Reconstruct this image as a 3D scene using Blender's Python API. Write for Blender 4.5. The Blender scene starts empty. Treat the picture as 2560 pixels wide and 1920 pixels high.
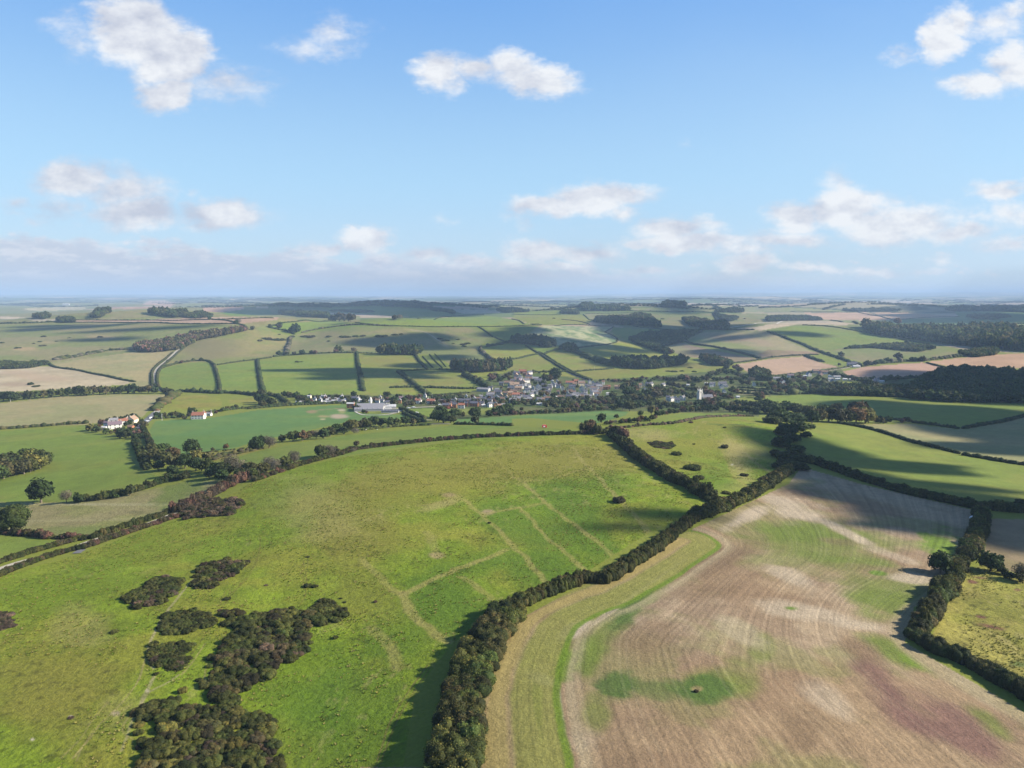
import bpy, math, random
import numpy as np
from mathutils import Vector, Matrix
random.seed(7); np.random.seed(7)
C = bpy.context.scene.collection
sc = bpy.context.scene
R = math.radians

# ------------------------------------------------------------------ camera
ZC = 190.0                      # height of the drone above the valley datum
F0 = 1828.0                     # focal length in photo pixels (2560 wide)
TH = math.atan(224 / 1828.0)    # downward pitch
cam = bpy.data.cameras.new('camera'); cam_o = bpy.data.objects.new('camera', cam); C.objects.link(cam_o)
cam.sensor_width = 36.0; cam.lens = 36.0 * F0 / 2560.0
cam.clip_start = 1.0; cam.clip_end = 120000.0
cam_o.location = (0, 0, ZC); cam_o.rotation_euler = (math.pi / 2 - TH, 0, 0)
sc.camera = cam_o

# ------------------------------------------------------------------ light
SUN_EL, SUN_AZ = 29.0, 93.0     # azimuth from the view direction (+Y) towards +X
sun = bpy.data.lights.new('sun', 'SUN'); sun.energy = 5.0; sun.angle = R(0.53); sun.color = (1.0, 0.91, 0.78)
sun_o = bpy.data.objects.new('sun', sun); C.objects.link(sun_o)
sdir = Vector((math.cos(R(SUN_EL)) * math.sin(R(SUN_AZ)), math.cos(R(SUN_EL)) * math.cos(R(SUN_AZ)), math.sin(R(SUN_EL))))
sun_o.rotation_euler = sdir.to_track_quat('Z', 'Y').to_euler()
sun_o.location = (0, 0, 400)

vs = sc.view_settings
sc.display_settings.display_device = 'sRGB'
vs.view_transform = 'Standard'; vs.look = 'None'; vs.exposure = 1.50; vs.gamma = 1.0; vs.use_curve_mapping = False
cy = sc.cycles
cy.max_bounces = 5; cy.diffuse_bounces = 2; cy.glossy_bounces = 1; cy.transmission_bounces = 2
cy.volume_bounces = 1; cy.transparent_max_bounces = 40
cy.use_denoising = True
cy.sample_clamp_indirect = 4.0
cy.caustics_reflective = False; cy.caustics_refractive = False

# ------------------------------------------------------------------ sky
def pix_dir(px, py):
    u = px - 1280.0; v = 960.0 - py
    return u, F0 * math.cos(TH) + v * math.sin(TH), -F0 * math.sin(TH) + v * math.cos(TH)

class NT:
    def __init__(s, tree): s.t = tree; s.n = tree.nodes; s.l = tree.links
    def node(s, ty, **kw):
        n = s.n.new(ty)
        for k, v in kw.items(): setattr(n, k, v)
        return n
    def put(s, sock, v):
        if v is None: return
        if hasattr(v, 'is_output'): s.l.new(v, sock)
        else:
            if isinstance(v, (tuple, list)) and len(v) == 3 and sock.type == 'RGBA': v = (*v, 1)
            sock.default_value = v
    def m(s, op, a=None, b=None, c=None, clamp=False):
        n = s.node('ShaderNodeMath', operation=op, use_clamp=clamp)
        for i, v in enumerate((a, b, c)): s.put(n.inputs[i], v)
        return n.outputs[0]
    def vm(s, op, a=None, b=None, c=None, out=0):
        n = s.node('ShaderNodeVectorMath', operation=op)
        for i, v in enumerate((a, b, c)):
            if v is not None: s.put(n.inputs[i], v)
        return n.outputs[out]
    def mix(s, f, a, b, blend='MIX'):
        n = s.node('ShaderNodeMix', data_type='RGBA', blend_type=blend)
        s.put(n.inputs[0], f); s.put(n.inputs[6], a); s.put(n.inputs[7], b)
        return n.outputs[2]
    def noise(s, vec, scale, detail=4, rough=0.55, dist=0.0, out=0):
        n = s.node('ShaderNodeTexNoise'); s.put(n.inputs['Vector'], vec)
        n.inputs['Scale'].default_value = scale; n.inputs['Detail'].default_value = detail
        n.inputs['Roughness'].default_value = rough; n.inputs['Distortion'].default_value = dist
        return n.outputs[out]
    def mr(s, v, a, b, c=0.0, d=1.0, smooth=True):
        n = s.node('ShaderNodeMapRange'); n.interpolation_type = 'SMOOTHSTEP' if smooth else 'LINEAR'
        for i, q in enumerate((v, a, b, c, d)): s.put(n.inputs[i], q)
        return n.outputs[0]

world = bpy.data.worlds.new('World'); sc.world = world; world.use_nodes = True
W = NT(world.node_tree); W.n.clear()
bg = W.node('ShaderNodeBackground'); wo = W.node('ShaderNodeOutputWorld'); W.l.new(bg.outputs[0], wo.inputs[0])
SKY_STRENGTH = 0.07
bg.inputs[1].default_value = SKY_STRENGTH
sky = W.node('ShaderNodeTexSky'); sky.sky_type = 'NISHITA'; sky.sun_disc = False
sky.sun_elevation = R(SUN_EL); sky.sun_rotation = R(SUN_AZ)
sky.altitude = 200; sky.air_density = 1.0; sky.dust_density = 0.6; sky.ozone_density = 2.0
tc = W.node('ShaderNodeTexCoord'); D = tc.outputs['Generated']
sep = W.node('ShaderNodeSeparateXYZ'); W.l.new(D, sep.inputs[0])
dx, dy, dz = sep.outputs
yy = W.m('MAXIMUM', dy, 0.08)
u_ = W.m('DIVIDE', dx, yy); v_ = W.m('DIVIDE', dz, yy)
cmb = W.node('ShaderNodeCombineXYZ'); W.put(cmb.inputs[0], u_); W.put(cmb.inputs[1], v_)
uv = cmb.outputs[0]
st = W.vm('MULTIPLY', uv, (1.0, 1.75, 1.0))
w1 = W.noise(st, 5.0, 5, 0.6, out=1); w2 = W.noise(st, 20.0, 8, 0.7, out=1)
warp = W.vm('ADD', W.vm('MULTIPLY', W.vm('SUBTRACT', w1, (.5, .5, .5)), (0.085, 0.05, 0)),
            W.vm('MULTIPLY', W.vm('SUBTRACT', w2, (.5, .5, .5)), (0.045, 0.030, 0)))
uvw = W.vm('ADD', uv, warp)
# clouds in view: centre (photo px), radii, strength
CL = [(320,40,85,62,1.0),(370,95,110,62,1.0),(425,150,90,55,1.0),(415,225,62,40,1.0),(465,110,50,55,1.),
      (560,205,110,45,.45),(790,120,85,30,.33),(840,85,60,40,.30),(200,105,60,50,.3),
      (1105,185,60,52,.85),(1190,175,60,34,.75),(1265,165,70,38,.9),(1345,205,75,36,.9),(1290,190,80,34,.8),
      (2355,95,55,62,1.0),(2390,50,45,40,.8),(2480,50,75,32,.5),(2540,20,50,30,.5),(2520,150,55,45,.8),(2450,220,85,30,.85),(2555,180,50,50,.9),(2250,140,40,16,.3),
      (190,450,85,42,.9),(310,480,110,52,.65),(330,530,95,36,.8),(150,515,50,30,.45),(560,538,110,34,.85),(35,505,45,20,.4),(95,545,20,14,.3),(492,490,22,12,.3),
      (1370,520,95,26,1.0),(1480,500,95,36,1.0),(1560,490,80,26,.75),(1560,535,50,20,.5),(1690,370,24,20,.25),
      (820,612,52,16,.7),(920,598,62,24,.95),(970,645,42,20,.9),(1110,555,28,10,.25),(760,622,25,12,.3),
      (1345,625,100,24,.8),(1470,625,80,22,.7),(1320,560,20,18,.25),(1440,640,60,18,.6),
      (1700,575,95,24,.75),(1720,605,150,18,.8),(1820,612,60,20,.5),
      (1880,625,90,18,.5),(1960,600,120,22,.65),(1990,540,75,40,.9),(2110,520,100,46,1.0),(2110,470,45,45,.4),(2200,570,110,32,.9),
      (2290,555,120,35,.7),(2400,580,110,22,.75),(2500,480,70,20,.7),(2540,545,60,40,.55),(2550,610,110,16,.6),(2450,545,60,18,.35),
      (1400,670,60,14,.7),(1620,675,60,10,.6),(1870,660,60,22,.9),(2030,668,80,10,.6),(2190,672,75,10,.6),(2350,640,30,14,.4),(2300,670,50,9,.4),(1080,640,60,20,.6),(1180,650,70,20,.6),(1260,655,60,20,.6)]
acc = None
for (cx, cyy, rx, ry, s_) in CL:
    a, b, c = pix_dir(cx, cyy)
    kk = 1.0 / b
    d = W.vm('MULTIPLY', W.vm('SUBTRACT', uvw, (a * kk, c * kk, 0)), (1 / (rx * 1.5 * kk), 1 / (ry * 1.5 * kk), 0))
    ln = W.vm('LENGTH', d, out=1)
    v = W.m('MULTIPLY_ADD', ln, -s_, s_)
    acc = v if acc is None else W.m('MAXIMUM', acc, v)
n1 = W.noise(st, 11.0, 7, 0.6); n2 = W.noise(st, 38.0, 8, 0.68)
nn = W.m('ADD', W.m('MULTIPLY', W.m('SUBTRACT', n1, 0.5), 0.8), W.m('MULTIPLY', W.m('SUBTRACT', n2, 0.5), 0.42))
body = W.m('ADD', acc, nn)
# clouds outside the frame: an even scatter of the same sort
hz = W.m('ADD', W.m('MAXIMUM', dz, 0.0), 0.12)
cm2 = W.node('ShaderNodeCombineXYZ'); W.put(cm2.inputs[0], W.m('DIVIDE', dx, hz)); W.put(cm2.inputs[1], W.m('DIVIDE', dy, hz))
gn = W.noise(cm2.outputs[0], 0.9, 7, 0.6)
outside = W.m('MAXIMUM', W.m('MAXIMUM', W.mr(W.m('ABSOLUTE', u_), 0.74, 0.95), W.mr(v_, 0.43, 0.6)), W.mr(dy, 0.25, 0.15))
gen = W.m('MULTIPLY', W.mr(gn, 0.62, 0.80, 0.0, 0.7), outside)
m_cl = W.m('MAXIMUM', W.m('MULTIPLY', W.mr(body, 0.0, 0.56), 0.96), gen)
lit = W.noise(W.vm('ADD', st, (-0.012, -0.03, 0)), 11.0, 6, 0.6)
shade = W.m('ADD', W.m('MULTIPLY', W.m('SUBTRACT', n1, lit), 3.0), 0.50)
shade = W.m('ADD', shade, W.m('MULTIPLY', W.m('MINIMUM', W.m('MAXIMUM', u_, -0.7), 0.7), 0.38))
shade = W.m('ADD', shade, W.m('MULTIPLY', W.m('MINIMUM', W.m('MAXIMUM', v_, 0.0), 0.5), 0.75))
shade = W.m('ADD', shade, W.m('MULTIPLY', W.m('SUBTRACT', n2, 0.5), 0.5), clamp=True)
k = 2 ** -1.50 / SKY_STRENGTH
ccol = W.mix(shade, (0.56 * k, 0.60 * k, 0.71 * k), (0.92 * k, 0.94 * k, 0.97 * k))
# low bank of distant cloud along the horizon, with puffed tops
bn = W.noise(W.vm('MULTIPLY', uv, (1.0, 2.2, 1)), 11.0, 6, 0.62)
bn2 = W.noise(W.vm('MULTIPLY', uv, (1.0, 2.4, 1)), 34.0, 5, 0.62)
top = W.m('MULTIPLY_ADD', u_, -0.050, 0.046)
top = W.m('ADD', top, W.m('MULTIPLY', W.m('SUBTRACT', bn, 0.5), 0.085))
top = W.m('ADD', top, W.m('MULTIPLY', W.m('SUBTRACT', bn2, 0.5), 0.032))
edge = W.m('SUBTRACT', top, v_)
bank = W.m('MULTIPLY', W.mr(edge, -0.003, 0.016), W.mr(u_, -0.1, 0.65, 0.92, 0.35))
rows_ = W.m('MULTIPLY', W.mr(W.noise(W.vm('MULTIPLY', uv, (1.0, 4.0, 1)), 16.0, 6, 0.65), 0.47, 0.62), W.mr(v_, 0.012, 0.04))
bshade = W.m('ADD', W.m('MULTIPLY', rows_, 0.55), W.m('MULTIPLY', W.m('MULTIPLY', W.mr(edge, 0.022, 0.002), W.mr(bn2, 0.40, 0.62)), 0.8), clamp=True)
bankc = W.mix(W.mr(v_, 0.0, 0.06), (0.52 * k, 0.61 * k, 0.78 * k), (0.58 * k, 0.64 * k, 0.76 * k))
bankc = W.mix(W.mr(u_, -0.4, 0.75), bankc, (0.64 * k, 0.72 * k, 0.83 * k))
bankc = W.mix(bshade, bankc, (0.84 * k, 0.85 * k, 0.90 * k))
# broken small cumulus above the bank on the sunny side
sc2 = W.m('ADD', W.m('MULTIPLY', W.m('SUBTRACT', bn, 0.5), 1.3), W.m('MULTIPLY', W.m('SUBTRACT', bn2, 0.5), 0.7))
band = W.m('MULTIPLY', W.mr(v_, 0.012, 0.03), W.mr(v_, 0.10, 0.05))
puff_ = W.m('MULTIPLY', W.m('MULTIPLY', W.mr(sc2, 0.06, 0.24), band), W.mr(u_, -0.3, 0.1))
bank = W.m('MAXIMUM', bank, W.m('MULTIPLY', puff_, 0.8))
bankc = W.mix(W.m('MULTIPLY', puff_, 0.75), bankc, (0.80 * k, 0.81 * k, 0.87 * k))
# clear air: the physical sky, softened towards the pale blue of a hazy autumn noon
vz = W.m('MAXIMUM', dz, 0.0)
g1 = W.mix(W.mr(vz, 0.0, 0.16), (0.50 * k, 0.66 * k, 0.86 * k), (0.42 * k, 0.69 * k, 0.95 * k))
g2 = W.mix(W.mr(vz, 0.12, 0.42), g1, (0.155 * k, 0.41 * k, 0.90 * k))
g3 = W.mix(W.mr(vz, 0.40, 1.0), g2, (0.06 * k, 0.18 * k, 0.55 * k))
skyc = W.mix(0.78, sky.outputs[0], g3)
veil = W.m('MULTIPLY', W.mr(u_, -0.1, 0.8), W.mr(W.noise(st, 2.2, 4, .5), 0.25, 0.8))
skyc = W.mix(W.m('MULTIPLY', veil, 0.45), skyc, (0.52 * k, 0.72 * k, 0.95 * k))
c1 = W.mix(m_cl, skyc, ccol)
c2 = W.mix(bank, c1, bankc)
W.put(bg.inputs[0], c2)

# ------------------------------------------------------------------ terrain
TILES = {'a': (0, 700, .28933), 'b': (640, 700, .28933), 'c': (1280, 700, .28933), 'd': (1920, 700, .28933),
         'e': (0, 1080, .38563), 'f': (853, 1080, .38563), 'g': (1706, 1080, .38608),
         'h': (0, 1440, .38563), 'i': (853, 1440, .38563), 'j': (1706, 1440, .38608),
         'p': (740, 900, .1085), 'q': (980, 900, .1085), 'r': (1220, 900, .1085), 's': (1460, 900, .1085), 't': (1700, 900, .1085),
         'u': (1920, 880, .18083), 'v': (200, 1000, .18083), 'w': (2250, 1250, .1507), 'k': (1280, 1075, .57866),
         'x': (0, 725, .38563), 'y': (853, 725, .38563), 'z': (1706, 725, .38608), 'n': (0, 0, 1.0)}
def P(s, t0='n'):
    """photo points from a survey string: a letter names the crop, x,y follow"""
    out = []; t = t0
    for w in s.split():
        if w in TILES: t = w; continue
        x, y = w.split(',')[:2]; o = TILES[t]
        out.append((o[0] + float(x) * o[2], o[1] + float(y) * o[2]))
    return out

def tan_py(py):
    v = 960.0 - py
    return (F0 * math.sin(TH) - v * math.cos(TH)) / (F0 * math.cos(TH) + v * math.sin(TH))

FAR = [(10000, 755), (15000, 748.5), (30000, 741.5)]
PROF = {
 -.76: [(60, -100), (150, 1920), (215, 1600), (270, 1440), (330, 1350), (440, 1250), (590, 1150), (790, 1070), (1150, 980), (1500, 920), (2000, 868), (2450, 832), (2800, 811), (3200, -128), (3800, 799), (5500, 780), (8000, 765), (13000, 750), (20000, 745), (32000, 738)],
 -.5: [(60, -100), (150, 1920), (240, 1500), (320, 1350), (400, 1250), (480, 1180), (640, 1100), (790, 1060), (1150, 980), (1500, 920), (1900, 872), (2350, 830), (2900, 802), (3500, 795), (4300, -125), (5500, 775), (8000, 763), (13000, 750), (20000, 745), (32000, 738)],
 -.25: [(60, -99), (150, 1920), (240, 1500), (330, 1300), (400, 1200), (490, 1130), (570, 1100), (740, 1060), (1050, 1000), (1260, 960), (1520, 920), (1750, 890), (2200, 851), (2600, 822), (2950, 807), (3400, 797), (5000, 779), (7000, 764), (9000, 760), (14000, 749), (32000, 741)],
 0.: [(60, -96), (140, 1920), (235, 1500), (330, 1300), (410, 1200), (560, 1085), (720, 1045), (950, 1020), (1120, 995), (1500, 930), (1900, 880), (2250, 850), (2700, 820), (3000, 806), (3800, 790), (5200, 775), (7000, 765)] + FAR,
 .25: [(60, -96), (140, 1920), (235, 1500), (330, 1300), (400, 1200), (500, 1120), (620, 1040), (700, -116), (850, -141), (1000, 1020), (1150, 985), (1450, 940), (1800, 900), (2250, 862), (2700, 835), (3200, 810), (4000, 790), (5500, 772), (7500, 763), (12000, 750), (20000, 742), (32000, 733)],
 .5: [(60, -97), (145, 1920), (215, 1600), (285, 1400), (340, 1300), (440, 1200), (520, 1150), (620, 1100), (740, 1060), (930, 1020), (1100, 995), (1400, 945), (1800, 905), (2200, 870), (2600, 838), (3100, 812), (4000, 790), (5200, 775), (7500, 765), (12000, 750), (20000, 742), (32000, 731)],
 .76: [(60, -98), (150, 1920), (195, 1700), (270, 1450), (370, 1300), (560, 1150), (720, 1080), (960, 1020), (1150, 980), (1450, 930), (1900, 882), (2300, 850), (2700, 830), (3600, 800), (5000, 780), (6500, 768), (8000, -117), (12000, 752), (20000, 742), (32000, 731)]}
LD0, LD1, NL = math.log(20), math.log(60000), 700
ld = np.linspace(LD0, LD1, NL)
cols = sorted(PROF); Z = []
for c in cols:
    ds, zs = [], []
    for d, p in PROF[c]:
        ds.append(math.log(d)); zs.append(float(p) if p < 0 else -d * tan_py(p))
    Z.append(np.interp(ld, ds, zs))
Z = np.array(Z)
NA = 153; ag = np.linspace(-.76, .76, NA)
# smooth cubic across the columns
G = np.zeros((NA, NL)); cc = np.array(cols)
for i, a in enumerate(ag):
    j = min(max(np.searchsorted(cc, a) - 1, 0), len(cc) - 2)
    t = (a - cc[j]) / (cc[j + 1] - cc[j])
    p0 = Z[max(j - 1, 0)]; p1 = Z[j]; p2 = Z[j + 1]; p3 = Z[min(j + 2, len(cc) - 1)]
    G[i] = p1 + .5 * t * (p2 - p0 + t * (2 * p0 - 5 * p1 + 4 * p2 - p3 + t * (3 * (p1 - p2) + p3 - p0)))
def blur(A, ax, s):
    kx = np.arange(-int(3 * s), int(3 * s) + 1); kk = np.exp(-kx ** 2 / (2 * s * s)); kk /= kk.sum()
    pad = [(0, 0), (0, 0)]; pad[ax] = (len(kx) // 2,) * 2
    B = np.pad(A, pad, mode='edge'); out = np.zeros_like(A)
    for q, w in enumerate(kk):
        out += w * (B[q:q + A.shape[0], :] if ax == 0 else B[:, q:q + A.shape[1]])
    return out
G = blur(blur(G, 1, 6.0), 0, 4.0)

def hsh(i, j, s):
    n = (i.astype(np.int64) * 374761393 + j.astype(np.int64) * 668265263 + s * 1442695041) & 0xffffffff
    n = ((n ^ (n >> 13)) * 1274126177) & 0xffffffff
    return ((n ^ (n >> 16)) & 0xffff) / 65535.0
def vnoise(x, y, s=0):
    xi = np.floor(x); yi = np.floor(y); fx = x - xi; fy = y - yi
    fx = fx * fx * fx * (fx * (fx * 6 - 15) + 10); fy = fy * fy * fy * (fy * (fy * 6 - 15) + 10)
    a = hsh(xi, yi, s); b = hsh(xi + 1, yi, s); c = hsh(xi, yi + 1, s); d = hsh(xi + 1, yi + 1, s)
    return (a * (1 - fx) + b * fx) * (1 - fy) + (c * (1 - fx) + d * fx) * fy
def fbm(x, y, sc_, s=0, o=4, g=.5):
    r = 0; am = 1; tot = 0; x = x / sc_; y = y / sc_
    for k_ in range(o):
        r = r + am * vnoise(x + 17.3 * k_, y - 9.1 * k_, s + k_ * 7); tot += am; am *= g
        x, y = 1.62 * x + 1.17 * y, -1.17 * x + 1.62 * y
    return r / tot

def smooth(a, b, x):
    t = np.clip((x - a) / (b - a), 0, 1); return t * t * (3 - 2 * t)

HILLS = [  # broad downland shoulders and hollows: x, y, rx, ry, height
 (-860, 2350, 420, 330, 45), (-330, 2450, 330, 260, 45), (-620, 2300, 110, 420, -24), (490, 2500, 230, 330, -36), (815, 2520, 340, 300, 39), (1350, 2750, 420, 260, 33), (120, 2550, 240, 260, 30),
 (-1500, 2900, 500, 300, 39), (-930, 5300, 900, 380, 63), (700, 4300, 600, 320, 36), (2600, 5600, 900, 420, 24), (-2200, 4600, 700, 380, 45), (130, 470, 60, 80, -5), (-60, 430, 160, 120, 4)]
def terr(x, y):
    x = np.asarray(x, float); y = np.asarray(y, float)
    th = np.arctan2(x, y); tl = math.atan(.76)
    a = np.tan(np.clip(th, -tl, tl))
    r = np.hypot(x, y)
    Dd = np.maximum(r * np.cos(np.minimum(np.abs(th), tl)), 20.5)
    fi = (a + .76) / 1.52 * (NA - 1); fj = (np.log(Dd) - LD0) / (LD1 - LD0) * (NL - 1)
    i = np.clip(fi.astype(int), 0, NA - 2); j = np.clip(fj.astype(int), 0, NL - 2)
    u = fi - i; v = np.clip(fj - j, 0, 1)
    z = (G[i, j] * (1 - u) + G[i + 1, j] * u) * (1 - v) + (G[i, j + 1] * (1 - u) + G[i + 1, j + 1] * u) * v
    back = smooth(tl, 1.7, np.abs(th))
    z = z * (1 - back) + back * (-98 - 30 * smooth(200, 1500, r))
    # rolling downland away from the surveyed foreground
    amp = smooth(1300, 2600, r)
    z = z + amp * (fbm(x, y, 850, 3, 3) - .5) * 46 * (1 + .4 * smooth(3000, 7000, r))
    z = z + smooth(3500, 9000, r) * (fbm(x, y, 2600, 11, 3) - .5) * 80
    z = z + (fbm(x, y, 130, 5, 2) - .5) * 3.0 * smooth(120, 500, r)
    for hx, hy, rx, ry, h in HILLS:
        z = z + h * np.exp(-((x - hx) / rx) ** 2 - ((y - hy) / ry) ** 2)
    return z + ZC

_dd = np.exp(np.linspace(math.log(70), math.log(45000), 1300))
def unproject(pts):
    """photo points -> points on the ground"""
    pts = np.asarray(pts, float).reshape(-1, 2)
    u = pts[:, 0] - 1280; v = 960 - pts[:, 1]
    den = F0 * math.cos(TH) + v * math.sin(TH)
    a = u / den; t = (F0 * math.sin(TH) - v * math.cos(TH)) / den
    out = np.zeros((len(pts), 3))
    for s in range(0, len(pts), 2000):
        A = a[s:s + 2000, None]; T = t[s:s + 2000, None]
        X = A * _dd; Y = np.broadcast_to(_dd, X.shape)
        g = ZC - T * _dd - terr(X, Y)
        hit = g <= 0
        k_ = np.where(hit.any(1), hit.argmax(1), len(_dd) - 1); k_ = np.maximum(k_, 1)
        r_ = np.arange(len(k_))
        g0 = g[r_, k_ - 1]; g1 = g[r_, k_]
        w = np.clip(g0 / np.where(np.abs(g0 - g1) < 1e-9, 1, g0 - g1), 0, 1)
        dd = _dd[k_ - 1] + w * (_dd[k_] - _dd[k_ - 1])
        out[s:s + 2000, 0] = A[:, 0] * dd; out[s:s + 2000, 1] = dd
    out[:, 2] = terr(out[:, 0], out[:, 1])
    return out
def project(x, y, z):
    X = x; Yf = y * math.cos(TH) - (z - ZC) * math.sin(TH); U = y * math.sin(TH) + (z - ZC) * math.cos(TH)
    Yf = np.maximum(Yf, 1e-3)
    return 1280 + F0 * X / Yf, 960 - F0 * U / Yf
def at(s): return unproject(P(s))

def tag(o, label=None, cat=None, group=None, kind=None):
    if label: o['label'] = label
    if cat: o['category'] = cat
    if group: o['group'] = group
    if kind: o['kind'] = kind
    return o
def link(name, data, parent=None, loc=None, rot=None, scl=None):
    o = bpy.data.objects.new(name, data); C.objects.link(o)
    if parent is not None: o.parent = parent
    if loc is not None: o.location = loc
    if rot is not None: o.rotation_euler = rot
    if scl is not None: o.scale = scl
    return o
def np_mesh(name, V, Fq, mats=(), smooth_=False, attrs=None):
    """mesh from arrays; Fq (n,3) or (n,4)"""
    V = np.asarray(V, np.float32); Fq = np.asarray(Fq, np.int32)
    me = bpy.data.meshes.new(name); n = len(Fq); k_ = Fq.shape[1]
    me.vertices.add(len(V)); me.vertices.foreach_set('co', V.ravel())
    me.loops.add(n * k_); me.loops.foreach_set('vertex_index', Fq.ravel())
    me.polygons.add(n); me.polygons.foreach_set('loop_start', np.arange(0, n * k_, k_, dtype=np.int32))
    if smooth_: me.polygons.foreach_set('use_smooth', np.ones(n, bool))
    for nm, (ty, dom, arr) in (attrs or {}).items():
        at_ = me.attributes.new(nm, ty, dom)
        at_.data.foreach_set({'FLOAT': 'value', 'FLOAT_COLOR': 'color', 'FLOAT_VECTOR': 'vector'}[ty], np.asarray(arr, np.float32).ravel())
    for m_ in mats: me.materials.append(m_)
    me.update(calc_edges=True)
    return me
# ------------------------------------------------------------------ ground and fields
# kind: base colour (real surface albedo), second colour for patches, patch scale m, grain strength
GK = {
 'lush':    ((.150, .205, .030), (.175, .208, .034), 60, .30),
 'crop':    ((.098, .182, .044), (.125, .195, .042), 80, .22),
 'pasture': ((.185, .212, .030), (.212, .200, .042), 55, .35),
 'hill':    ((.152, .214, .014), (.192, .206, .024), 38, .5),
 'down':    ((.170, .190, .055), (.222, .196, .082), 90, .30),
 'pale':    ((.215, .225, .072), (.250, .225, .105), 40, .40),
 'stubble': ((.300, .262, .128), (.250, .245, .110), 60, .25),
 'straw':   ((.460, .375, .245), (.370, .300, .190), 70, .22),
 'plough':  ((.440, .290, .185), (.370, .240, .150), 90, .20),
 'soil':    ((.270, .195, .120), (.215, .170, .085), 60, .30),
 'stripe':  ((.330, .320, .165), (.110, .165, .060), 40, .35),
 'rough':   ((.075, .105, .022), (.110, .110, .040), 30, .50),
 'arable':  ((.300, .222, .122), (.220, .200, .062), 38, .45),
 'ochre':   ((.262, .245, .058), (.215, .222, .040), 22, .55),
 'farland': ((.140, .160, .060), (.240, .205, .105), 300, .2),
}
FIELDS = []
def F(kind, label, s): FIELDS.append((kind, label, P(s)))
# --- far country, farthest first
F('down', 'olive grass downland on the far plateau at the skyline', 'n -900,752 -900,818 n 900,812 n 900,752')
F('straw', 'pale straw field on the far western plateau near the white barn', 'a 195,245 560,232 740,235 720,255 270,268')
F('plough', 'pinkish tan strip field on the far western plateau', 'a 740,255 960,235 1480,222 1480,240 960,255')
F('plough', 'tan field at the skyline behind the western valley', 'a 1280,180 1400,175 1530,200 1480,222 1230,215')
F('straw', 'pale stubble patch at the far western edge below the plateau', 'a -200,315 150,318 240,330 100,335 -200,335')
F('straw', 'small cream stubble patch beside the dark copse above the green down', 'a 230,335 500,335 505,350 330,362')
F('plough', 'long pinkish tan strip of bare land along the ridge above the western down', 'a 640,345 1150,348 1180,345 1850,322 2212,320 b 200,320 b 180,345 a 2212,362 2080,380 1100,368 650,368')
F('plough', 'small pink ploughed field on the far blue slope', 'a 1760,235 2100,228 2110,255 1900,280 1760,270')
F('crop', 'blue green field beside the small pink ploughed field', 'a 1900,280 2110,262 2212,258 b 120,262 b 150,300 a 2000,312')
F('pale', 'pale rounded meadow between two far blue copses', 'a 1165,345 1300,310 1400,315 1420,330 1300,345')
F('down', 'smooth green meadow in the far western valley', 'a 860,330 900,290 1000,250 1280,250 1300,300 1180,345')
F('straw', 'thin cream stubble strip at the far left of the blue ridge', 'b 0,225 100,228 110,245 0,245')
F('straw', 'long cream stubble strip below the blue shaded ridge', 'b 520,290 700,283 1190,312 1180,328 800,305')
F('pale', 'thin pale grass strip above the cream stubble strip', 'b 260,255 600,265 650,275 300,275')
F('lush', 'blue shaded grass slope of the far central ridge', 'b 560,235 900,225 1200,212 1400,215 1720,290 1450,325 1180,310 700,280')
F('plough', 'far brown field right of the blue shaded ridge', 'b 1500,225 2212,225 2212,248 1700,252')
F('straw', 'pale pinkish stubble field right of the blue shaded ridge', 'b 1680,255 2100,250 2110,285 1780,290')
F('pale', 'pale distant field left of the dark far plantation', 'c -200,215 480,212 620,240 300,262 -200,262')
F('straw', 'distant pale fields on the central plain', 'c 860,205 1900,198 2212,212 2212,235 1500,222 900,232')
F('pale', 'broad pale green field below the central plain', 'c 850,240 1400,228 2212,225 d 830,275 c 1900,275 c 900,258')
F('lush', 'pale green field strip below the far dark plantation', 'c 0,270 420,268 430,298 200,300 30,295')
F('down', 'olive field above the blue wood on the middle ridge', 'c 620,300 660,290 1060,285 1040,320 700,350')
F('down', 'pale green field between the two blue woods', 'c 1180,290 1740,290 1760,350 1640,340 1500,330 1480,350 1620,425 1300,412 1210,330')
F('down', 'scrubby sloping field with small bushes right of the blue woods', 'c 1760,290 d 0,290 d 0,350 c 1880,415 c 1860,370 c 1800,345')
F('pale', 'pale strip field with a thin hedge below the far plain', 'd 0,232 200,238 850,272 900,282 0,272')
F('plough', 'reddish ploughed field on the far eastern ridge', 'd 300,283 850,280 1080,345 700,352 500,345')
F('plough', 'brown ploughed field part in shade on the far eastern ridge', 'd 880,280 1200,282 1660,318 1100,345')
F('crop', 'blue green shaded field below the far eastern wood', 'd 1180,340 1650,320 1600,262 2300,262 2300,388 1000,388')
F('down', 'narrow grass strip under the reddish ploughed field', 'd 500,348 1080,350 1180,340 1000,390 770,378')
F('straw', 'curving cream stubble strip beside the far white track', 'd -30,385 330,350 500,350 770,380 640,392 250,385 0,425 c 2150,440 c 1900,425 c 2180,395')
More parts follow.
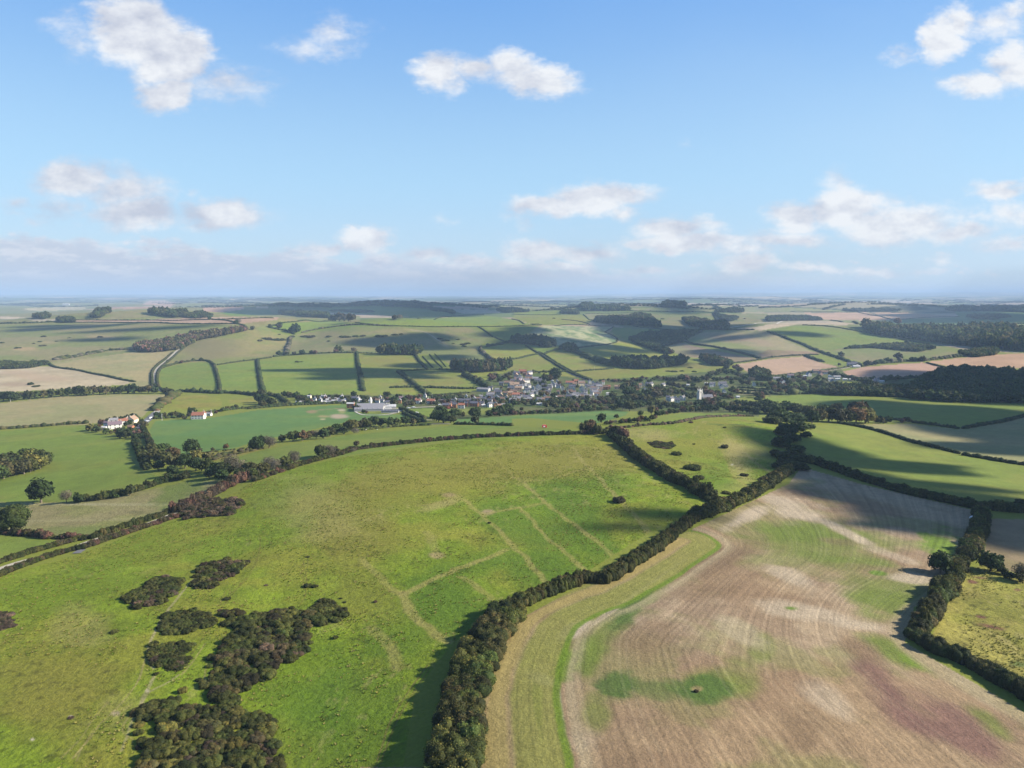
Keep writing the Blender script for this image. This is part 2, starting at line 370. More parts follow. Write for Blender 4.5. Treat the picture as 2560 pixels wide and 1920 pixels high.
# --- middle distance, behind the village
F('down', 'broad olive green down with a cloud shadow at the far left', 'n -900,812 a 0,385 640,372 1100,370 2080,382 b 120,392 b 130,440 b 270,500 b 300,640 a 2212,690 1880,735 1800,700 1560,715 1380,770 1500,620 1160,622 450,712 420,725 0,770 n -900,925')
F('down', 'rounded grass hill above the three bright green fields', 'a 1380,770 1500,640 2100,430 2212,430 b 300,480 b 270,540 b 260,620 b 180,660 a 2212,690 1880,735 1800,700 1560,720')
F('stubble', 'olive tan stubble field left of the climbing road', 'a 450,715 800,670 1160,622 1500,612 1400,700 1310,790 1310,925 1100,920 1160,870 700,780 440,745')
F('straw', 'pale tan stubble field with two dark bushes at the far left', 'n -900,935 a 0,768 430,745 700,790 1150,885 1080,905 0,975 n -900,990')
F('stubble', 'long olive tan stubble field above the farmhouse', 'n -900,1035 a 0,1065 500,1010 1000,990 1440,990 1300,1110 1230,1185 740,1250 0,1280 n -900,1100')
F('lush', 'pale green strip field along the top of the central hill', 'b 870,368 1400,342 1950,300 2212,340 2212,400 1905,405 1640,402 1230,404')
F('lush', 'small green hilltop field beside the round tree clump', 'b 130,405 240,372 640,355 860,372 1150,392 900,398 600,425 400,458 270,440')
F('down', 'broad grazed hillside with gorse and a dark cloud shadow above the green fields', 'b 300,480 430,460 900,402 1300,405 1900,412 2050,500 1950,560 1940,620 2070,715 1700,752 1560,640 1360,645 1060,630 860,632 300,655 270,560')
F('lush', 'bright green field right of the climbing road', 'a 1380,770 1560,728 1810,705 1870,760 1900,965 1400,958')
F('lush', 'bright green field second from the climbing road', 'a 1885,740 2212,700 b 15,695 b 60,985 a 1912,968')
F('lush', 'large bright green field crossed by a cloud shadow', 'b 30,700 150,690 860,640 870,700 925,975 500,1008 70,988')
F('pasture', 'yellow green field right of the upright dark hedge', 'b 885,640 1370,650 1480,778 1240,788 1350,920 1160,930 1080,1005 945,985')
F('pasture', 'long yellow green field above the terrace of brick houses', 'b 1250,790 1700,790 1820,830 1930,925 1450,925 1350,860')
F('pasture', 'yellow green field beside the long dark plantation', 'b 1720,800 2010,790 2000,850 2150,930 2020,925 1900,850')
F('pasture', 'small yellowish paddock behind the leftmost village trees', 'b 1160,950 1370,940 1385,992 1160,985')
F('lush', 'narrow bright green field above the brick terrace', 'b 1480,945 1820,950 1850,985 1510,992')
F('lush', 'narrow green strips on the slope beside the dark plantation', 'b 1390,660 1560,642 1700,755 1500,778')
F('lush', 'shaded green field at the top of the central slope', 'b 1970,412 2212,400 c 240,395 c 130,460 c 0,505 b 2140,535 b 2050,492')
F('lush', 'small pale green field at the hill crest', 'c -60,335 0,340 190,388 0,392 b 2000,400')
F('pasture', 'wide pale green field over the crest of the middle ridge', 'c 30,302 600,300 700,350 640,385 180,385 0,325')
F('stripe', 'pale streaky stubble field on the rounded middle hill', 'c 280,395 860,405 800,450 930,522 860,560 570,592 350,550 330,490 150,462')
F('lush', 'shaded green field left of the dark hanging wood', 'c 880,410 1280,430 1480,445 1200,600 1000,520 850,450')
F('pasture', 'smooth green hillside below the streaky stubble', 'c 590,600 870,572 940,522 830,455 950,480 1100,560 1230,600 1420,652 1500,682 1300,690 880,682 840,705 700,640')
F('soil', 'olive brown field right of the dark hanging wood', 'c 1260,570 1460,535 1560,570 2130,682 1850,722 1620,672 1500,665')
F('stubble', 'broad hilltop stubble field with brown and green streaks', 'c 1510,515 1650,450 2000,435 d 0,445 d 430,640 d 0,600 c 2130,672 c 1700,562 c 1560,552')
F('soil', 'brown ploughed wedge below the hilltop stubble', 'c 2130,640 d 0,602 d 420,622 d 450,640 d 280,655 d 0,678 c 2150,682')
F('plough', 'pink ploughed field above the eastern houses', 'c 1920,732 d 0,685 d 310,660 d 440,710 d 620,750 d 470,790 d 0,832 c 2050,800')
F('pasture', 'narrow green meadow above the village wood', 'c 1310,772 1500,715 1680,715 1830,752 1740,790 1300,792')
F('pasture', 'small rough paddock above the village wood', 'c 1300,798 1500,802 1450,832 1290,832')
F('pasture', 'yellow green field below the dark belt of trees', 'c 560,800 860,770 1000,760 1170,778 1215,820 1000,852 700,862')
F('pasture', 'tapering green field left of the dark belt of trees', 'c 310,640 420,620 550,642 830,730 850,762 540,792')
F('pasture', 'olive green field left of the straight hedged lane', 'c -60,700 0,690 230,650 430,792 180,802 0,792 b 2100,720')
F('pasture', 'shaded small field above the straight hedged lane', 'b 2010,560 c 0,560 120,560 230,632 0,682 b 2100,700 b 1960,600')
F('lush', 'small green triangle field above the straight hedged lane', 'c 120,558 260,560 400,600 280,642')
F('pasture', 'small green field behind the village houses', 'c 200,812 430,800 600,852 420,862 220,852')
F('lush', 'bright pale green field on the eastern hill', 'd 0,440 200,400 330,395 800,450 1050,500 1400,556 1050,552 700,572 540,612 370,575')
F('soil', 'strip of bare brown earth under the bright pale green field', 'd 370,578 540,612 700,572 1050,545 1250,555 1000,562 640,592 530,618')
F('pasture', 'small pale field beside the eastern hill hedge', 'd 590,395 880,430 800,445 700,422')
F('down', 'olive sloping pasture with a scrubby bank on the eastern hill', 'd 545,622 640,590 1000,562 1250,600 1440,562 1600,620 1680,652 1350,692 850,718 700,680')
F('pasture', 'narrow pale green strip above the eastern wood', 'd 1050,505 1250,520 1450,545 1400,556')
F('lush', 'small green field beside the grey farm sheds', 'd 350,655 440,650 700,732 600,748 480,702')
F('plough', 'wide pink ploughed field below the grey farm sheds', 'd 500,810 700,780 830,750 1340,712 1530,762 1330,822 1150,852 900,858 640,822')
F('plough', 'pink ploughed field curving behind the dark eastern wood', 'd 1350,710 1680,670 1980,642 2300,632 2300,765 1860,752 1540,742')
F('straw', 'thin purplish field between the eastern woods', 'd 1430,552 1620,560 1990,602 2212,632 1700,602')
F('pasture', 'pale green field above the eastern wood', 'd 1000,390 1400,392 1700,405 1620,442 1130,444')
F('pasture', 'pale green field at the far right above the eastern wood', 'd 1690,395 2300,380 2300,455 2000,412')
# --- valley floor
F('rough', 'rough garden ground under the village trees and houses', 'b 330,1062 330,1030 680,985 1080,1000 1160,985 1500,992 1900,960 2000,850 c 0,780 700,862 1280,832 1900,770 2212,830 d 620,750 d 700,858 d 1270,860 d 1270,985 d 400,985 d 0,1005 c 2130,1182 1700,1150 1000,1132 0,1165 b 2212,1180 b 1900,1200 b 1500,1200 b 1220,1100 b 780,1072')
F('lush', 'small paddock behind the brick terrace gardens', 'b 1310,1115 1540,1108 1510,1180 1400,1170')
F('lush', 'paddock with big round trees below the brick terrace', 'b 1640,1120 2130,1102 2110,1118 1980,1168 1690,1165')
F('crop', 'bright green meadow right of the playing field lane', 'b 1715,1240 1730,1205 2212,1175 c 0,1172 870,1130 1010,1140 980,1172 720,1242 200,1195 0,1200 b 2212,1252')
F('crop', 'large emerald playing field with a worn bare oval', 'a 1290,1300 1345,1218 1830,1190 b 0,1128 780,1075 b 800,1110 b 880,1150 b 1280,1165 b 1300,1200 b 850,1215 b 400,1310 b 0,1395 a 2000,1460 1560,1510 1420,1480 1350,1480')
F('pasture', 'small field above the white cottage', 'a 1390,1140 1560,990 1900,1000 1920,1100 1740,1150 1560,1150')
F('pasture', 'small field right of the white cottage', 'a 1960,1012 2212,1020 b 30,1030 b 30,1060 a 2000,1090')
F('pasture', 'small enclosed paddock among the dark hedges', 'b 140,1025 180,1025 220,1080 150,1080')
F('pasture', 'small pale green paddock left of the white roofed bungalows', 'b 210,1030 360,1028 380,1060 260,1065')
F('pale', 'pale fields with dark hedgerows right of the church', 'c 1940,940 2212,925 d 0,960 d 160,975 d 0,990 c 1960,985')
F('pasture', 'sunlit meadow right of the church wood', 'c 1880,1020 2212,1000 d 0,1005 c 2212,1040 c 2000,1060')
F('pasture', 'small green yard among the eastern houses', 'd 640,880 840,880 830,895 640,895')
F('pasture', 'small sunlit paddock left of the dark eastern wood', 'd 955,920 1200,915 1180,935 960,940')
F('lush', 'large green field deep in cloud shadow below the dark wood', 'd -20,1005 400,985 540,1000 1100,1060 2300,1092 2300,1140 1650,1282 1250,1228 880,1182 430,1112 270,1102 -20,1045')
F('stubble', 'pale stubble field part in cloud shadow at the right', 'd 780,1245 1250,1245 1640,1288 2300,1150 2300,1610 1660,1492 1300,1402 1020,1320')
# --- foreground
F('lush', 'yellow green strip field behind the hill hedge', 'b -30,1490 0,1480 700,1350 1700,1257 2212,1262 c 500,1290 c 700,1320 b 2212,1362 1500,1402 900,1500 500,1560 250,1660 e 1640,240 e 1470,195 e 1400,205 e 1480,185')
F('pasture', 'thin pale grass strip below the playing field', 'e 1170,155 1440,125 1600,108 1800,68 1790,92 1420,190 1240,185')
F('lush', 'green strip on the crest behind the far end of the hill', 'c 820,1278 1100,1255 1250,1190 1500,1150 1900,1150 2140,1182 1700,1185 1400,1242')
F('lush', 'wide bright green field left of the dark lane hedge', 'n -700,1085 a 0,1308 740,1262 860,1330 1160,1400 1190,1480 1280,1659 e 1050,300 820,400 500,452 0,455 n -700,1255')
F('pale', 'pale meadow with a faint track left of the sunken lane', 'n -700,1255 e 0,455 180,458 500,455 820,402 1190,325 1440,310 1420,380 1170,505 590,682 330,692 180,645 0,650 n -700,1340')
F('lush', 'small green corner field beside the lane at the left edge', 'n -700,1345 e 0,672 420,712 0,855 n -700,1430')
F('hill', 'long curved grass hillside with scrub and faint banks', 'n -1500,1640 e 0,940 560,778 1130,572 1560,372 1700,290 2212,165 f 870,45 f 1700,20 f 1735,45 f 2212,355 g 200,470 f 2000,650 f 1600,900 f 1300,1015 i 1000,230 i 720,440 i 480,750 i 400,1240 n 1000,2200 n -1500,2200')
F('hill', 'rough grass hollow with bushes beyond the hedge', 'c 850,1300 1400,1250 1700,1195 2080,1180 d 60,1240 g 620,150 g 640,260 g 530,400 g 200,470 f 2212,352 f 1735,35')
F('arable', 'large stubble field with curved drill lines', 'g 690,335 770,225 1150,335 1900,510 1850,700 1760,830 g 1600,1088 j 1500,200 j 1440,430 j 2212,880 n 3300,2250 n 900,2250 n 900,1918 i 900,1240 i 900,800 i 950,600 i 1120,300 i 1500,90 f 2150,690')
F('lush', 'broad green field with soft bands of cloud shadow', 'g 790,170 g 760,60 d 370,1260 d 610,1240 d 1020,1335 d 1650,1510 d 2300,1625 g 2300,480 g 1900,480 g 1450,370 g 1130,270')
F('soil', 'small brown plot between hedges at the right edge', 'g 1990,560 n 3300,1320 n 3300,1470 g 2212,930 g 1950,850 g 1960,690')
F('ochre', 'yellow rough pasture in the lower right corner', 'g 1850,900 g 1950,860 g 2212,935 n 3300,1470 n 3300,2150 j 2212,750 j 1950,600 j 1600,420 j 1800,0')

def inside(px, py, poly):
    poly = np.asarray(poly); res = np.zeros(px.shape, bool)
    x0, y0 = poly.min(0); x1, y1 = poly.max(0)
    m = (px >= x0) & (px <= x1) & (py >= y0) & (py <= y1)
    idx = np.nonzero(m)
    X = px[idx]; Y = py[idx]; r = np.zeros(X.shape, bool)
    n = len(poly)
    for i in range(n):
        ax, ay = poly[i]; bx, by = poly[i - 1]
        if ay == by: continue
        c = ((ay > Y) != (by > Y)) & (X < (bx - ax) * (Y - ay) / (by - ay) + ax)
        r ^= c
    res[idx] = r
    return res

# mesh grid: columns are bearings, rows are distances; fine where the camera looks
tl = math.atan(.76)
th = np.concatenate([np.linspace(-math.pi, -tl - .06, 34), np.linspace(-tl - .03, tl + .03, 1020), np.linspace(tl + .06, math.pi, 34)])
Dg = np.exp(np.linspace(math.log(24), math.log(45000), 4000))
dens = np.zeros(len(Dg))
for a in (-.65, -.45, -.25, 0, .25, .45, .65):
    zz = terr(a * Dg, Dg); t = (ZC - zz) / Dg
    dens = np.maximum(dens, np.abs(np.gradient(t)) * 735 * (Dg > 115))
dens = dens + 4000 ** -1 * 60
dens[Dg < 115] = 0.008
cum = np.cumsum(dens); NR = 800
Dr = np.interp(np.linspace(cum[0], cum[-1], NR), cum, Dg)
TT, DD = np.meshgrid(th, Dr, indexing='ij')
rr = DD / np.cos(np.minimum(np.abs(TT), tl))
GX = rr * np.sin(TT); GY = rr * np.cos(TT)
GZ = terr(GX, GY)
front = (np.abs(TT) < 1.0)
PX, PY = project(GX, GY, GZ)
PX = np.where(front, PX, -9999); PY = np.where(front, PY, -9999)
T = (ZC - GZ) / DD
runmin = np.minimum.accumulate(T, axis=1)
hid = (T > runmin + 1e-4) & front
FID = np.zeros(GX.shape, np.int16) - 1
for k_, (kd, lb, poly) in enumerate(FIELDS):
    FID[inside(PX, PY, poly)] = k_
# ground hidden behind a crest takes the field that shows beyond it
for i in range(FID.shape[0]):
    if not hid[i].any(): continue
    idx = np.where(~hid[i], np.arange(NR), NR - 1)
    nxt = np.minimum.accumulate(idx[::-1])[::-1]
    FID[i] = FID[i, nxt]

# ---- colours -------------------------------------------------------------
def lines_dist(x, y, pts):
    """distance and run along a polyline on the ground, and side"""
    best = np.full(x.shape, 1e9); run = np.zeros(x.shape); side = np.zeros(x.shape); acc_ = 0
    for i in range(len(pts) - 1):
        ax, ay = pts[i][:2]; bx, by = pts[i + 1][:2]
        L = math.hypot(bx - ax, by - ay)
        if L < 1e-6: continue
        ux, uy = (bx - ax) / L, (by - ay) / L
        t = (x - ax) * ux + (y - ay) * uy
        tc_ = np.clip(t, -1e9 if i == 0 and False else 0, L)
        qx = x - ax - tc_ * ux; qy = y - ay - tc_ * uy
        d = np.hypot(qx, qy); m = d < best
        best = np.where(m, d, best); run = np.where(m, acc_ + t, run)
        side = np.where(m, np.sign(ux * (y - ay) - uy * (x - ax)), side)
        acc_ += L
    return best, run, side
def resample(p, step):
    p = np.asarray(p, float); seg = np.hypot(np.diff(p[:, 0]), np.diff(p[:, 1])); s = np.concatenate([[0], np.cumsum(seg)])
    n = max(2, int(s[-1] / step) + 1); q = np.linspace(0, s[-1], n)
    return np.stack([np.interp(q, s, p[:, k_]) for k_ in range(p.shape[1])], 1)
def smooth_line(p, n=2):
    p = np.asarray(p, float)
    for _ in range(n):
        q = [p[0]]
        for i in range(len(p) - 1):
            q += [p[i] * .75 + p[i + 1] * .25, p[i] * .25 + p[i + 1] * .75]
        q.append(p[-1]); p = np.array(q)
    return p

COL = np.zeros(GX.shape + (3,)); ROW = np.zeros(GX.shape + (3,)); GRAIN = np.zeros(GX.shape)
patch_n = {}
for s_ in (20, 38, 60, 90, 300):
    patch_n[s_] = fbm(GX, GY, s_, 31 + s_, 5, .6)
fine = fbm(GX, GY, 6, 77, 4, .6); mid = fbm(GX, GY, 18, 78, 3, .55)
# unnamed ground far off: a quilt of small fields, each with its own colour
q1 = np.floor((GX * .92 + GY * .39 + 500 * fbm(GX, GY, 1800, 5, 2)) / 620).astype(int)
q2 = np.floor((-GX * .39 + GY * .92 + 500 * fbm(GX, GY, 1500, 9, 2)) / 1150).astype(int)
hq = hsh(q1, q2, 5)
quilt = np.array([(.12, .16, .045), (.15, .17, .06), (.30, .26, .15), (.10, .15, .05), (.40, .33, .22), (.05, .075, .03), (.17, .19, .07), (.34, .26, .17)])
COL[:] = quilt[(hq * 7.99).astype(int)]
nearun = smooth(1800, 3000, rr)[..., None]
COL = COL * nearun + np.array(GK['pasture'][0]) * (1 - nearun)
woodm = smooth(.57, .62, fbm(GX, GY, 700, 41, 4))[..., None] * smooth(3500, 6000, rr)[..., None]
COL = COL * (1 - woodm) + np.array((.030, .045, .020)) * woodm
rg = random.Random(3)
for k_, (kd, lb, poly) in enumerate(FIELDS):
    m = FID == k_
    if not m.any(): continue
    b0, b1, s_, gr = GK[kd]
    key = min(patch_n, key=lambda q: abs(q - s_))
    w = smooth(.38, .66, patch_n[key][m])[:, None]
    c = np.array(b0) * (1 - w) + np.array(b1) * w
    c = c * (1 + (fine[m] - .5)[:, None] * gr * 1.1 + (mid[m] - .5)[:, None] * gr * .6)
    c = c * rg.uniform(.93, 1.08) * np.array((rg.uniform(.95, 1.05), 1, rg.uniform(.9, 1.1)))
    COL[m] = c
    an = rg.uniform(-.5, .5)
    ca, sa = math.cos(an), math.sin(an)
    ROW[m] = np.stack([GX[m] * ca + GY[m] * sa, -GX[m] * sa + GY[m] * ca, np.zeros(m.sum())], 1)
    GRAIN[m] = gr

def fmask(*words):
    m = np.zeros(GX.shape, bool)
    for k_, (kd, lb, poly) in enumerate(FIELDS):
        if any(w in lb for w in words): m |= FID == k_
    return m
def blend(m, c, w):
    """m boolean mask, w weights on m"""
    w = np.clip(w, 0, 1)[:, None]; COL[m] = COL[m] * (1 - w) + np.asarray(c) * w
def patch(s, rx, ry, rot, c, st=1.0, rag=.5, words=None, sc_=12):
    """a worn or greener patch of ground at a surveyed place (radii in photo px give its real extent there)"""
    (cx, cy_), = P(s)
    m = (np.abs(PX - cx) < 2.2 * max(rx, ry)) & (np.abs(PY - cy_) < 2.2 * max(rx, ry)) & ~hid
    if words: m &= fmask(*words)
    if not m.any(): return
    dx_ = PX[m] - cx; dy_ = PY[m] - cy_; ca, sa = math.cos(rot), math.sin(rot)
    d = np.hypot((dx_ * ca + dy_ * sa) / rx, (-dx_ * sa + dy_ * ca) / ry)
    d = d + (fbm(GX[m], GY[m], sc_, int(cx), 4, .6) - .5) * 2 * rag
    blend(m, c, st * smooth(1.2, .42, d))
def gline(s, width, c, st=1.0, words=None, wob=1.0, sub=True):
    """a track, bank or worn line on the ground"""
    pts = smooth_line(at(s), 2)
    x0, y0 = pts[:, :2].min(0) - width * 3; x1, y1 = pts[:, :2].max(0) + width * 3
    m = (GX > x0) & (GX < x1) & (GY > y0) & (GY < y1)
    if words: m &= fmask(*words)
    if not m.any(): return
    x = GX[m] + (fbm(GX[m], GY[m], 9, 3, 3) - .5) * 2 * wob; y = GY[m] + (fbm(GX[m], GY[m], 9, 4, 3) - .5) * 2 * wob
    d, r_, sd = lines_dist(x, y, pts)
    blend(m, c, st * smooth(width * .75, width * .25, d) * (.6 + .8 * fbm(GX[m], GY[m], 7, 12, 3)))

H = ('long curved grass',); HH = ('long curved grass', 'rough grass hollow')
OLV = (.200, .190, .030); TAN = (.300, .262, .090); GRN = (.092, .165, .012); BRI = (.150, .215, .012)
# main hillside: olive tops, deep green lower parts
for s_, rx, ry, ro, c, st in [
 ('f 560,290', 260, 70, -.05, OLV, .75), ('f 1300,200', 260, 50, -.06, OLV, .8), ('f 1750,180', 120, 45, .1, OLV, .75),
 ('f 100,650', 150, 110, .1, OLV, .7), ('e 2050,500', 150, 90, .2, TAN, .45), ('f 260,430', 150, 60, 0, OLV, .5),
 ('f 1480,480', 110, 75, .3, GRN, .8), ('f 1750,330', 80, 40, .2, GRN, .5), ('f 1650,700', 90, 50, .6, GRN, .85), ('f 1100,600', 110, 55, .5, GRN, .7),
 ('f 1250,900', 150, 60, .3, GRN, .85), ('i 700,230', 140, 90, .5, GRN, .8), ('f 700,1000', 120, 70, -.3, GRN, .6), ('f 1400,750', 100, 60, .6, GRN, .7),
 ('e 300,1000', 180, 60, -.3, BRI, .6), ('e 900,760', 160, 50, -.3, BRI, .6), ('f 100,160', 150, 30, -.15, BRI, .7), ('e 1700,450', 90, 50, -.4, BRI, .5),
 ('h 300,150', 150, 60, 0, BRI, .6), ('h 330,700', 200, 110, 0, OLV, .75), ('h 500,1000', 150, 110, 0, OLV, .6), ('h 500,330', 80, 60, .3, TAN, .4),
 ('h 1000,1180', 60, 90, 0, GRN, .4), ('h 2000,700', 140, 120, 0, GRN, .75), ('h 2000,1100', 150, 120, 0, GRN, .7), ('i 150,900', 130, 180, .2, GRN, .65),
 ('i 350,400', 90, 90, .6, GRN, .6), ('h 1500,830', 60, 40, 0, BRI, .8), ('e 1560,530', 50, 14, 0, BRI, .8), ('i 150,150', 120, 60, .3, OLV, .5),
 ('h 1900,520', 110, 70, 0, BRI, .6), ('h 800,900', 60, 60, 0, TAN, .3),
 ('f 650,470', 60, 12, -.3, TAN, .7), ('f 620,800', 25, 9, 0, (.34, .24, .14), .8), ('f 950,520', 22, 9, 0, (.36, .26, .16), .8), ('f 700,410', 20, 7, 0, (.30, .21, .12), .6),
 ('h 750,890', 16, 9, 0, (.38, .30, .20), .7), ('h 955,745', 6, 5, 0, (.50, .44, .34), .7), ('h 460,915', 8, 5, 0, (.40, .34, .30), .9), ('h 210,1060', 7, 5, 0, (.45, .40, .3), .8)]:
    patch(s_, rx, ry, ro, c, st, .45, H)
for s_, rx, ry, ro, c, st in [
 ('c 1150,1320', 90, 22, .1, TAN, .6), ('c 1350,1500', 100, 40, .2, OLV, .5), ('c 1750,1400', 90, 60, .2, OLV, .55), ('c 1700,1250', 120, 20, -.1, OLV, .5),
 ('g 350,160', 30, 60, -.5, TAN, .8), ('g 460,120', 60, 22, .2, TAN, .6), ('g 400,250', 25, 40, -.6, TAN, .7), ('g 530,260', 60, 40, .4, BRI, .7), ('g 330,350', 60, 20, -.3, TAN, .4),
 ('f 2050,30', 50, 12, 0, TAN, .5), ('g 320,212', 5, 3, 0, (.7, .68, .6), 1), ('g 200,300', 60, 40, .2, GRN, .5)]:
    patch(s_, rx, ry, ro, c, st, .5, HH[1:])
BK = (.275, .250, .070)
for s_, w_, st in [
 ('f 1500,90 1560,190 1650,270 1750,390 1870,500 1960,600 2010,680', 6.5, .75),
 ('f 1270,110 1330,190 1420,260', 5, .35), ('f 1150,300 1200,345 1300,430 1420,540 1570,640 1700,750 1790,830', 6.5, .72),
 ('f 800,440 940,560 1040,660 1130,750 1220,830 1290,930 1350,1000', 6.5, .75), ('f 1150,490 1250,590 1330,690 1450,780 1530,860 1600,930', 5.5, .7),
 ('f 1000,170 1080,260 1180,330', 5, .3), ('f 1200,320 1420,300 1500,250 1620,240', 6, .55), ('f 920,530 1100,500 1320,460', 7, .6),
 ('f 400,1060 540,980 720,900 900,830 1080,760', 8, .75), ('i 400,110 430,200 500,290 600,370 700,430', 8, .75),
 ('f 130,820 260,950 380,1060 i 400,110', 7, .55), ('f 780,940 880,1000 960,1060 i 980,150', 7, .6), ('i 200,330 300,430 350,520 370,600', 9, .6),
 ('f 480,480 620,470 760,410', 9, .5), ('f 560,650 600,760 640,810', 10, .5), ('f 1500,90 1200,110 900,150 700,180', 5, .35)]:
    gline(s_, w_ * .40, BK, st * .95, H, 1.4)
TRK = (.300, .245, .105); CHK = (.36, .31, .17)
for s_, w_, c, st in [
 ('e 1290,920 1215,990 1150,1080 h 1060,260 1020,330 985,400 960,480 965,560 1000,600', 1.3, CHK, .95),
 ('h 1160,640 1080,700 980,740 930,800 880,900 830,1000 790,1130', 1.1, CHK, .7), ('h 1000,650 960,740 925,790 915,850', 1.6, CHK, .8),
 ('h 950,520 900,680 850,750 760,860 650,960 560,1080 480,1180', .8, TRK, .8), ('h 1600,10 1500,120 1400,260 1300,430 1200,560', .8, (.14, .12, .03), .8),
 ('e 1690,680 1680,800 1620,930 1500,1060 h 1480,60 1420,200', .8, (.16, .14, .03), .7), ('h 700,820 600,930 520,1060 400,1180', .7, TRK, .6), ('h 870,880 800,960 790,1020 860,1060', .8, TRK, .7),
 ('h 1330,440 1250,560 1180,640', .9, TRK, .7), ('e 2000,820 1980,930 1990,1030 h 1940,200', .6, (.15, .12, .03), .7), ('e 1970,830 1960,930 1970,1020', .6, (.15, .12, .03), .7),
 ('i 560,580 500,660 430,760 350,880 300,980 270,1070 230,1200', .8, (.17, .14, .04), .9), ('i 580,590 520,680 440,800 380,900 330,1000 290,1100 250,1220', .7, (.17, .14, .04), .8),
 ('h 600,1000 540,1100 500,1200', .6, TRK, .6), ('h 1340,560 1330,640 1330,700', .7, TRK, .6)]:
    gline(s_, w_ * .62, c, st * .75, H, .35)
for s_, w_, c, st in [('g 230,60 260,120 300,180 330,280 400,340 500,390', 3.0, (.26, .24, .06), .6), ('g 400,130 520,230 590,270', 2.5, (.3, .26, .1), .6),
                      ('c 1700,1245 1900,1255 2100,1240', 3.0, (.06, .12, .02), .7), ('c 1000,1290 1300,1330 1550,1320', 3, TAN, .4)]:
    gline(s_, w_, c, st, HH[1:], .6)
# pale meadow: faint lines
gline('e 160,462 600,470 1100,470', 4.5, (.36, .33, .17), .7, ('pale meadow',), .5)
gline('e 180,575 700,570 1000,555', 5, (.33, .30, .14), .5, ('pale meadow',), .5)
patch('e 880,520', 28, 4, 0, (.13, .12, .05), .6, .4, ('pale meadow',)); patch('e 1150,400', 90, 30, -.4, GRN, .6, .5, ('pale meadow',)); patch('e 500,640', 120, 14, 0, (.14, .19, .04), .6, .4, ('pale meadow',))
# playing field wear
PF = ('large emerald',)
patch('p 990,1300', 27, 6.8, 0, (.42, .33, .23), .95, .12, PF, 8); patch('p 640,1300', 16, 3.5, 0, (.33, .27, .12), .8, .2, PF); patch('p 620,1365', 9, 2, 0, (.42, .38, .2), .9, .2, PF)
patch('p 370,1190', 16, 5, 0, (.27, .2, .1), .8, .3, PF); gline('p 300,1200 440,1160 700,1140 1000,1110 1080,1120', 6, (.28, .2, .11), .8, PF, .8)
patch('p 1060,1180', 10, 6, 0, (.33, .30, .12), .7, .4, PF); patch('p 1050,1150', 12, 2, 0, (.5, .42, .3), .8, .3, PF)
patch('a 1900,1400', 150, 20, 0, (.09, .17, .03), .4, .6, PF)
# distant fields: streaks
ST = ('broad hilltop stubble',)
patch('c 1850,500', 60, 10, .1, (.22, .16, .10), .8, .3, ST, 60); patch('c 1850,560', 80, 9, .15, (.20, .24, .06), .8, .3, ST, 60); patch('c 2100,520', 60, 10, .3, (.33, .24, .15), .6, .3, ST, 60); patch('c 1580,520', 25, 10, -.3, (.10, .17, .04), .8, .3, ST, 60)
patch('c 1950,640', 90, 9, .2, (.2, .15, .09), .6, .3, ('olive brown field',), 60); patch('c 1400,590', 50, 14, .2, (.25, .24, .1), .8, .3, ('olive brown field',), 60)
patch('a 300,830', 110, 12, .1, (.42, .31, .2), .7, .5, ('pale tan stubble',), 60); patch('a 150,900', 60, 8, 0, (.34, .25, .17), .6, .5, ('pale tan stubble',), 60)
patch('a 230,590', 40, 7, 0, (.36, .25, .13), .8, .5, None, 40); patch('a 900,495', 50, 5, 0, (.32, .25, .12), .8, .5, None, 40); patch('a 420,540', 25, 4, 0, (.32, .25, .12), .6, .5, None, 40)
patch('b 1590,530', 40, 7, .6, (.36, .30, .14), .7, .4, ('broad grazed',), 40); patch('b 1400,440', 40, 3, .1, (.33, .28, .12), .7, .4, ('broad grazed',), 40)
patch('b 1150,700', 100, 12, 0, (.22, .2, .05), .6, .5, ('yellow green field right',), 40)
patch('d 150,560', 60, 10, .2, (.36, .26, .17), .7, .4, ('bright pale',), 60)
# brown purple wash over the far hill left of the lane
patch('a 1800,600', 110, 28, -.1, (.17, .15, .07), .6, .5, None, 80)

# large stubble field: drill lines wrap round a curved headland
SF = ('large stubble field',)
guide = at('n 2060,1135 1900,1215 1700,1330 1560,1430 1490,1500 1445,1600 1430,1700 1445,1800 1500,1900')
g2 = [tuple(p[:2]) for p in smooth_line(guide, 3)]
dx_, dy_ = g2[-1][0] - g2[-6][0], g2[-1][1] - g2[-6][1]
g2 = [(g2[0][0] + 3 * (g2[0][0] - g2[5][0]), g2[0][1] + 3 * (g2[0][1] - g2[5][1]))] + g2
hedge_r = at('n 1706,1415 1590,1455 1480,1520 1400,1590 1290,1650 1245,1740 1240,1830 1235,1920')
hr = smooth_line(at('f 2212,705 f 1900,900 f 1600,1050 i 1600,100 i 1230,265 i 1130,430 i 1040,610 i 1010,800 i 1000,1000 i 1010,1240 n 1245,2050'), 2)
m = fmask(*SF)
x, y = GX[m], GY[m]
d, run, sd = lines_dist(x, y, hr)
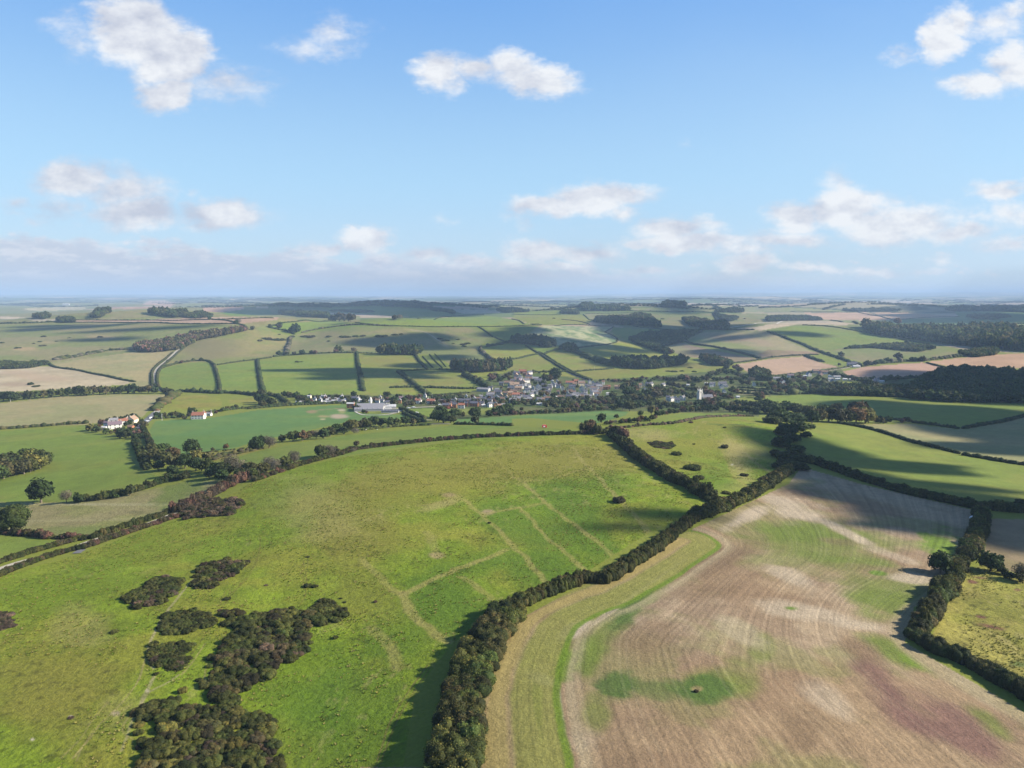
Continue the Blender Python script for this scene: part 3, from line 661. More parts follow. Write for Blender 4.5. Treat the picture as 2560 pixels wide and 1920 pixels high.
# centre of the swirl and rows lying along arcs round it
cen = at('n 2150,1560')[0]
right_h = smooth_line(at('g 1935,520 g 1900,690 g 1830,830 g 1700,1075 j 1500,215 j 1400,400 j 1700,640 j 2212,890 n 2900,2000'), 3)
d2, run2, sd2 = lines_dist(x, y, right_h)
rowc = d / (d + d2 + 1e-6) * 118 + (fbm(x, y, 90, 61, 2) - .5) * 3
runc = run
ROW[m] = np.stack([rowc, runc * .12, np.zeros(m.sum())], 1)
n1_ = fbm(x, y, 26, 201, 5, .6); n2_ = fbm(x, y, 55, 202, 4, .55)
along = fbm(rowc, runc * .10, 3.2, 203, 4, .65); al2 = fbm(rowc, runc * .05, 9, 204, 3, .6)
base = np.array((.300, .212, .122)); brown = np.array((.200, .130, .078)); pale_ = np.array((.400, .320, .215)); green = np.array((.165, .185, .050))
def mixc(c, k2, w): w = np.clip(w, 0, 1)[:, None]; return c * (1 - w) + np.asarray(k2) * w
c = np.tile(base, (len(x), 1))
c = mixc(c, pale_, smooth(.42, .66, n2_ * .9 + along * .1) * .55)
c = mixc(c, brown, smooth(.46, .70, n1_ * .94 + (1 - al2) * .06) * .55)
c = mixc(c, green, smooth(.50, .66, fbm(x, y, 34, 207, 5, .6)) * .45)
COL[m] = c; GRAIN[m] = .4
GR_, DG_, BG_, BR_, RD_, PL_ = (.135, .178, .030), (.070, .125, .024), (.128, .205, .018), (.205, .140, .080), (.190, .108, .082), (.420, .345, .240)
for s_, rx, ry, ro, cc_, st in [
 ('k 1350,490', 320, 60, .05, GR_, .75), ('k 1650,700', 220, 80, .1, GR_, .6), ('k 420,870', 150, 60, -.85, GR_, .7), ('k 1280,450', 240, 50, .05, GR_, .95), ('k 1500,570', 170, 30, .05, GR_, .8), ('k 1850,500', 90, 55, .1, BG_, .9), ('k 1650,760', 190, 70, .1, GR_, .85), ('k 1200,560', 200, 30, 0, GR_, .45), ('k 500,790', 120, 45, -.75, DG_, .8), ('k 620,700', 90, 30, -.7, GR_, .6),
 ('k 330,980', 60, 120, .3, GR_, .9), ('k 225,1020', 50, 60, .3, BG_, .8), ('k 440,1110', 100, 50, 0, DG_, .85), ('k 850,1115', 175, 74, .1, GR_, .8), ('k 830,1120', 120, 56, .1, DG_, .85), ('k 600,1115', 150, 44, 0, DG_, .6), ('k 1640,960', 130, 40, .45, GR_, .85), ('k 1750,1010', 90, 22, .5, BG_, .7), ('k 360,1220', 70, 90, 0, GR_, .65), ('k 110,1180', 18, 140, -.1, DG_, .8), ('k 1080,940', 50, 50, .5, GR_, .5), ('k 1000,1040', 90, 60, .5, GR_, .35), ('k 2050,1250', 140, 40, .6, GR_, .7),
 ('k 900,560', 170, 50, -.3, BR_, .9), ('k 600,900', 150, 80, -.2, BR_, .7), ('k 850,700', 130, 40, 0, BR_, .6), ('k 1520,960', 110, 40, .4, BR_, .8), ('k 1650,1150', 230, 75, .7, RD_, .95), ('k 1250,1320', 90, 110, .3, BR_, .8), ('k 1950,1300', 230, 70, .6, RD_, .9), ('k 1400,480', 120, 16, .1, BR_, .5), ('k 700,1260', 160, 90, .4, BR_, .35), ('k 450,1400', 120, 60, .4, BR_, .5), ('k 1550,600', 180, 20, .1, BR_, .45),
 ('k 1200,330', 150, 46, .35, PL_, .9), ('k 1010,380', 120, 30, -.45, PL_, .9), ('k 1440,440', 100, 16, .45, PL_, .85), ('k 265,870', 76, 30, -.5, PL_, .95), ('k 420,790', 130, 10, -.6, PL_, .7), ('k 600,660', 160, 8, -.6, PL_, .7), ('k 140,1080', 66, 26, .3, PL_, .9), ('k 1220,640', 120, 34, .35, PL_, .75), ('k 1230,780', 190, 38, .2, PL_, .8), ('k 1480,840', 160, 24, .15, PL_, .75), ('k 1700,640', 100, 20, .1, PL_, .8), ('k 1640,540', 110, 14, .3, PL_, .5), ('k 1950,1080', 190, 32, .62, PL_, .8), ('k 1380,1180', 120, 60, .65, PL_, .6), ('k 980,870', 110, 40, .4, PL_, .45), ('k 300,1350', 90, 60, .2, PL_, .4), ('k 215,1220', 7, 120, -.12, PL_, .8), ('k 1850,920', 120, 18, .35, PL_, .7),
 ('k 1200,770', 38, 12, .1, (.115, .20, .02), .95), ('k 1580,618', 32, 9, .1, (.115, .20, .02), .9), ('k 800,1120', 26, 13, 0, (.26, .20, .09), .8)]:
    patch(s_, rx * .68, ry * .68, ro, cc_, min(1, st * 1.05), .85 if cc_ in (DG_, BG_) else .6, SF, 9 if cc_ in (DG_, BG_) else 18)
c = COL[m]
# headland bands along the big hedge
hb = d + (fbm(x, y, 12, 90, 3) - .5) * 1.5
c = mixc(c, (.33, .262, .095), smooth(3.6, 1.6, hb))
c = mixc(c, (.225, .230, .050), smooth(2.4, 4.4, hb) * smooth(15.5, 13.5, hb) * .85)
c = mixc(c, (.125, .200, .014), smooth(13.2, 14.2, hb) * smooth(16.2, 15.2, hb) * .9)
c = mixc(c, (.36, .30, .18), smooth(16.2, 17.5, hb) * smooth(22, 18, hb) * .6)
c = mixc(c, (.33, .27, .15), smooth(6, 2, d2) * .8)
# drill lines and wheel marks
dl = .75 * (fbm(rowc, runc * .012, .7, 301, 2, .6) - .5) + .16 * np.sin(rowc * 2 * math.pi / 2.6 + 2 * fbm(rowc, runc * .02, 6, 302, 2)) * (.3 + .9 * fbm(x, y, 40, 303, 2))
c = c * (1 + (.42 * dl * smooth(15, 20, d) + .5 * dl * smooth(17, 4, d) * .6)[:, None])
tram = np.abs(((rowc + (fbm(x, y, 40, 8, 2) - .5) * .8) / 12.0) % 1 - .5) * 12
c = mixc(c, (.5, .43, .29), smooth(.45, .2, np.abs(tram - 1.0)) * .07 * smooth(16, 20, d))
COL[m] = c * (1 + .35 * (fbm(x, y, 2.2, 88, 3, .6) - .5)[:, None])
# tussocks: dark flecks in rough grass
for wd, st in ((H, .45), (HH[1:], .5), (('yellow rough pasture',), .65), (('pale meadow',), .35)):
    m = fmask(*wd); x, y = GX[m], GY[m]
    f1 = smooth(.64, .76, fbm(x * .8, y, 2.6, 401, 3, .65)) * smooth(.40, .6, fbm(x, y, 22, 402, 3))
    f2 = smooth(.62, .75, fbm(x, y * .6, 3.6, 403, 3, .65)) * smooth(.45, .65, fbm(x, y, 30, 404, 3))
    COL[m] *= (1 - .75 * st * f1)[:, None]
    blend(m, (.36, .31, .12), f2 * st * .7)
YP = ('yellow rough pasture',)
for s_, rx, ry, ro, cc_ in [('w 1210,1350', 16, 4, .3, (.17, .09, .05)), ('j 1930,265', 18, 4, .2, (.16, .07, .05)), ('j 2010,330', 38, 6, .2, (.15, .06, .045)), ('w 1950,1490', 12, 3, 0, (.2, .12, .06)),
                         ('j 2180,570', 26, 10, .1, (.11, .15, .04)), ('j 2170,90', 12, 3, .1, (.17, .1, .05)), ('j 1880,40', 14, 4, .1, (.17, .08, .05)), ('w 1330,1290', 20, 3, .1, (.19, .11, .06))]:
    patch(s_, rx, ry, ro, cc_, .9, .35, YP, 3)
patch('g 1920,850', 30, 20, -.8, (.12, .2, .02), .9, .3, ('small brown plot',)); patch('g 1940,760', 8, 50, .25, (.2, .24, .03), .9, .3, ('small brown plot',))
COL = np.clip(COL * .62, .005, .85)   # measured against sunlit turf at about a tenth

# material for all ground: surveyed colour, plus grain that follows the drill direction
def ground_mat(name, rowy=.25, grain=.3, bump=.35, gs=1.2):
    m_ = bpy.data.materials.new(name); m_.use_nodes = True; N = NT(m_.node_tree); N.n.clear()
    out = N.node('ShaderNodeOutputMaterial'); bs = N.node('ShaderNodeBsdfPrincipled'); N.l.new(bs.outputs[0], out.inputs[0])
    bs.inputs['Roughness'].default_value = .95; bs.inputs['Specular IOR Level'].default_value = .12
    ca = N.node('ShaderNodeAttribute', attribute_name='tint'); ra = N.node('ShaderNodeAttribute', attribute_name='rows')
    geo = N.node('ShaderNodeNewGeometry'); pos = geo.outputs['Position']
    a = N.noise(pos, gs, 5, .7); b = N.noise(pos, .09, 4, .6)
    rw = N.noise(N.vm('MULTIPLY', ra.outputs['Vector'], (1.0, .05, 1)), 1.1, 3, .6)
    f = N.m('ADD', N.m('MULTIPLY', N.m('SUBTRACT', a, .5), grain * 2.2), N.m('MULTIPLY', N.m('SUBTRACT', rw, .5), rowy * 2))
    f = N.m('ADD', f, N.m('MULTIPLY', N.m('SUBTRACT', b, .5), .25))
    f = N.m('ADD', f, 1.0)
    colr = N.vm('SCALE', ca.outputs['Color']); N.put(colr.node.inputs[3], f)
    N.put(bs.inputs['Base Color'], colr)
    h = N.noise(pos, gs * .55, 6, .7)
    bp = N.node('ShaderNodeBump'); bp.inputs['Strength'].default_value = bump; bp.inputs['Distance'].default_value = .9
    N.put(bp.inputs['Height'], h); N.put(bs.inputs['Normal'], bp.outputs[0])
    return m_
GM = {'grass': ground_mat('grass_turf', .12, .30, .55, .9), 'rough': ground_mat('rough_grass', .10, .62, 1.0, .8), 'earth': ground_mat('earth_and_stubble', .22, .34, .45, 1.1), 'drilled': ground_mat('drilled_stubble', .36, .46, .6, 1.6)}
def gm_for(kd): return GM['drilled'] if kd == 'arable' else GM['rough'] if kd in ('hill', 'ochre', 'pale', 'rough') else GM['earth'] if kd in ('stubble', 'straw', 'plough', 'soil', 'stripe', 'arable') else GM['grass']

nc, nr = GX.shape
VI = np.arange(nc * nr).reshape(nc, nr)
quad = np.stack([VI[:-1, :-1], VI[1:, :-1], VI[1:, 1:], VI[:-1, 1:]], -1).reshape(-1, 4)
qf = FID[:-1, :-1].reshape(-1)
VX = np.stack([GX, GY, GZ], -1).reshape(-1, 3); CF = COL.reshape(-1, 3); RF = ROW.reshape(-1, 3)
NAMES = {'lush': 'grass_field', 'crop': 'grass_field', 'pasture': 'pasture_field', 'hill': 'pasture_field', 'down': 'pasture_field', 'pale': 'meadow_field', 'stubble': 'stubble_field', 'straw': 'stubble_field',
         'plough': 'ploughed_field', 'soil': 'ploughed_field', 'stripe': 'stubble_field', 'rough': 'village_ground', 'arable': 'stubble_field', 'ochre': 'pasture_field', 'farland': 'ground'}
def ground_piece(name, sel, mat, label):
    q = quad[sel]
    if not len(q): return
    used, inv = np.unique(q, return_inverse=True)
    me = np_mesh(name, VX[used], inv.reshape(-1, 4), [mat], True,
                 {'tint': ('FLOAT_COLOR', 'POINT', np.concatenate([CF[used], np.ones((len(used), 1))], 1)), 'rows': ('FLOAT_VECTOR', 'POINT', RF[used])})
    tag(link(name, me), label, kind='structure')
# centre cap under the camera
used0 = VI[:, 0]
ground_piece('ground', qf < 0, GM['grass'], 'distant quilt of fields and downland running out to the horizon')
for k_, (kd, lb, poly) in enumerate(FIELDS):
    ground_piece(NAMES[kd], qf == k_, gm_for(kd), lb)
cap = np.concatenate([VX[used0], [[0, 0, float(terr(np.array([0.]), np.array([1.]))[0])]]]); n_ = len(used0)
capf = np.array([[i, i + 1, n_] for i in range(n_ - 1)], np.int32)[:, ::-1]
cme = np_mesh('ground', cap, capf, [GM['rough']], True, {'tint': ('FLOAT_COLOR', 'POINT', np.tile([.12, .18, .02, 1], (n_ + 1, 1))), 'rows': ('FLOAT_VECTOR', 'POINT', cap)})
tag(link('ground', cme), 'grass of the hilltop directly below the viewpoint', kind='structure')
print('ground done', len(quad))
# ------------------------------------------------------------------ plants: materials and stock shapes
def simple_mat(name, col, rough=.8, noise_=0.0, ns=1.0, spec=.2, metal=0.0):
    m_ = bpy.data.materials.new(name); m_.use_nodes = True; N = NT(m_.node_tree); N.n.clear()
    out = N.node('ShaderNodeOutputMaterial'); bs = N.node('ShaderNodeBsdfPrincipled'); N.l.new(bs.outputs[0], out.inputs[0])
    bs.inputs['Roughness'].default_value = rough; bs.inputs['Specular IOR Level'].default_value = spec; bs.inputs['Metallic'].default_value = metal
    if noise_:
        geo = N.node('ShaderNodeNewGeometry'); a = N.noise(geo.outputs['Position'], ns, 4, .65)
        f = N.m('MULTIPLY_ADD', N.m('SUBTRACT', a, .5), noise_ * 2, 1.0)
        v = N.vm('SCALE', tuple(col)); N.put(v.node.inputs[3], f); N.put(bs.inputs['Base Color'], v)
    else: bs.inputs['Base Color'].default_value = (*col, 1)
    return m_
def leaf_mat():
    m_ = bpy.data.materials.new('foliage'); m_.use_nodes = True; N = NT(m_.node_tree); N.n.clear()
    out = N.node('ShaderNodeOutputMaterial'); bs = N.node('ShaderNodeBsdfPrincipled')
    bs.inputs['Roughness'].default_value = .8; bs.inputs['Specular IOR Level'].default_value = .15
    ca = N.node('ShaderNodeAttribute', attribute_name='leaf'); oi = N.node('ShaderNodeObjectInfo')
    geo = N.node('ShaderNodeNewGeometry'); a = N.noise(geo.outputs['Position'], .35, 3, .6)
    c = N.vm('MULTIPLY', ca.outputs['Color'], oi.outputs['Color'])
    v = N.vm('SCALE', c); N.put(v.node.inputs[3], N.m('MULTIPLY_ADD', N.m('SUBTRACT', a, .5), .8, 1.0))
    N.put(bs.inputs['Base Color'], v)
    tr = N.node('ShaderNodeBsdfTranslucent'); N.put(tr.inputs['Color'], v)
    mx = N.node('ShaderNodeMixShader'); mx.inputs[0].default_value = .22
    N.l.new(bs.outputs[0], mx.inputs[1]); N.l.new(tr.outputs[0], mx.inputs[2]); N.l.new(mx.outputs[0], out.inputs[0])
    return m_
LEAF = leaf_mat()
BARK = simple_mat('bark', (.11, .09, .065), .9, .5, 3.0)

def ico(sub):
    import bmesh
    bm = bmesh.new(); bmesh.ops.create_icosphere(bm, subdivisions=sub, radius=1.0)
    V = np.array([v.co[:] for v in bm.verts]); Fc = np.array([[v.index for v in f.verts] for f in bm.faces]); bm.free()
    return V, Fc
ICO = {k_: ico(k_) for k_ in (1, 2, 3)}

def foliage(name, lobes, nleaf, lsize, seed, core=.80, core_sub=2, up=.25, gap=.0, tone=.35, flat=0.0, speck=0.0):
    """crown: leafy quads spread through the outer shell of several lobes round darker inner masses"""
    g = np.random.RandomState(seed); V = []; Fq = []; Cc = []; nv = 0
    lob = np.array([l[:3] + (l[3] if isinstance(l[3], tuple) else (l[3],) * 3) for l in lobes], float)
    ltone = 1 + tone * (g.rand(len(lob)) - .5) * 1.2
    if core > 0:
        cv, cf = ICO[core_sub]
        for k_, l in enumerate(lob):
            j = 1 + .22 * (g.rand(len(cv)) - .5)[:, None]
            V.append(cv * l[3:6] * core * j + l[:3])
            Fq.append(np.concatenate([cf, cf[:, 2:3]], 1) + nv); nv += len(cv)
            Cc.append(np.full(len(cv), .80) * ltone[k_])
    area = (lob[:, 3] * lob[:, 4] + lob[:, 3] * lob[:, 5] + lob[:, 4] * lob[:, 5]); pr = area / area.sum()
    if nleaf:
        L = g.choice(len(lob), nleaf, p=pr)
        d = g.normal(size=(nleaf, 3)); d[:, 2] += up; d /= np.linalg.norm(d, axis=1)[:, None]
        bump = 1 + .16 * np.sin(d[:, 0] * 7 + L) * np.sin(d[:, 1] * 6 - L * 2) * np.cos(d[:, 2] * 5 + L)
        rr_ = (1.0 - .26 * g.rand(nleaf) ** 1.5) * bump
        c = lob[L, :3] + d * lob[L, 3:6] * rr_[:, None]
        nrm = d * (.9) + g.normal(size=(nleaf, 3)) * .55; nrm /= np.linalg.norm(nrm, axis=1)[:, None]
        t1 = np.cross(nrm, g.normal(size=(nleaf, 3))); t1 /= np.linalg.norm(t1, axis=1)[:, None]; t2 = np.cross(nrm, t1)
        s1 = lsize * (.55 + .9 * g.rand(nleaf))[:, None]; s2 = s1 * (.55 + .5 * g.rand(nleaf))[:, None]
        q = np.stack([c - t1 * s1, c - t2 * s2, c + t1 * s1, c + t2 * s2 * .8], 1)
        V.append(q.reshape(-1, 3)); Fq.append(np.arange(nleaf * 4).reshape(-1, 4) + nv); nv += nleaf * 4
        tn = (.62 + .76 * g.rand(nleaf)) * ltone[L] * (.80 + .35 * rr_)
        Cc.append(np.repeat(tn, 4))
    V = np.concatenate(V); cc_ = np.concatenate(Cc)
    if flat: V[:, 2] = np.maximum(V[:, 2], flat)
    hue = g.rand(len(cc_)) * .0
    col = np.stack([cc_, cc_, cc_, np.ones_like(cc_)], 1)
    fl = np.repeat(g.rand(nleaf) < speck, 4) if nleaf else np.zeros(0, bool); fl = np.concatenate([np.zeros(len(cc_) - len(fl), bool), fl])
    col[fl, :3] *= np.array((2.4, 1.8, 1.7))
    k1 = 1 + .22 * (vnoise(V[:, 0] * 1.9 + seed, V[:, 1] * 1.9 + V[:, 2] * 1.3, seed) - .5); col[:, 0] *= k1; col[:, 2] /= k1
    F4 = np.concatenate(Fq)
    me = np_mesh(name, V, F4[:, :4], [LEAF], False, {'leaf': ('FLOAT_COLOR', 'POINT', col)}) if False else mixed_mesh(name, V, F4, col)
    return me
def mixed_mesh(name, V, F4, col, mats=None, smooth_=False):
    """quads and triangles together (a triangle repeats its last corner)"""
    tri = F4[:, 2] == F4[:, 3]
    cnt = np.where(tri, 3, 4); n = len(F4)
    ls = np.concatenate([[0], np.cumsum(cnt)[:-1]]).astype(np.int32)
    keep = np.ones((n, 4), bool); keep[tri, 3] = False
    idx = F4[keep].astype(np.int32)
    me = bpy.data.meshes.new(name)
    me.vertices.add(len(V)); me.vertices.foreach_set('co', np.asarray(V, np.float32).ravel())
    me.loops.add(len(idx)); me.loops.foreach_set('vertex_index', idx)
    me.polygons.add(n); me.polygons.foreach_set('loop_start', ls)
    if smooth_: me.polygons.foreach_set('use_smooth', np.ones(n, bool))
    a_ = me.attributes.new('leaf', 'FLOAT_COLOR', 'POINT'); a_.data.foreach_set('color', np.asarray(col, np.float32).ravel())
    for m_ in (mats or [LEAF]): me.materials.append(m_)
    me.update(calc_edges=True)
    return me

def lobes_round(seed, n=9, r=1.0, zc=1.15, zr=.85, small=.5):
    g = np.random.RandomState(seed); out = [(0, 0, zc - .05, (.62 * r, .62 * r, .62 * zr))]
    for k_ in range(n):
        a = k_ * 2.4 + g.rand() * .6; e = -.45 + 1.35 * ((k_ + .5) / n); rad = math.cos(e * 1.15) * .56 * r
        s_ = small * (.75 + .5 * g.rand()) * r
        out.append((rad * math.cos(a), rad * math.sin(a), zc + math.sin(e) * zr * .62, (s_, s_, s_ * .85)))
    return out
def lobes_bush(seed, n=6):
    g = np.random.RandomState(seed); out = [(0, 0, .35, (.7, .7, .6))]
    for k_ in range(n):
        a = k_ * 2.4 + g.rand(); rad = .45 + .2 * g.rand(); s_ = .38 + .22 * g.rand()
        out.append((rad * math.cos(a), rad * math.sin(a), .28 + .42 * g.rand(), (s_, s_, s_ * .95)))
    return out
BUSH = [foliage('shrub_leaves', lobes_bush(s, 6), 2200, .065, s, speck=.10) for s in (1, 2, 3, 4, 5)]
BUSH_HERO = [foliage('shrub_leaves', lobes_bush(s, 9), 6500, .036, s, core=.84, core_sub=3, speck=.14, tone=.6) for s in (6, 7, 8, 9, 10)]
BUSH_MID = [foliage('shrub_leaves', lobes_bush(s, 5), 420, .15, s, core_sub=1) for s in (11, 12, 13)]
CROWN = [foliage('crown_leaves', lobes_round(s, 12), 3600, .062, s) for s in (21, 22, 23)]
CROWN_MID = [foliage('crown_leaves', lobes_round(s, 9), 750, .13, s, core_sub=1) for s in (31, 32, 33, 34)]
CROWN_LOW = [foliage('crown_leaves', lobes_round(s, 6, small=.58), 150, .24, s, core_sub=1) for s in (41, 42, 43)]
def lobes_cone(seed):
    g = np.random.RandomState(seed); return [(g.rand() * .1, g.rand() * .1, .35 + k_ * .33, (.72 - .13 * k_, .72 - .13 * k_, .34)) for k_ in range(5)]
CONE = [foliage('crown_leaves', lobes_cone(s), 800, .12, s, core_sub=1) for s in (51, 52)]
BARE = [foliage('crown_leaves', lobes_round(s, 9), 1500, .055, s, core=0) for s in (61, 62)]
BUSH_THIN = [foliage('shrub_leaves', lobes_bush(s, 6), 1100, .06, s, core=.45) for s in (71, 72)]

def trunk_mesh(seed, h=1.0, r=.075, limbs=5, spread=.5):
    """tapered trunk with rising limbs"""
    g = np.random.RandomState(seed); V = []; Fq = []
    def tube(p, rad):
        n0 = sum(len(v) for v in V); K = 7; p = np.array(p); vv = []
        for i, (q, r_) in enumerate(zip(p, rad)):
            a = np.arange(K) * 2 * math.pi / K
            vv.append(np.stack([q[0] + r_ * np.cos(a), q[1] + r_ * np.sin(a), np.full(K, q[2])], 1))
        V.append(np.concatenate(vv))
        for i in range(len(p) - 1):
            for k_ in range(K):
                Fq.append([n0 + i * K + k_, n0 + i * K + (k_ + 1) % K, n0 + (i + 1) * K + (k_ + 1) % K, n0 + (i + 1) * K + k_])
    tube([(0, 0, -.12), (.01, 0, .1), (.02, .01, .45), (0, .02, h)], [r * 1.5, r * 1.05, r * .85, r * .45])
    for k_ in range(limbs):
        a = k_ * 2.4 + g.rand(); z0 = .4 + .35 * g.rand() * h; l = spread * (.8 + .5 * g.rand())
        tube([(0, 0, z0), (l * .5 * math.cos(a), l * .5 * math.sin(a), z0 + .3), (l * math.cos(a), l * math.sin(a), z0 + .62)], [r * .5, r * .33, r * .12])
    return np_mesh('trunk_wood', np.concatenate(V), Fq, [BARK], True)
TRUNK = [trunk_mesh(s) for s in (1, 2)]
TRUNK_BARE = [trunk_mesh(s, 1.3, .06, 22, .62) for s in (3, 4)]

PAL = {'d': ((.030, .055, .014), (.042, .066, .018)), 'g': ((.055, .085, .020), (.070, .100, .024)), 'y': ((.120, .125, .030), (.150, .140, .035)),
       'o': ((.130, .088, .036), (.165, .100, .045)), 'r': ((.120, .070, .048), (.150, .085, .062)), 'b': ((.120, .108, .072), (.160, .140, .098)),
       'c': ((.022, .042, .018), (.030, .052, .022)), 'm': ((.080, .082, .026), (.105, .092, .034)), 'p': ((.085, .066, .042), (.125, .092, .064)),
       'k': ((.036, .052, .014), (.062, .068, .020)), 's': ((.052, .074, .016), (.088, .096, .024)), 'u': ((.080, .066, .036), (.058, .058, .024))}
LOOK = {'d': 'dark green tree', 'g': 'leafy green tree', 'y': 'yellow green tree', 'o': 'orange brown tree', 'r': 'reddish brown tree',
        'b': 'thin pale grey tree', 'c': 'dark pointed conifer', 'm': 'olive brown tree', 'u': 'dull brown tree', 'k': 'dark olive tree', 's': 'bushy olive tree'}
rp = random.Random(11)
def pal(kd, v=.18):
    a, b = PAL[kd]; t = rp.random(); s_ = 1 + v * (rp.random() * 2 - 1)
    return tuple((a[i] * (1 - t) + b[i] * t) * s_ * .62 for i in range(3)) + (1,)

_ones = ['', 'first', 'second', 'third', 'fourth', 'fifth', 'sixth', 'seventh', 'eighth', 'ninth', 'tenth', 'eleventh', 'twelfth', 'thirteenth', 'fourteenth', 'fifteenth', 'sixteenth', 'seventeenth', 'eighteenth', 'nineteenth']
_tens = ['', '', 'twenty', 'thirty', 'forty', 'fifty', 'sixty', 'seventy', 'eighty', 'ninety']
def ordinal(n):
    if n < 20: return _ones[n]
    if n % 10 == 0: return _tens[n // 10][:-1] + 'ieth'
    return _tens[n // 10] + '-' + _ones[n % 10]

# ------------------------------------------------------------------ hedges
def hedge(label, s, w, h, mix='dk', step=None, gaps=0.0, wild=.25, parts=None, name='hedge', hm=None):
    """a hedge along a surveyed line: near ones are rows of leafy shrubs (parts), far ones one clipped or ragged mass"""
    line = at(s) if isinstance(s, str) else s
    line = smooth_line(line, 2)
    Dm = float(np.mean(line[:, 1])); Dn = float(np.min(line[:, 1]))
    g = np.random.RandomState(sum(map(ord, label)))
    near = Dn < 560 if parts is None else parts
    step = step or (w * .2 if w > 5 and Dn < 460 else None)
    if near:
        stp = step or max(w * .30, .9)
        q = resample(line[:, :2], stp); lanes = max(1, int(round(w / (h * 1.25))))
        if len(q) * lanes > 290: stp *= len(q) * lanes / 285.0; q = resample(line[:, :2], stp)
        ctr = q[len(q) // 2]; cz = float(terr(ctr[0], ctr[1]))
        root = link(name, None, loc=(ctr[0], ctr[1], cz)); tag(root, label, 'hedge')
        tang = np.gradient(q, axis=0); tang /= np.linalg.norm(tang, axis=1)[:, None] + 1e-9; nm = np.stack([-tang[:, 1], tang[:, 0]], 1)
        for i in range(len(q)):
            dist = math.hypot(*q[i]); lib = BUSH_HERO if dist < 300 else BUSH if dist < 480 else BUSH_MID
            for l in range(lanes):
                off = ((l + .5) / lanes - .5) * w * .62 + (g.rand() - .5) * w * .16
                if g.rand() < gaps: continue
                p = q[i] + nm[i] * off + tang[i] * (g.rand() - .5) * stp * .7
                hh = hm[0] + (hm[1] - hm[0]) * i / len(q) if hm else h
                sx = (w / lanes * .66 + stp * .12) * (1 + wild * (g.rand() - .5)); sx = max(sx * .80, stp * .75)
                sz = hh * (1 + wild * 1.6 * (g.rand() - .4)) / 1.05
                o = link('shrub', lib[g.randint(len(lib))], root, (p[0] - ctr[0], p[1] - ctr[1], float(terr(p[0], p[1])) - cz - .15 * sz), (0, 0, g.rand() * 6.28), (sx, sx * (.85 + .3 * g.rand()), sz))
                o.color = pal(mix[g.randint(len(mix))], .35)
        return root
    stp = step or max(1.1, Dm * .00105, w * .35)
    q = resample(line[:, :2], stp); n = len(q)
    tang = np.gradient(q, axis=0); tang /= np.linalg.norm(tang, axis=1)[:, None] + 1e-9; nm = np.stack([-tang[:, 1], tang[:, 0]], 1)
    q = q + nm * ((g.rand(n) - .5) * w * .35)[:, None]
    ok = g.rand(n) >= gaps; q = q[ok]; tang = tang[ok]; n = len(q)
    cv, cf = ICO[1]; lo = Dm > 1500
    sx = np.maximum(w * .5, stp * .72) * (1 + wild * (g.rand(n) - .5)); big = (g.rand(n) > .94) * wild * 1.1
    sz = h * .62 * (1 + wild * 1.5 * (g.rand(n) - .5) + big); sx = sx * (1 + big * .5)
    z = terr(q[:, 0], q[:, 1])
    V = cv[None] * np.stack([sx, sx, sz], 1)[:, None] * (1 + .35 * (g.rand(n, len(cv)) - .5))[..., None]
    V[..., 0] += q[:, 0, None]; V[..., 1] += q[:, 1, None]; V[..., 2] += (z + sz * .45)[:, None]
    Fi = cf[None] + (np.arange(n) * len(cv))[:, None, None]; Fi = Fi.reshape(-1, 3)
    cols = np.array([pal(mix[g.randint(len(mix))]) for _ in range(n)])
    cl = np.repeat(cols[:, None], len(cv), 1) * (1 + .35 * (g.rand(n, len(cv), 1) - .5)); cl[..., 3] = 1
    ctr = q[n // 2]; cz = float(terr(ctr[0], ctr[1]))
    V = V.reshape(-1, 3) - np.array([ctr[0], ctr[1], cz])
    me = mixed_mesh('hedge_mass', V, np.concatenate([Fi, Fi[:, 2:3]], 1), cl.reshape(-1, 4))
    return tag(link(name, me, loc=(ctr[0], ctr[1], cz)), label, 'hedge')

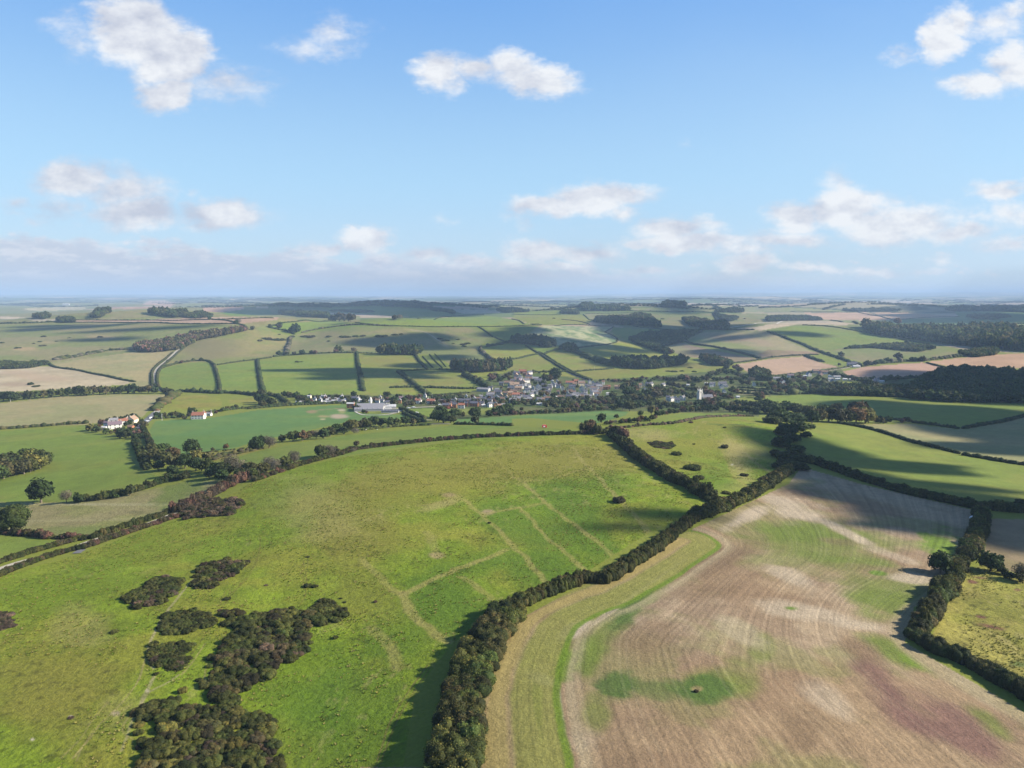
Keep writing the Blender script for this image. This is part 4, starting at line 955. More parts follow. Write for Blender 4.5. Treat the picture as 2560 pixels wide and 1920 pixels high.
def thicket(label, s, rad, mix, h=1.0, dens=1.0, cat='thicket', name='scrub_thicket', lib=None):
    """shrubs filling a surveyed outline; each shrub a part"""
    poly = at(s)[:, :2]; g = np.random.RandomState(sum(map(ord, label)))
    x0, y0 = poly.min(0); x1, y1 = poly.max(0); step = rad * 1.05 / math.sqrt(dens)
    A = abs(sum(poly[i][0] * poly[i - 1][1] - poly[i - 1][0] * poly[i][1] for i in range(len(poly)))) / 2
    step = max(step, math.sqrt(A / 285.0))
    pts = []
    yv = y0; odd = 0
    while yv <= y1:
        xv = x0 + (odd % 2) * step / 2
        while xv <= x1:
            pts.append((xv + (g.rand() - .5) * step * .7, yv + (g.rand() - .5) * step * .7)); xv += step
        yv += step * .87; odd += 1
    pts = np.array(pts) if pts else np.array([poly.mean(0)])
    wj = rad * 2.2; m = inside(pts[:, 0] + (fbm(pts[:, 0], pts[:, 1], rad * 3, 5, 2) - .5) * 2 * wj, pts[:, 1] + (fbm(pts[:, 0], pts[:, 1], rad * 3, 6, 2) - .5) * 2 * wj, poly); pts = pts[m]
    if not len(pts): pts = np.array([poly.mean(0)])
    ctr = pts.mean(0); cz = float(terr(ctr[0], ctr[1]))
    root = link(name, None, loc=(ctr[0], ctr[1], cz)); tag(root, label, cat)
    for p in pts[:295]:
        if g.rand() < .10: continue
        r_ = rad * (.55 + 1.0 * g.rand() ** 1.5) * max(1, step / rad * .85); L = lib or BUSH
        kz = mix[g.randint(len(mix))]
        nz = vnoise(np.array([p[0] / 7.]), np.array([p[1] / 7.]), 9)[0]
        if kz == 'p' and nz < .5: kz = mix[0]
        LL = BUSH_HERO if (math.hypot(*p) < 300 and not lib) else L
        o = link('shrub', LL[g.randint(len(LL))], root, (p[0] - ctr[0], p[1] - ctr[1], float(terr(p[0], p[1])) - cz - .2 * r_), (0, 0, g.rand() * 6.28), (r_, r_, r_ * h * (.8 + .5 * g.rand())))
        o.color = pal(kz, .5)
    return root

def bush(label, s, wpx, kd, hr=.8, cat='bush', lib=None):
    (x, y, z), = at(s); t = s.split()[0]; r_ = wpx * TILES[t][2] * y / F0 / 2
    L = lib or (BUSH if y < 700 else BUSH_MID)
    n = 1
    root = link('bush', None, loc=(x, y, z)); tag(root, label, cat)
    g = np.random.RandomState(int(x * 7) % 9999)
    for k_ in range(4 if y < 700 else 2):
        a = k_ * 2.1 + g.rand(); rr_ = r_ * (.7 if k_ else .8); d = 0 if k_ == 0 else r_ * .42
        o = link('stem_clump', L[g.randint(len(L))], root, (d * math.cos(a), d * math.sin(a) * .6, -.1 * rr_), (0, 0, g.rand() * 6), (rr_, rr_, rr_ * hr * 1.3))
        o.color = pal(kd, .2)
    return root

# ------------------------------------------------------------------ trees
TREES = []      # (x, y, z, radius, kind, zone, height ratio, cover)
def T(zone, s, hr=1.0):
    t = None; toks = s.replace(';', ' ; ').split(); i = 0
    while i < len(toks):
        w = toks[i]
        if w == ';': i += 1; continue
        if w in TILES and len(w) == 1 and not (',' in w) and i + 1 < len(toks) and ',' in toks[i + 1]: t = w; i += 1; continue
        x_, y_, wd = w.split(','); kd = toks[i + 1]; i += 2
        o = TILES[t]; (x, y, z), = unproject([(o[0] + float(x_) * o[2], o[1] + float(y_) * o[2])])
        TREES.append([x, y, z, max(1.2, float(wd) * o[2] * y / F0 / 2), kd, zone, hr])
def Tfill(zone, s, rad, mix, space=1.5, hr=1.0, cap=400, seed=1):
    poly = at(s)[:, :2]; g = np.random.RandomState(seed)
    x0, y0 = poly.min(0); x1, y1 = poly.max(0); step = rad * space; n = 0
    yv = y0; odd = 0
    while yv <= y1:
        xv = x0 + (odd % 2) * step / 2
        while xv <= x1:
            p = (xv + (g.rand() - .5) * step * .6, yv + (g.rand() - .5) * step * .6); xv += step
            if inside(np.array([p[0]]), np.array([p[1]]), poly)[0] and n < cap:
                TREES.append([p[0], p[1], float(terr(p[0], p[1])), rad * (.75 + .5 * g.rand()), mix[g.randint(len(mix))], zone, hr]); n += 1
        yv += step * .87; odd += 1
def Trow(zone, s, rad, mix, space=1.4, hr=1.0, seed=2, jit=.5):
    q = resample(smooth_line(at(s)[:, :2], 1), rad * space); g = np.random.RandomState(seed)
    for p in q:
        x, y = p[0] + (g.rand() - .5) * rad * jit * 2, p[1] + (g.rand() - .5) * rad * jit * 2
        TREES.append([x, y, float(terr(x, y)), rad * (.65 + .7 * g.rand()), mix[g.randint(len(mix))], zone, hr])

def crown_lib(kd, px_):
    if kd == 'c': return CONE
    if kd == 'b': return BARE
    return CROWN if px_ > 34 else CROWN_MID if px_ > 14 else CROWN_LOW
def scatter_group(name, coll, label, pts, scl, cat=None, kind='stuff'):
    """many alike plants as one object: points that carry copies of the stock plants"""
    me = bpy.data.meshes.new(name); me.vertices.add(len(pts)); me.vertices.foreach_set('co', np.asarray(pts, np.float32).ravel())
    a_ = me.attributes.new('sc', 'FLOAT_VECTOR', 'POINT'); a_.data.foreach_set('vector', np.asarray(scl, np.float32).ravel())
    o = link(name, me); tag(o, label, cat, kind=kind)
    ng = bpy.data.node_groups.new(name + '_scatter', 'GeometryNodeTree'); ng.interface.new_socket('Geometry', in_out='INPUT', socket_type='NodeSocketGeometry'); ng.interface.new_socket('Geometry', in_out='OUTPUT', socket_type='NodeSocketGeometry')
    gi = ng.nodes.new('NodeGroupInput'); go = ng.nodes.new('NodeGroupOutput'); ip = ng.nodes.new('GeometryNodeInstanceOnPoints'); ci = ng.nodes.new('GeometryNodeCollectionInfo')
    ci.inputs['Collection'].default_value = coll; ci.inputs['Separate Children'].default_value = True; ci.inputs['Reset Children'].default_value = True
    na = ng.nodes.new('GeometryNodeInputNamedAttribute'); na.data_type = 'FLOAT_VECTOR'; na.inputs['Name'].default_value = 'sc'
    rv = ng.nodes.new('FunctionNodeRandomValue'); rv.data_type = 'FLOAT_VECTOR'; rv.inputs[0].default_value = (0, 0, 0); rv.inputs[1].default_value = (0, 0, 6.28)
    ri = ng.nodes.new('FunctionNodeRandomValue'); ri.data_type = 'INT'; ri.inputs[4].default_value = 0; ri.inputs[5].default_value = 1000; ri.inputs['Seed'].default_value = 3
    l = ng.links.new
    l(gi.outputs[0], ip.inputs['Points']); l(ci.outputs[0], ip.inputs['Instance']); ip.inputs['Pick Instance'].default_value = True
    l(ri.outputs[2], ip.inputs['Instance Index']); l(rv.outputs[0], ip.inputs['Rotation']); l(na.outputs[0], ip.inputs['Scale']); l(ip.outputs[0], go.inputs[0])
    md = o.modifiers.new('scatter', 'NODES'); md.node_group = ng
    return o
def dyed(me, col):
    m2 = me.copy(); a_ = m2.attributes['leaf']; n = len(a_.data); c = np.zeros(n * 4, np.float32); a_.data.foreach_get('color', c)
    c = c.reshape(-1, 4) * np.array(col, np.float32); a_.data.foreach_set('color', c.ravel()); return m2
COLLS = {}
def plant_coll(mix, lib):
    key = (mix, lib[0].name)
    if key in COLLS: return COLLS[key]
    co = bpy.data.collections.new('stock_' + mix)
    for kd in mix:
        for me in (CONE if kd == 'c' else BARE if kd == 'b' else lib):
            cc_ = pal(kd, .45); co.objects.link(bpy.data.objects.new('stock_plant', dyed(me, (cc_[0] * 1.5, cc_[1] * 1.4, cc_[2] * 1.5, 1))))
    COLLS[key] = co
    return co
def wood(label, s, rad, mix, space=1.25, hr=1.0, seed=5, cap=1500, lib=None, cat='wood', name='wood', lift=0):
    poly = at(s)[:, :2]; g = np.random.RandomState(seed)
    A = abs(sum(poly[i][0] * poly[i - 1][1] - poly[i - 1][0] * poly[i][1] for i in range(len(poly)))) / 2
    step = max(rad * space, math.sqrt(A / cap))
    x0, y0 = poly.min(0); x1, y1 = poly.max(0)
    xs, ys = np.meshgrid(np.arange(x0, x1 + step, step), np.arange(y0, y1 + step, step * .87))
    xs = xs + (g.rand(*xs.shape) - .5) * step * .8; ys = ys + (g.rand(*ys.shape) - .5) * step * .8
    m = inside(xs.ravel(), ys.ravel(), poly); x = xs.ravel()[m]; y = ys.ravel()[m]
    if len(x) == 0: return
    r_ = rad * (.7 + .6 * g.rand(len(x))) * max(1.0, step / (rad * space))
    pts = np.stack([x, y, terr(x, y) - .35 * r_], 1); scl = np.stack([r_, r_, r_ * hr * (.85 + .3 * g.rand(len(x)))], 1)
    return scatter_group(name, plant_coll(mix, lib or CROWN_LOW), label, pts, scl)
# ------------------------------------------------------------------ near hedges and scrub
hedge('thick overgrown olive and ochre hedge curving up from the bottom edge beside the stubble', 'n 1125,2060 n 1122,1960 i 760,1130 i 770,950 i 800,800 i 860,640 i 930,480 i 1010,340 i 1090,255', 14.0, 4.5, 'ksmskgsm', gaps=.0, wild=.34)
hedge('middle stretch of the big curving hedge, dark olive, between the hillside and the stubble', 'i 1110,225 i 1250,150 i 1400,90 i 1600,20 f 1700,985 f 1850,880 f 2000,790 f 2100,710 f 2212,620 g 90,560', 7.0, 3.6, 'kskmks', gaps=.0, wild=.28)
hedge('far stretch of the big curving hedge below the rough grass hollow', 'g 90,555 200,520 330,470 430,420 530,360 600,310 660,275 700,240', 7.5, 4.4, 'kskms', wild=.35)
hedge('dark bushy hedge dropping from the hill crest between hillside and hollow', 'f 1745,20 1830,80 1900,150 1980,210 2080,270 2180,330 g 40,350 g 120,410 g 215,455', 7.0, 5.0, 'kskuk', wild=.6)
hedge('long brown bramble hedge along the crest of the main hillside', 'e 1660,315 1800,265 1950,215 2212,150 f 60,120 250,95 500,68 750,45 950,32 1250,22 1500,16 1700,8', 4.2, 2.6, 'uskurk', wild=.5)
hedge('pinkish brown hedge beside the sunken lane where it bends into the trees', 'e 1140,520 1280,450 1400,400 1480,350 1560,320 1650,290', 8.5, 4.0, 'ppru', wild=.6)
hedge('low trimmed hedge on the near side of the sunken lane at the left edge', 'e -260,1045 e 0,930 150,870 300,815 480,765', 3.6, 2.0, 'kuks', wild=.25)
hedge('low trimmed hedge on the far side of the sunken lane at the left edge', 'e -260,935 e 0,850 150,800 300,755 450,715 545,690', 3.6, 2.2, 'ukks', wild=.25)
hedge('near side lane hedge between the field gate and the pink thicket', 'e 520,760 650,715 800,665 950,615 1100,565 1180,545', 4.0, 2.2, 'ukru', wild=.4)
hedge('far side lane hedge between the field gate and the pink thicket', 'e 590,690 700,655 850,605 1000,560 1140,510', 5.0, 2.6, 'ksmk', wild=.45)
hedge('dark red brown hedge under the big tree at the left edge', 'e -200,650 e 10,655 100,665 200,672 320,690', 4.0, 2.6, 'rukr', wild=.5)
hedge('short dark red hedge before the lane gate', 'e 380,690 450,690 540,700', 4.0, 2.6, 'rkr', wild=.5)
hedge('dark hedge between the green lane field and the pale meadow', 'e 500,450 600,445 720,425 820,400 920,375 1000,345 1100,318 1200,300', 4.5, 3.6, 'kskd', wild=.6)
hedge('shaded dark hedge along the top of the large stubble field', 'g 760,185 900,215 1050,270 1200,320 1350,370 1500,410 1700,450 1900,495 2100,510 2300,515', 7, 4.0, 'dkds', wild=.5)
hedge('upright ragged hedge between the stubble field and the small brown plot', 'g 1935,520 1930,600 1900,690 1870,780 1830,830', 6.5, 4.6, 'ksmkg', wild=.5)
hedge('bushy hedge running down to the yellow pasture corner', 'g 1800,840 1770,930 1740,1010 g 1700,1075 j 1700,70 j 1640,190 j 1580,300 j 1530,370', 5.2, 4.2, 'ksgmk', wild=.65)
hedge('black shaded hedge between the yellow pasture and the stubble field', 'j 1500,400 1600,470 1750,530 1900,590 2050,680 2212,780 n 2700,1820', 5.0, 3.4, 'kdkd', wild=.5)
hedge('straight clipped dark hedge beside the pale stubble field', 'd 620,1242 800,1270 1000,1320 1200,1390 1400,1440 1650,1500', 4.6, 3.0, 'dkd', wild=.25, parts=False)
hedge('clipped dark hedge beyond the field gap towards the right edge', 'd 1690,1515 1900,1550 2100,1585 2300,1610', 4.6, 3.0, 'dkd', wild=.25, parts=False)
hedge('dark hedge across the far side of the pale stubble field', 'd 1260,1235 1400,1250 1640,1285', 5, 3.4, 'dk', wild=.5)
hedge('dark hedge climbing to the right edge beyond the pale stubble field', 'd 1690,1285 1850,1255 2050,1225 2212,1180 2300,1160', 5, 3.4, 'dk', wild=.5)
hedge('thin dark hedge at the foot of the autumn trees', 'd 920,1195 1000,1200 1240,1225', 4, 3, 'dk', wild=.5)
# mid hedges: valley and village
hedge('tall dark hedge on the left side of the farm lane', 'a 1170,1400 1200,1480 1240,1560 1270,1640', 7, 3.6, 'dksd', parts=True, wild=.6)
hedge('tall dark hedge on the right side of the farm lane', 'a 1230,1280 1260,1340 1300,1420 1340,1480', 4.5, 3.2, 'dkud', parts=True, wild=.5)
hedge('low dark hedge at the edge of the long olive stubble field', 'a -150,1300 0,1290 250,1275 500,1255 740,1240', 6, 3.4, 'ksm', wild=.35)
hedge('hedge bank curving up beside the main road', 'a 1340,1130 1380,1090 1420,1050 1480,1020 1545,980', 12, 6, 'mosg', wild=.6)
hedge('low hedge between the road and the white cottage', 'a 1340,1200 1450,1195 1560,1185', 6, 3, 'kg', wild=.5)
hedge('hedge line behind the white cottage running right', 'a 1770,1150 1900,1135 2000,1120 2212,1100 b 100,1085 400,1070 750,1058', 5, 3, 'dkg', wild=.3)
hedge('scrubby dark hedge in front of the small field above the cottage', 'a 1560,965 1700,970 1890,985 1960,975 2212,1000', 7, 5, 'dkd', wild=.6)
hedge('dark hedge left of the climbing road junction', 'a 1310,905 1400,955 1480,985', 5, 4, 'dk', wild=.5)
hedge('dark hedge along the left side of the climbing road', 'a 1318,925 1310,850 1315,790 1350,745 1420,690 1490,630', 5, 3.5, 'dku', wild=.4)
hedge('dark hedge along the right side of the climbing road', 'a 1375,940 1355,880 1360,800 1400,750 1470,690 1540,625 1600,580', 5, 3.5, 'dku', wild=.5)
hedge('curving dark hedge round the first bright green field', 'a 1390,765 1480,735 1580,712 1700,698 1800,698 1850,735 1870,800 1890,880 1900,960', 6, 4, 'dku', wild=.5)
hedge('thin hedge above the second bright green field', 'a 1885,735 2000,715 2212,690 b 130,672', 4, 3, 'dku', wild=.5)
hedge('upright dark hedge between the second and the large green field', 'b 10,690 20,760 35,860 60,960 75,1000', 8, 4, 'dkd', wild=.4)
hedge('thin hedge along the top of the large green field', 'b 150,665 300,650 500,638 700,630 870,632', 5, 3.5, 'dkg', wild=.6)
hedge('upright dark hedge on the right of the large green field', 'b 870,630 880,720 900,830 925,960', 8.5, 4.5, 'dkd', wild=.4)
hedge('thin hedge under the hillside plantation', 'b 880,632 1000,636 1100,640 1370,645', 4, 3, 'dk', wild=.4)
hedge('slanting dark hedge beside the narrow green strips', 'b 1370,640 1410,700 1480,775', 7, 4, 'dk', wild=.4)
hedge('thin hedge at the lower edge of the yellow green field', 'b 1240,787 1350,782 1480,778 1600,770 1700,780', 4, 3, 'dkg', wild=.4)
hedge('diagonal dark hedge running down to the village', 'b 1230,795 1290,840 1350,890 1400,930 1450,970 1500,1000', 9, 5, 'dksd', wild=.5)
hedge('hedge below the long yellow green field', 'b 1165,932 1350,928 1450,930 1600,935 1800,942 1930,938', 6, 4, 'dkg', wild=.4)
hedge('dark shelter hedge from the plantation towards the grey barn', 'b 1800,825 1880,860 1940,900 2000,930', 12, 7, 'dks', wild=.5)
hedge('narrow dark strip hedge on the left of the green strips', 'b 1440,660 1480,705 1530,760', 3.5, 2, 'dk', wild=.3)
hedge('narrow dark strip hedge in the middle of the green strips', 'b 1500,645 1550,705 1610,760', 3.5, 2, 'dk', wild=.3)
hedge('narrow dark strip hedge on the right of the green strips', 'b 1545,640 1590,690 1640,750', 2.5, 1.6, 'dk', wild=.3)
hedge('bushy hedge down the grazed hillside', 'b 290,505 285,560 270,610 255,650', 12, 6, 'dub', wild=.6)
hedge('hedge below the small hilltop field', 'b 400,455 500,430 650,405 850,388 1000,393 1180,398', 8, 4, 'kub', wild=.5)
hedge('hedge above the small hilltop field', 'b 130,400 230,372 400,360 640,355', 6, 3.5, 'dk', wild=.4)
hedge('hedge curving round the left of the small hilltop field', 'b 110,410 180,425 270,440 330,470', 8, 5, 'dk', wild=.6)
hedge('thin dark hedge along the ridge right of the round tree clump', 'b 860,370 950,382 1170,398 1400,404 1640,406 1900,404 2212,400 c 250,392', 5, 3, 'dk', wild=.35)
hedge('thin dark hedge on the upper crest of the central ridge', 'b 1400,335 1600,318 1800,306 1970,300', 6, 3, 'dk', wild=.35)
hedge('slanting hedge on the right of the grazed hillside', 'b 1920,405 1980,440 2045,492', 6, 3.5, 'dk', wild=.35)
hedge('curving hedge between the grazed hillside and the striped valley', 'b 1945,580 1940,620 1990,660 2050,700 2080,720', 10, 6, 'dkub', wild=.6)
hedge('curving bushy hedge below the shaded field', 'b 2000,575 2100,560 2212,530', 10, 6, 'dk', wild=.6)
hedge('short thin hedge crossing the shaded field', 'b 2060,495 2140,530', 5, 3, 'dk')
hedge('thin hedge left of the straight lane', 'c -20,690 60,680 150,655 235,640', 6, 4, 'dk', wild=.4)
hedge('hedge on the upper left side of the straight lane', 'c 120,570 180,605 240,640 330,700 430,765 560,830 670,865', 6, 4, 'dks', wild=.3)
hedge('hedge on the upper right side of the straight lane', 'c 230,625 300,655 380,720 480,775 600,835 690,865', 5, 3.5, 'dks', wild=.3)
hedge('short hedge from the lane to the dark belt', 'c 280,640 340,615 400,600 430,590', 6, 4, 'dk', wild=.4)
hedge('hedge along the foot of the olive field', 'c 110,800 220,797 350,797 470,792', 5, 3.5, 'dk', wild=.5)
hedge('thin hedge above the yellow green field by the belt', 'c 530,795 650,785 780,775 880,765', 5, 3, 'dk', wild=.35)
hedge('belt of dark trees and hedge slanting to the corner of the field', 'c 430,590 500,610 600,640 680,680 770,710 860,740', 22, 9, 'dsgk', wild=.6)
hedge('short hedge on the pale ridge slope', 'c 430,342 550,352 620,365 670,385', 5, 3, 'dk')
hedge('thin hedge falling to the right on the pale ridge slope', 'c 615,298 650,325 700,352', 7, 3, 'dk')
hedge('thin hedge slanting at the crest field', 'c 0,338 80,355 190,388', 7, 3, 'dk')
hedge('long thin dark hedge along the middle ridge', 'c 180,388 400,386 650,392 870,400', 6, 3, 'dk', wild=.3)
hedge('curving hedge round the streaky stubble', 'c 800,450 860,475 925,515 870,555 700,570 560,590', 6, 3, 'dku', wild=.3)
hedge('thin hedge along the top of the shaded green field', 'c 880,405 820,440 800,452', 6, 3, 'dk')
hedge('thin hedge above the dark hanging wood', 'c 1050,400 1280,425 1400,435 1650,430 1900,432 2090,432', 7, 3.5, 'dk', wild=.4)
hedge('thin hedge between the two blue woods', 'c 1735,290 1750,320 1765,350', 8, 4, 'dk')
hedge('thin hedge crossing the pale plateau', 'c 180,262 420,260 620,262 900,262 1160,272 1400,275 1740,283', 10, 4, 'dk', wild=.4)
hedge('thin hedge along the upper edge of the pale fields', 'c 0,296 200,302 420,300', 7, 3, 'dk')
hedge('hedge below the upper pale fields', 'c 640,292 850,288 1060,284', 7, 3, 'dk')
hedge('dark hedge between the hilltop stubble and the brown field', 'c 1490,520 1560,555 1700,568 1850,600 2000,640 2150,680', 9, 4.5, 'dku', wild=.4)
hedge('hedge along the lower edge of the hilltop stubble', 'c 1860,722 2000,710 2150,688 d 0,672 d 150,658 d 300,650 d 430,645', 7, 3.5, 'dku', wild=.4)
hedge('long dark hedge slanting down beside the lane to the grey farm', 'd 0,450 100,480 200,520 300,555 390,600 500,640 600,672 700,705 800,745', 12, 5.5, 'dksd', wild=.4)
hedge('hedge above the bright pale green field', 'd 300,390 450,395 600,410 700,430 800,445', 8, 3.5, 'dk', wild=.4)
hedge('hedge along the far edge of the bright pale green field', 'd 800,448 900,465 1030,490', 8, 3.5, 'dk')
hedge('thin hedge crossing the pale strip', 'd 1140,512 1250,530 1390,553', 7, 3, 'dk')
hedge('bushy hedge beside the small green farm field', 'd 320,655 380,680 440,700 480,710', 8, 5, 'dk', wild=.6)
hedge('hedge down the side of the eastern lane to the farm', 'd 470,795 600,770 720,745 800,742', 6, 3.5, 'kgm', wild=.4)
hedge('hedge in front of the pink ploughed field', 'd 0,838 100,832 250,815 380,800 460,790', 6, 4, 'dks', wild=.5)
hedge('short hedge between the two pink fields', 'd 1370,715 1450,740 1530,755', 5, 3, 'kg', wild=.4)
hedge('scrubby hedge at the foot of the scrubby pasture', 'd 840,740 950,720 1100,715 1230,700 1350,700 1500,680 1680,660', 12, 6, 'dsgb', wild=.7)
hedge('hedge along the edge of the lower pink field', 'd 490,800 600,825 720,852 850,858 1000,862 1150,858 1280,845', 8, 5, 'dsk', wild=.6)
hedge('thin hedge on the far reddish ridge', 'd 780,280 950,310 1080,345', 10, 3.5, 'dk')
hedge('thin hedge under the far brown field', 'd 1090,348 1300,328 1500,320 1650,318', 10, 3.5, 'dk')
hedge('long thin hedge along the skyline of the eastern ridge', 'd 200,272 500,275 850,272 1150,282', 10, 4, 'dk')
hedge('thin hedge across the far eastern slope', 'd 800,385 1000,388 1300,392 1650,400 1800,390 2212,378', 10, 5, 'dks', wild=.6)
hedge('slanting hedge beside the white track', 'd 540,350 650,360 770,380', 10, 5, 'dk')
hedge('ridge hedge on the left skyline above the green down', 'a 0,378 200,375 420,365 600,360', 10, 5, 'dks', wild=.7)
hedge('long thin hedge below the pinkish ridge strip', 'a 650,368 900,366 1100,370 1400,378 1800,384 2060,380', 7, 3.5, 'dk', wild=.3)
hedge('thin hedge above the pinkish ridge strip', 'a 660,346 900,348 1180,348 1500,350 1760,345 2040,340 b 150,330', 7, 3, 'dku', wild=.5)
hedge('curved hedge on the left of the top road', 'a 1840,345 1950,348 2030,370 2080,385 2140,415', 7, 3.5, 'dk', wild=.4)
hedge('dark hedge between the two pale fields at the left', 'a 415,722 470,755 620,775 720,790 880,825 1010,855 1155,880', 6.5, 3.4, 'dk', wild=.35)
hedge('broken scrubby hedge above the olive stubble field', 'a 480,690 600,675 700,655 850,625 950,605 1150,600', 14, 5.5, 'ksb', wild=.7, gaps=.1)
hedge('dark band hedge behind the bungalows', 'b 330,1010 480,1012 700,1012', 8, 4, 'dk', wild=.3)
hedge('hedge beside the small dark paddock', 'b 110,1000 200,1005 240,1045 270,1070', 9, 5, 'dks', wild=.5)
hedge('long hedge in front of the bungalows', 'b -60,1115 0,1110 300,1085 500,1076 760,1066', 6, 3.5, 'dk', wild=.3)
hedge('garden hedge behind the brick terrace field', 'b 1530,998 1700,985 1840,975', 4, 2.5, 'dk', wild=.3)
hedge('thin hedge curving over the crest of the hollow', 'c 820,1285 1000,1275 1150,1255 1300,1250 1400,1240 1550,1215 1750,1185 1900,1178 2080,1180', 3.4, 2.0, 'uruk', wild=.6, parts=False)
hedge('low hedge at the back of the yellow green strip', 'b 1720,1248 1900,1250 2100,1255 2212,1260', 4.5, 2.5, 'kgs', parts=False, wild=.5)
hedge('thin dark hedge beside the path below the playing field', 'b 920,1300 1050,1285 1200,1270 1400,1258 1500,1255', 4, 2.2, 'kgs', parts=False, wild=.5)
hedge('dark lane hedge below the farm sheds on the upper side', 'q 210,1140 350,1200 500,1270 650,1340 740,1400', 5, 4, 'dk', wild=.4)
hedge('dark lane hedge below the farm sheds on the lower side', 'q 260,1230 350,1290 500,1340 650,1400 780,1440', 4, 3, 'dk', wild=.4)
hedge('low broken hedge across the thin pale strip', 'e 1180,150 1300,138 1450,122 1580,108', 2.5, 1.2, 'km', parts=False, gaps=.3)
hedge('bushy hedge running right from the leafless tree on the pale strip', 'e 1390,180 1440,160 1500,150 1600,130 1690,110', 5, 3.0, 'kum', parts=False, wild=.7)
for i_, (a_, b_) in enumerate([('c 1960,930 2212,950', 'uppermost'), ('c 1950,950 2212,968', 'middle'), ('c 1950,980 2212,992', 'lowest')]):
    hedge('thin dark hedgerow, %s of three crossing the pale fields by the church' % b_, a_, 6, 3, 'dk', wild=.5)
hedge('thick shaded hedge along the far side of the dark valley field', 'd 540,985 800,1000 1000,1008 1300,1015', 14, 7, 'dk', wild=.6)
hedge('hedge of small trees under the eastern gardens', 'd 560,905 700,920 900,925 960,935', 14, 7, 'dsk', wild=.6)
hedge('dark line of bushes behind the sunlit valley fields', 'd -20,985 100,990 250,985 400,975', 12, 6, 'dsg', wild=.6)
hedge('dark valley hedge above the thin sunlit meadow', 'd 400,900 600,940 800,950 1000,960 1250,955', 16, 7, 'dk', wild=.6)

thicket('pink and olive gorse thicket beside the chalk track', 'h 835,150 880,90 970,60 1000,20 1100,5 1170,30 1160,75 1130,115 1080,160 960,190 900,225 845,205', 1.25, 'sskskp', .8)
thicket('brownish gorse thicket at the upper end of the chalk track', 'e 1300,890 1360,840 1440,830 1500,850 1610,840 1610,862 1500,930 1400,990 1360,1035 1290,1020 1255,1000 1285,950', 1.3, 'skusp', .8)
thicket('rounded dark gorse thicket just below the chalk track', 'h 1025,320 1060,260 1180,230 1300,240 1370,262 1370,322 1290,330 1270,372 1150,388 1060,382', 1.1, 'sksks', .75)
thicket('small gorse thicket between the two worn tracks', 'h 960,470 1000,450 1220,440 1215,500 1225,560 1160,625 1090,600 1000,580 960,540', 1.0, 'sksksp', .75)
thicket('large dark gorse thicket with pinkish tops in the middle of the slope', 'h 1440,265 1500,225 1680,195 1800,210 1950,230 2080,270 2080,330 2010,370 2010,440 1900,540 1820,560 1800,640 1700,690 1600,700 1590,760 1560,810 1500,850 1340,730 1360,680 1370,540 1400,470 1500,400 1480,320', 1.5, 'skskssump', .8)
thicket('green gorse spur at the right end of the large thicket', 'h 1985,240 2040,190 2090,150 2160,190 2250,230 2245,280 2140,292 2060,285', 1.2, 'sssk', .8)
thicket('broad gorse and bramble thicket running off the bottom edge', 'h 920,840 960,760 1060,720 1190,690 1340,750 1500,850 1560,880 1700,920 1790,1010 1800,1130 1760,1245 1740,1400 1100,1400 985,1260 945,1100 1000,1010 930,900', 1.6, 'skskssmpuy', .8)
thicket('flat purplish gorse mound cut by the left edge', 'h -140,260 -60,225 0,235 60,245 100,280 90,320 0,360 -100,370', 1.1, 'ppu', .45)
thicket('large pink purple bramble thicket beside the lane bend', 'e 1150,530 1260,480 1330,430 1440,445 1500,440 1570,480 1510,520 1400,548 1290,562 1200,560', 1.7, 'pkpup', .9)
thicket('wide flat gorse patch in the rough hollow', 'c 1190,1410 1260,1395 1380,1405 1395,1440 1330,1460 1240,1450', 1.4, 'sukps', .55)
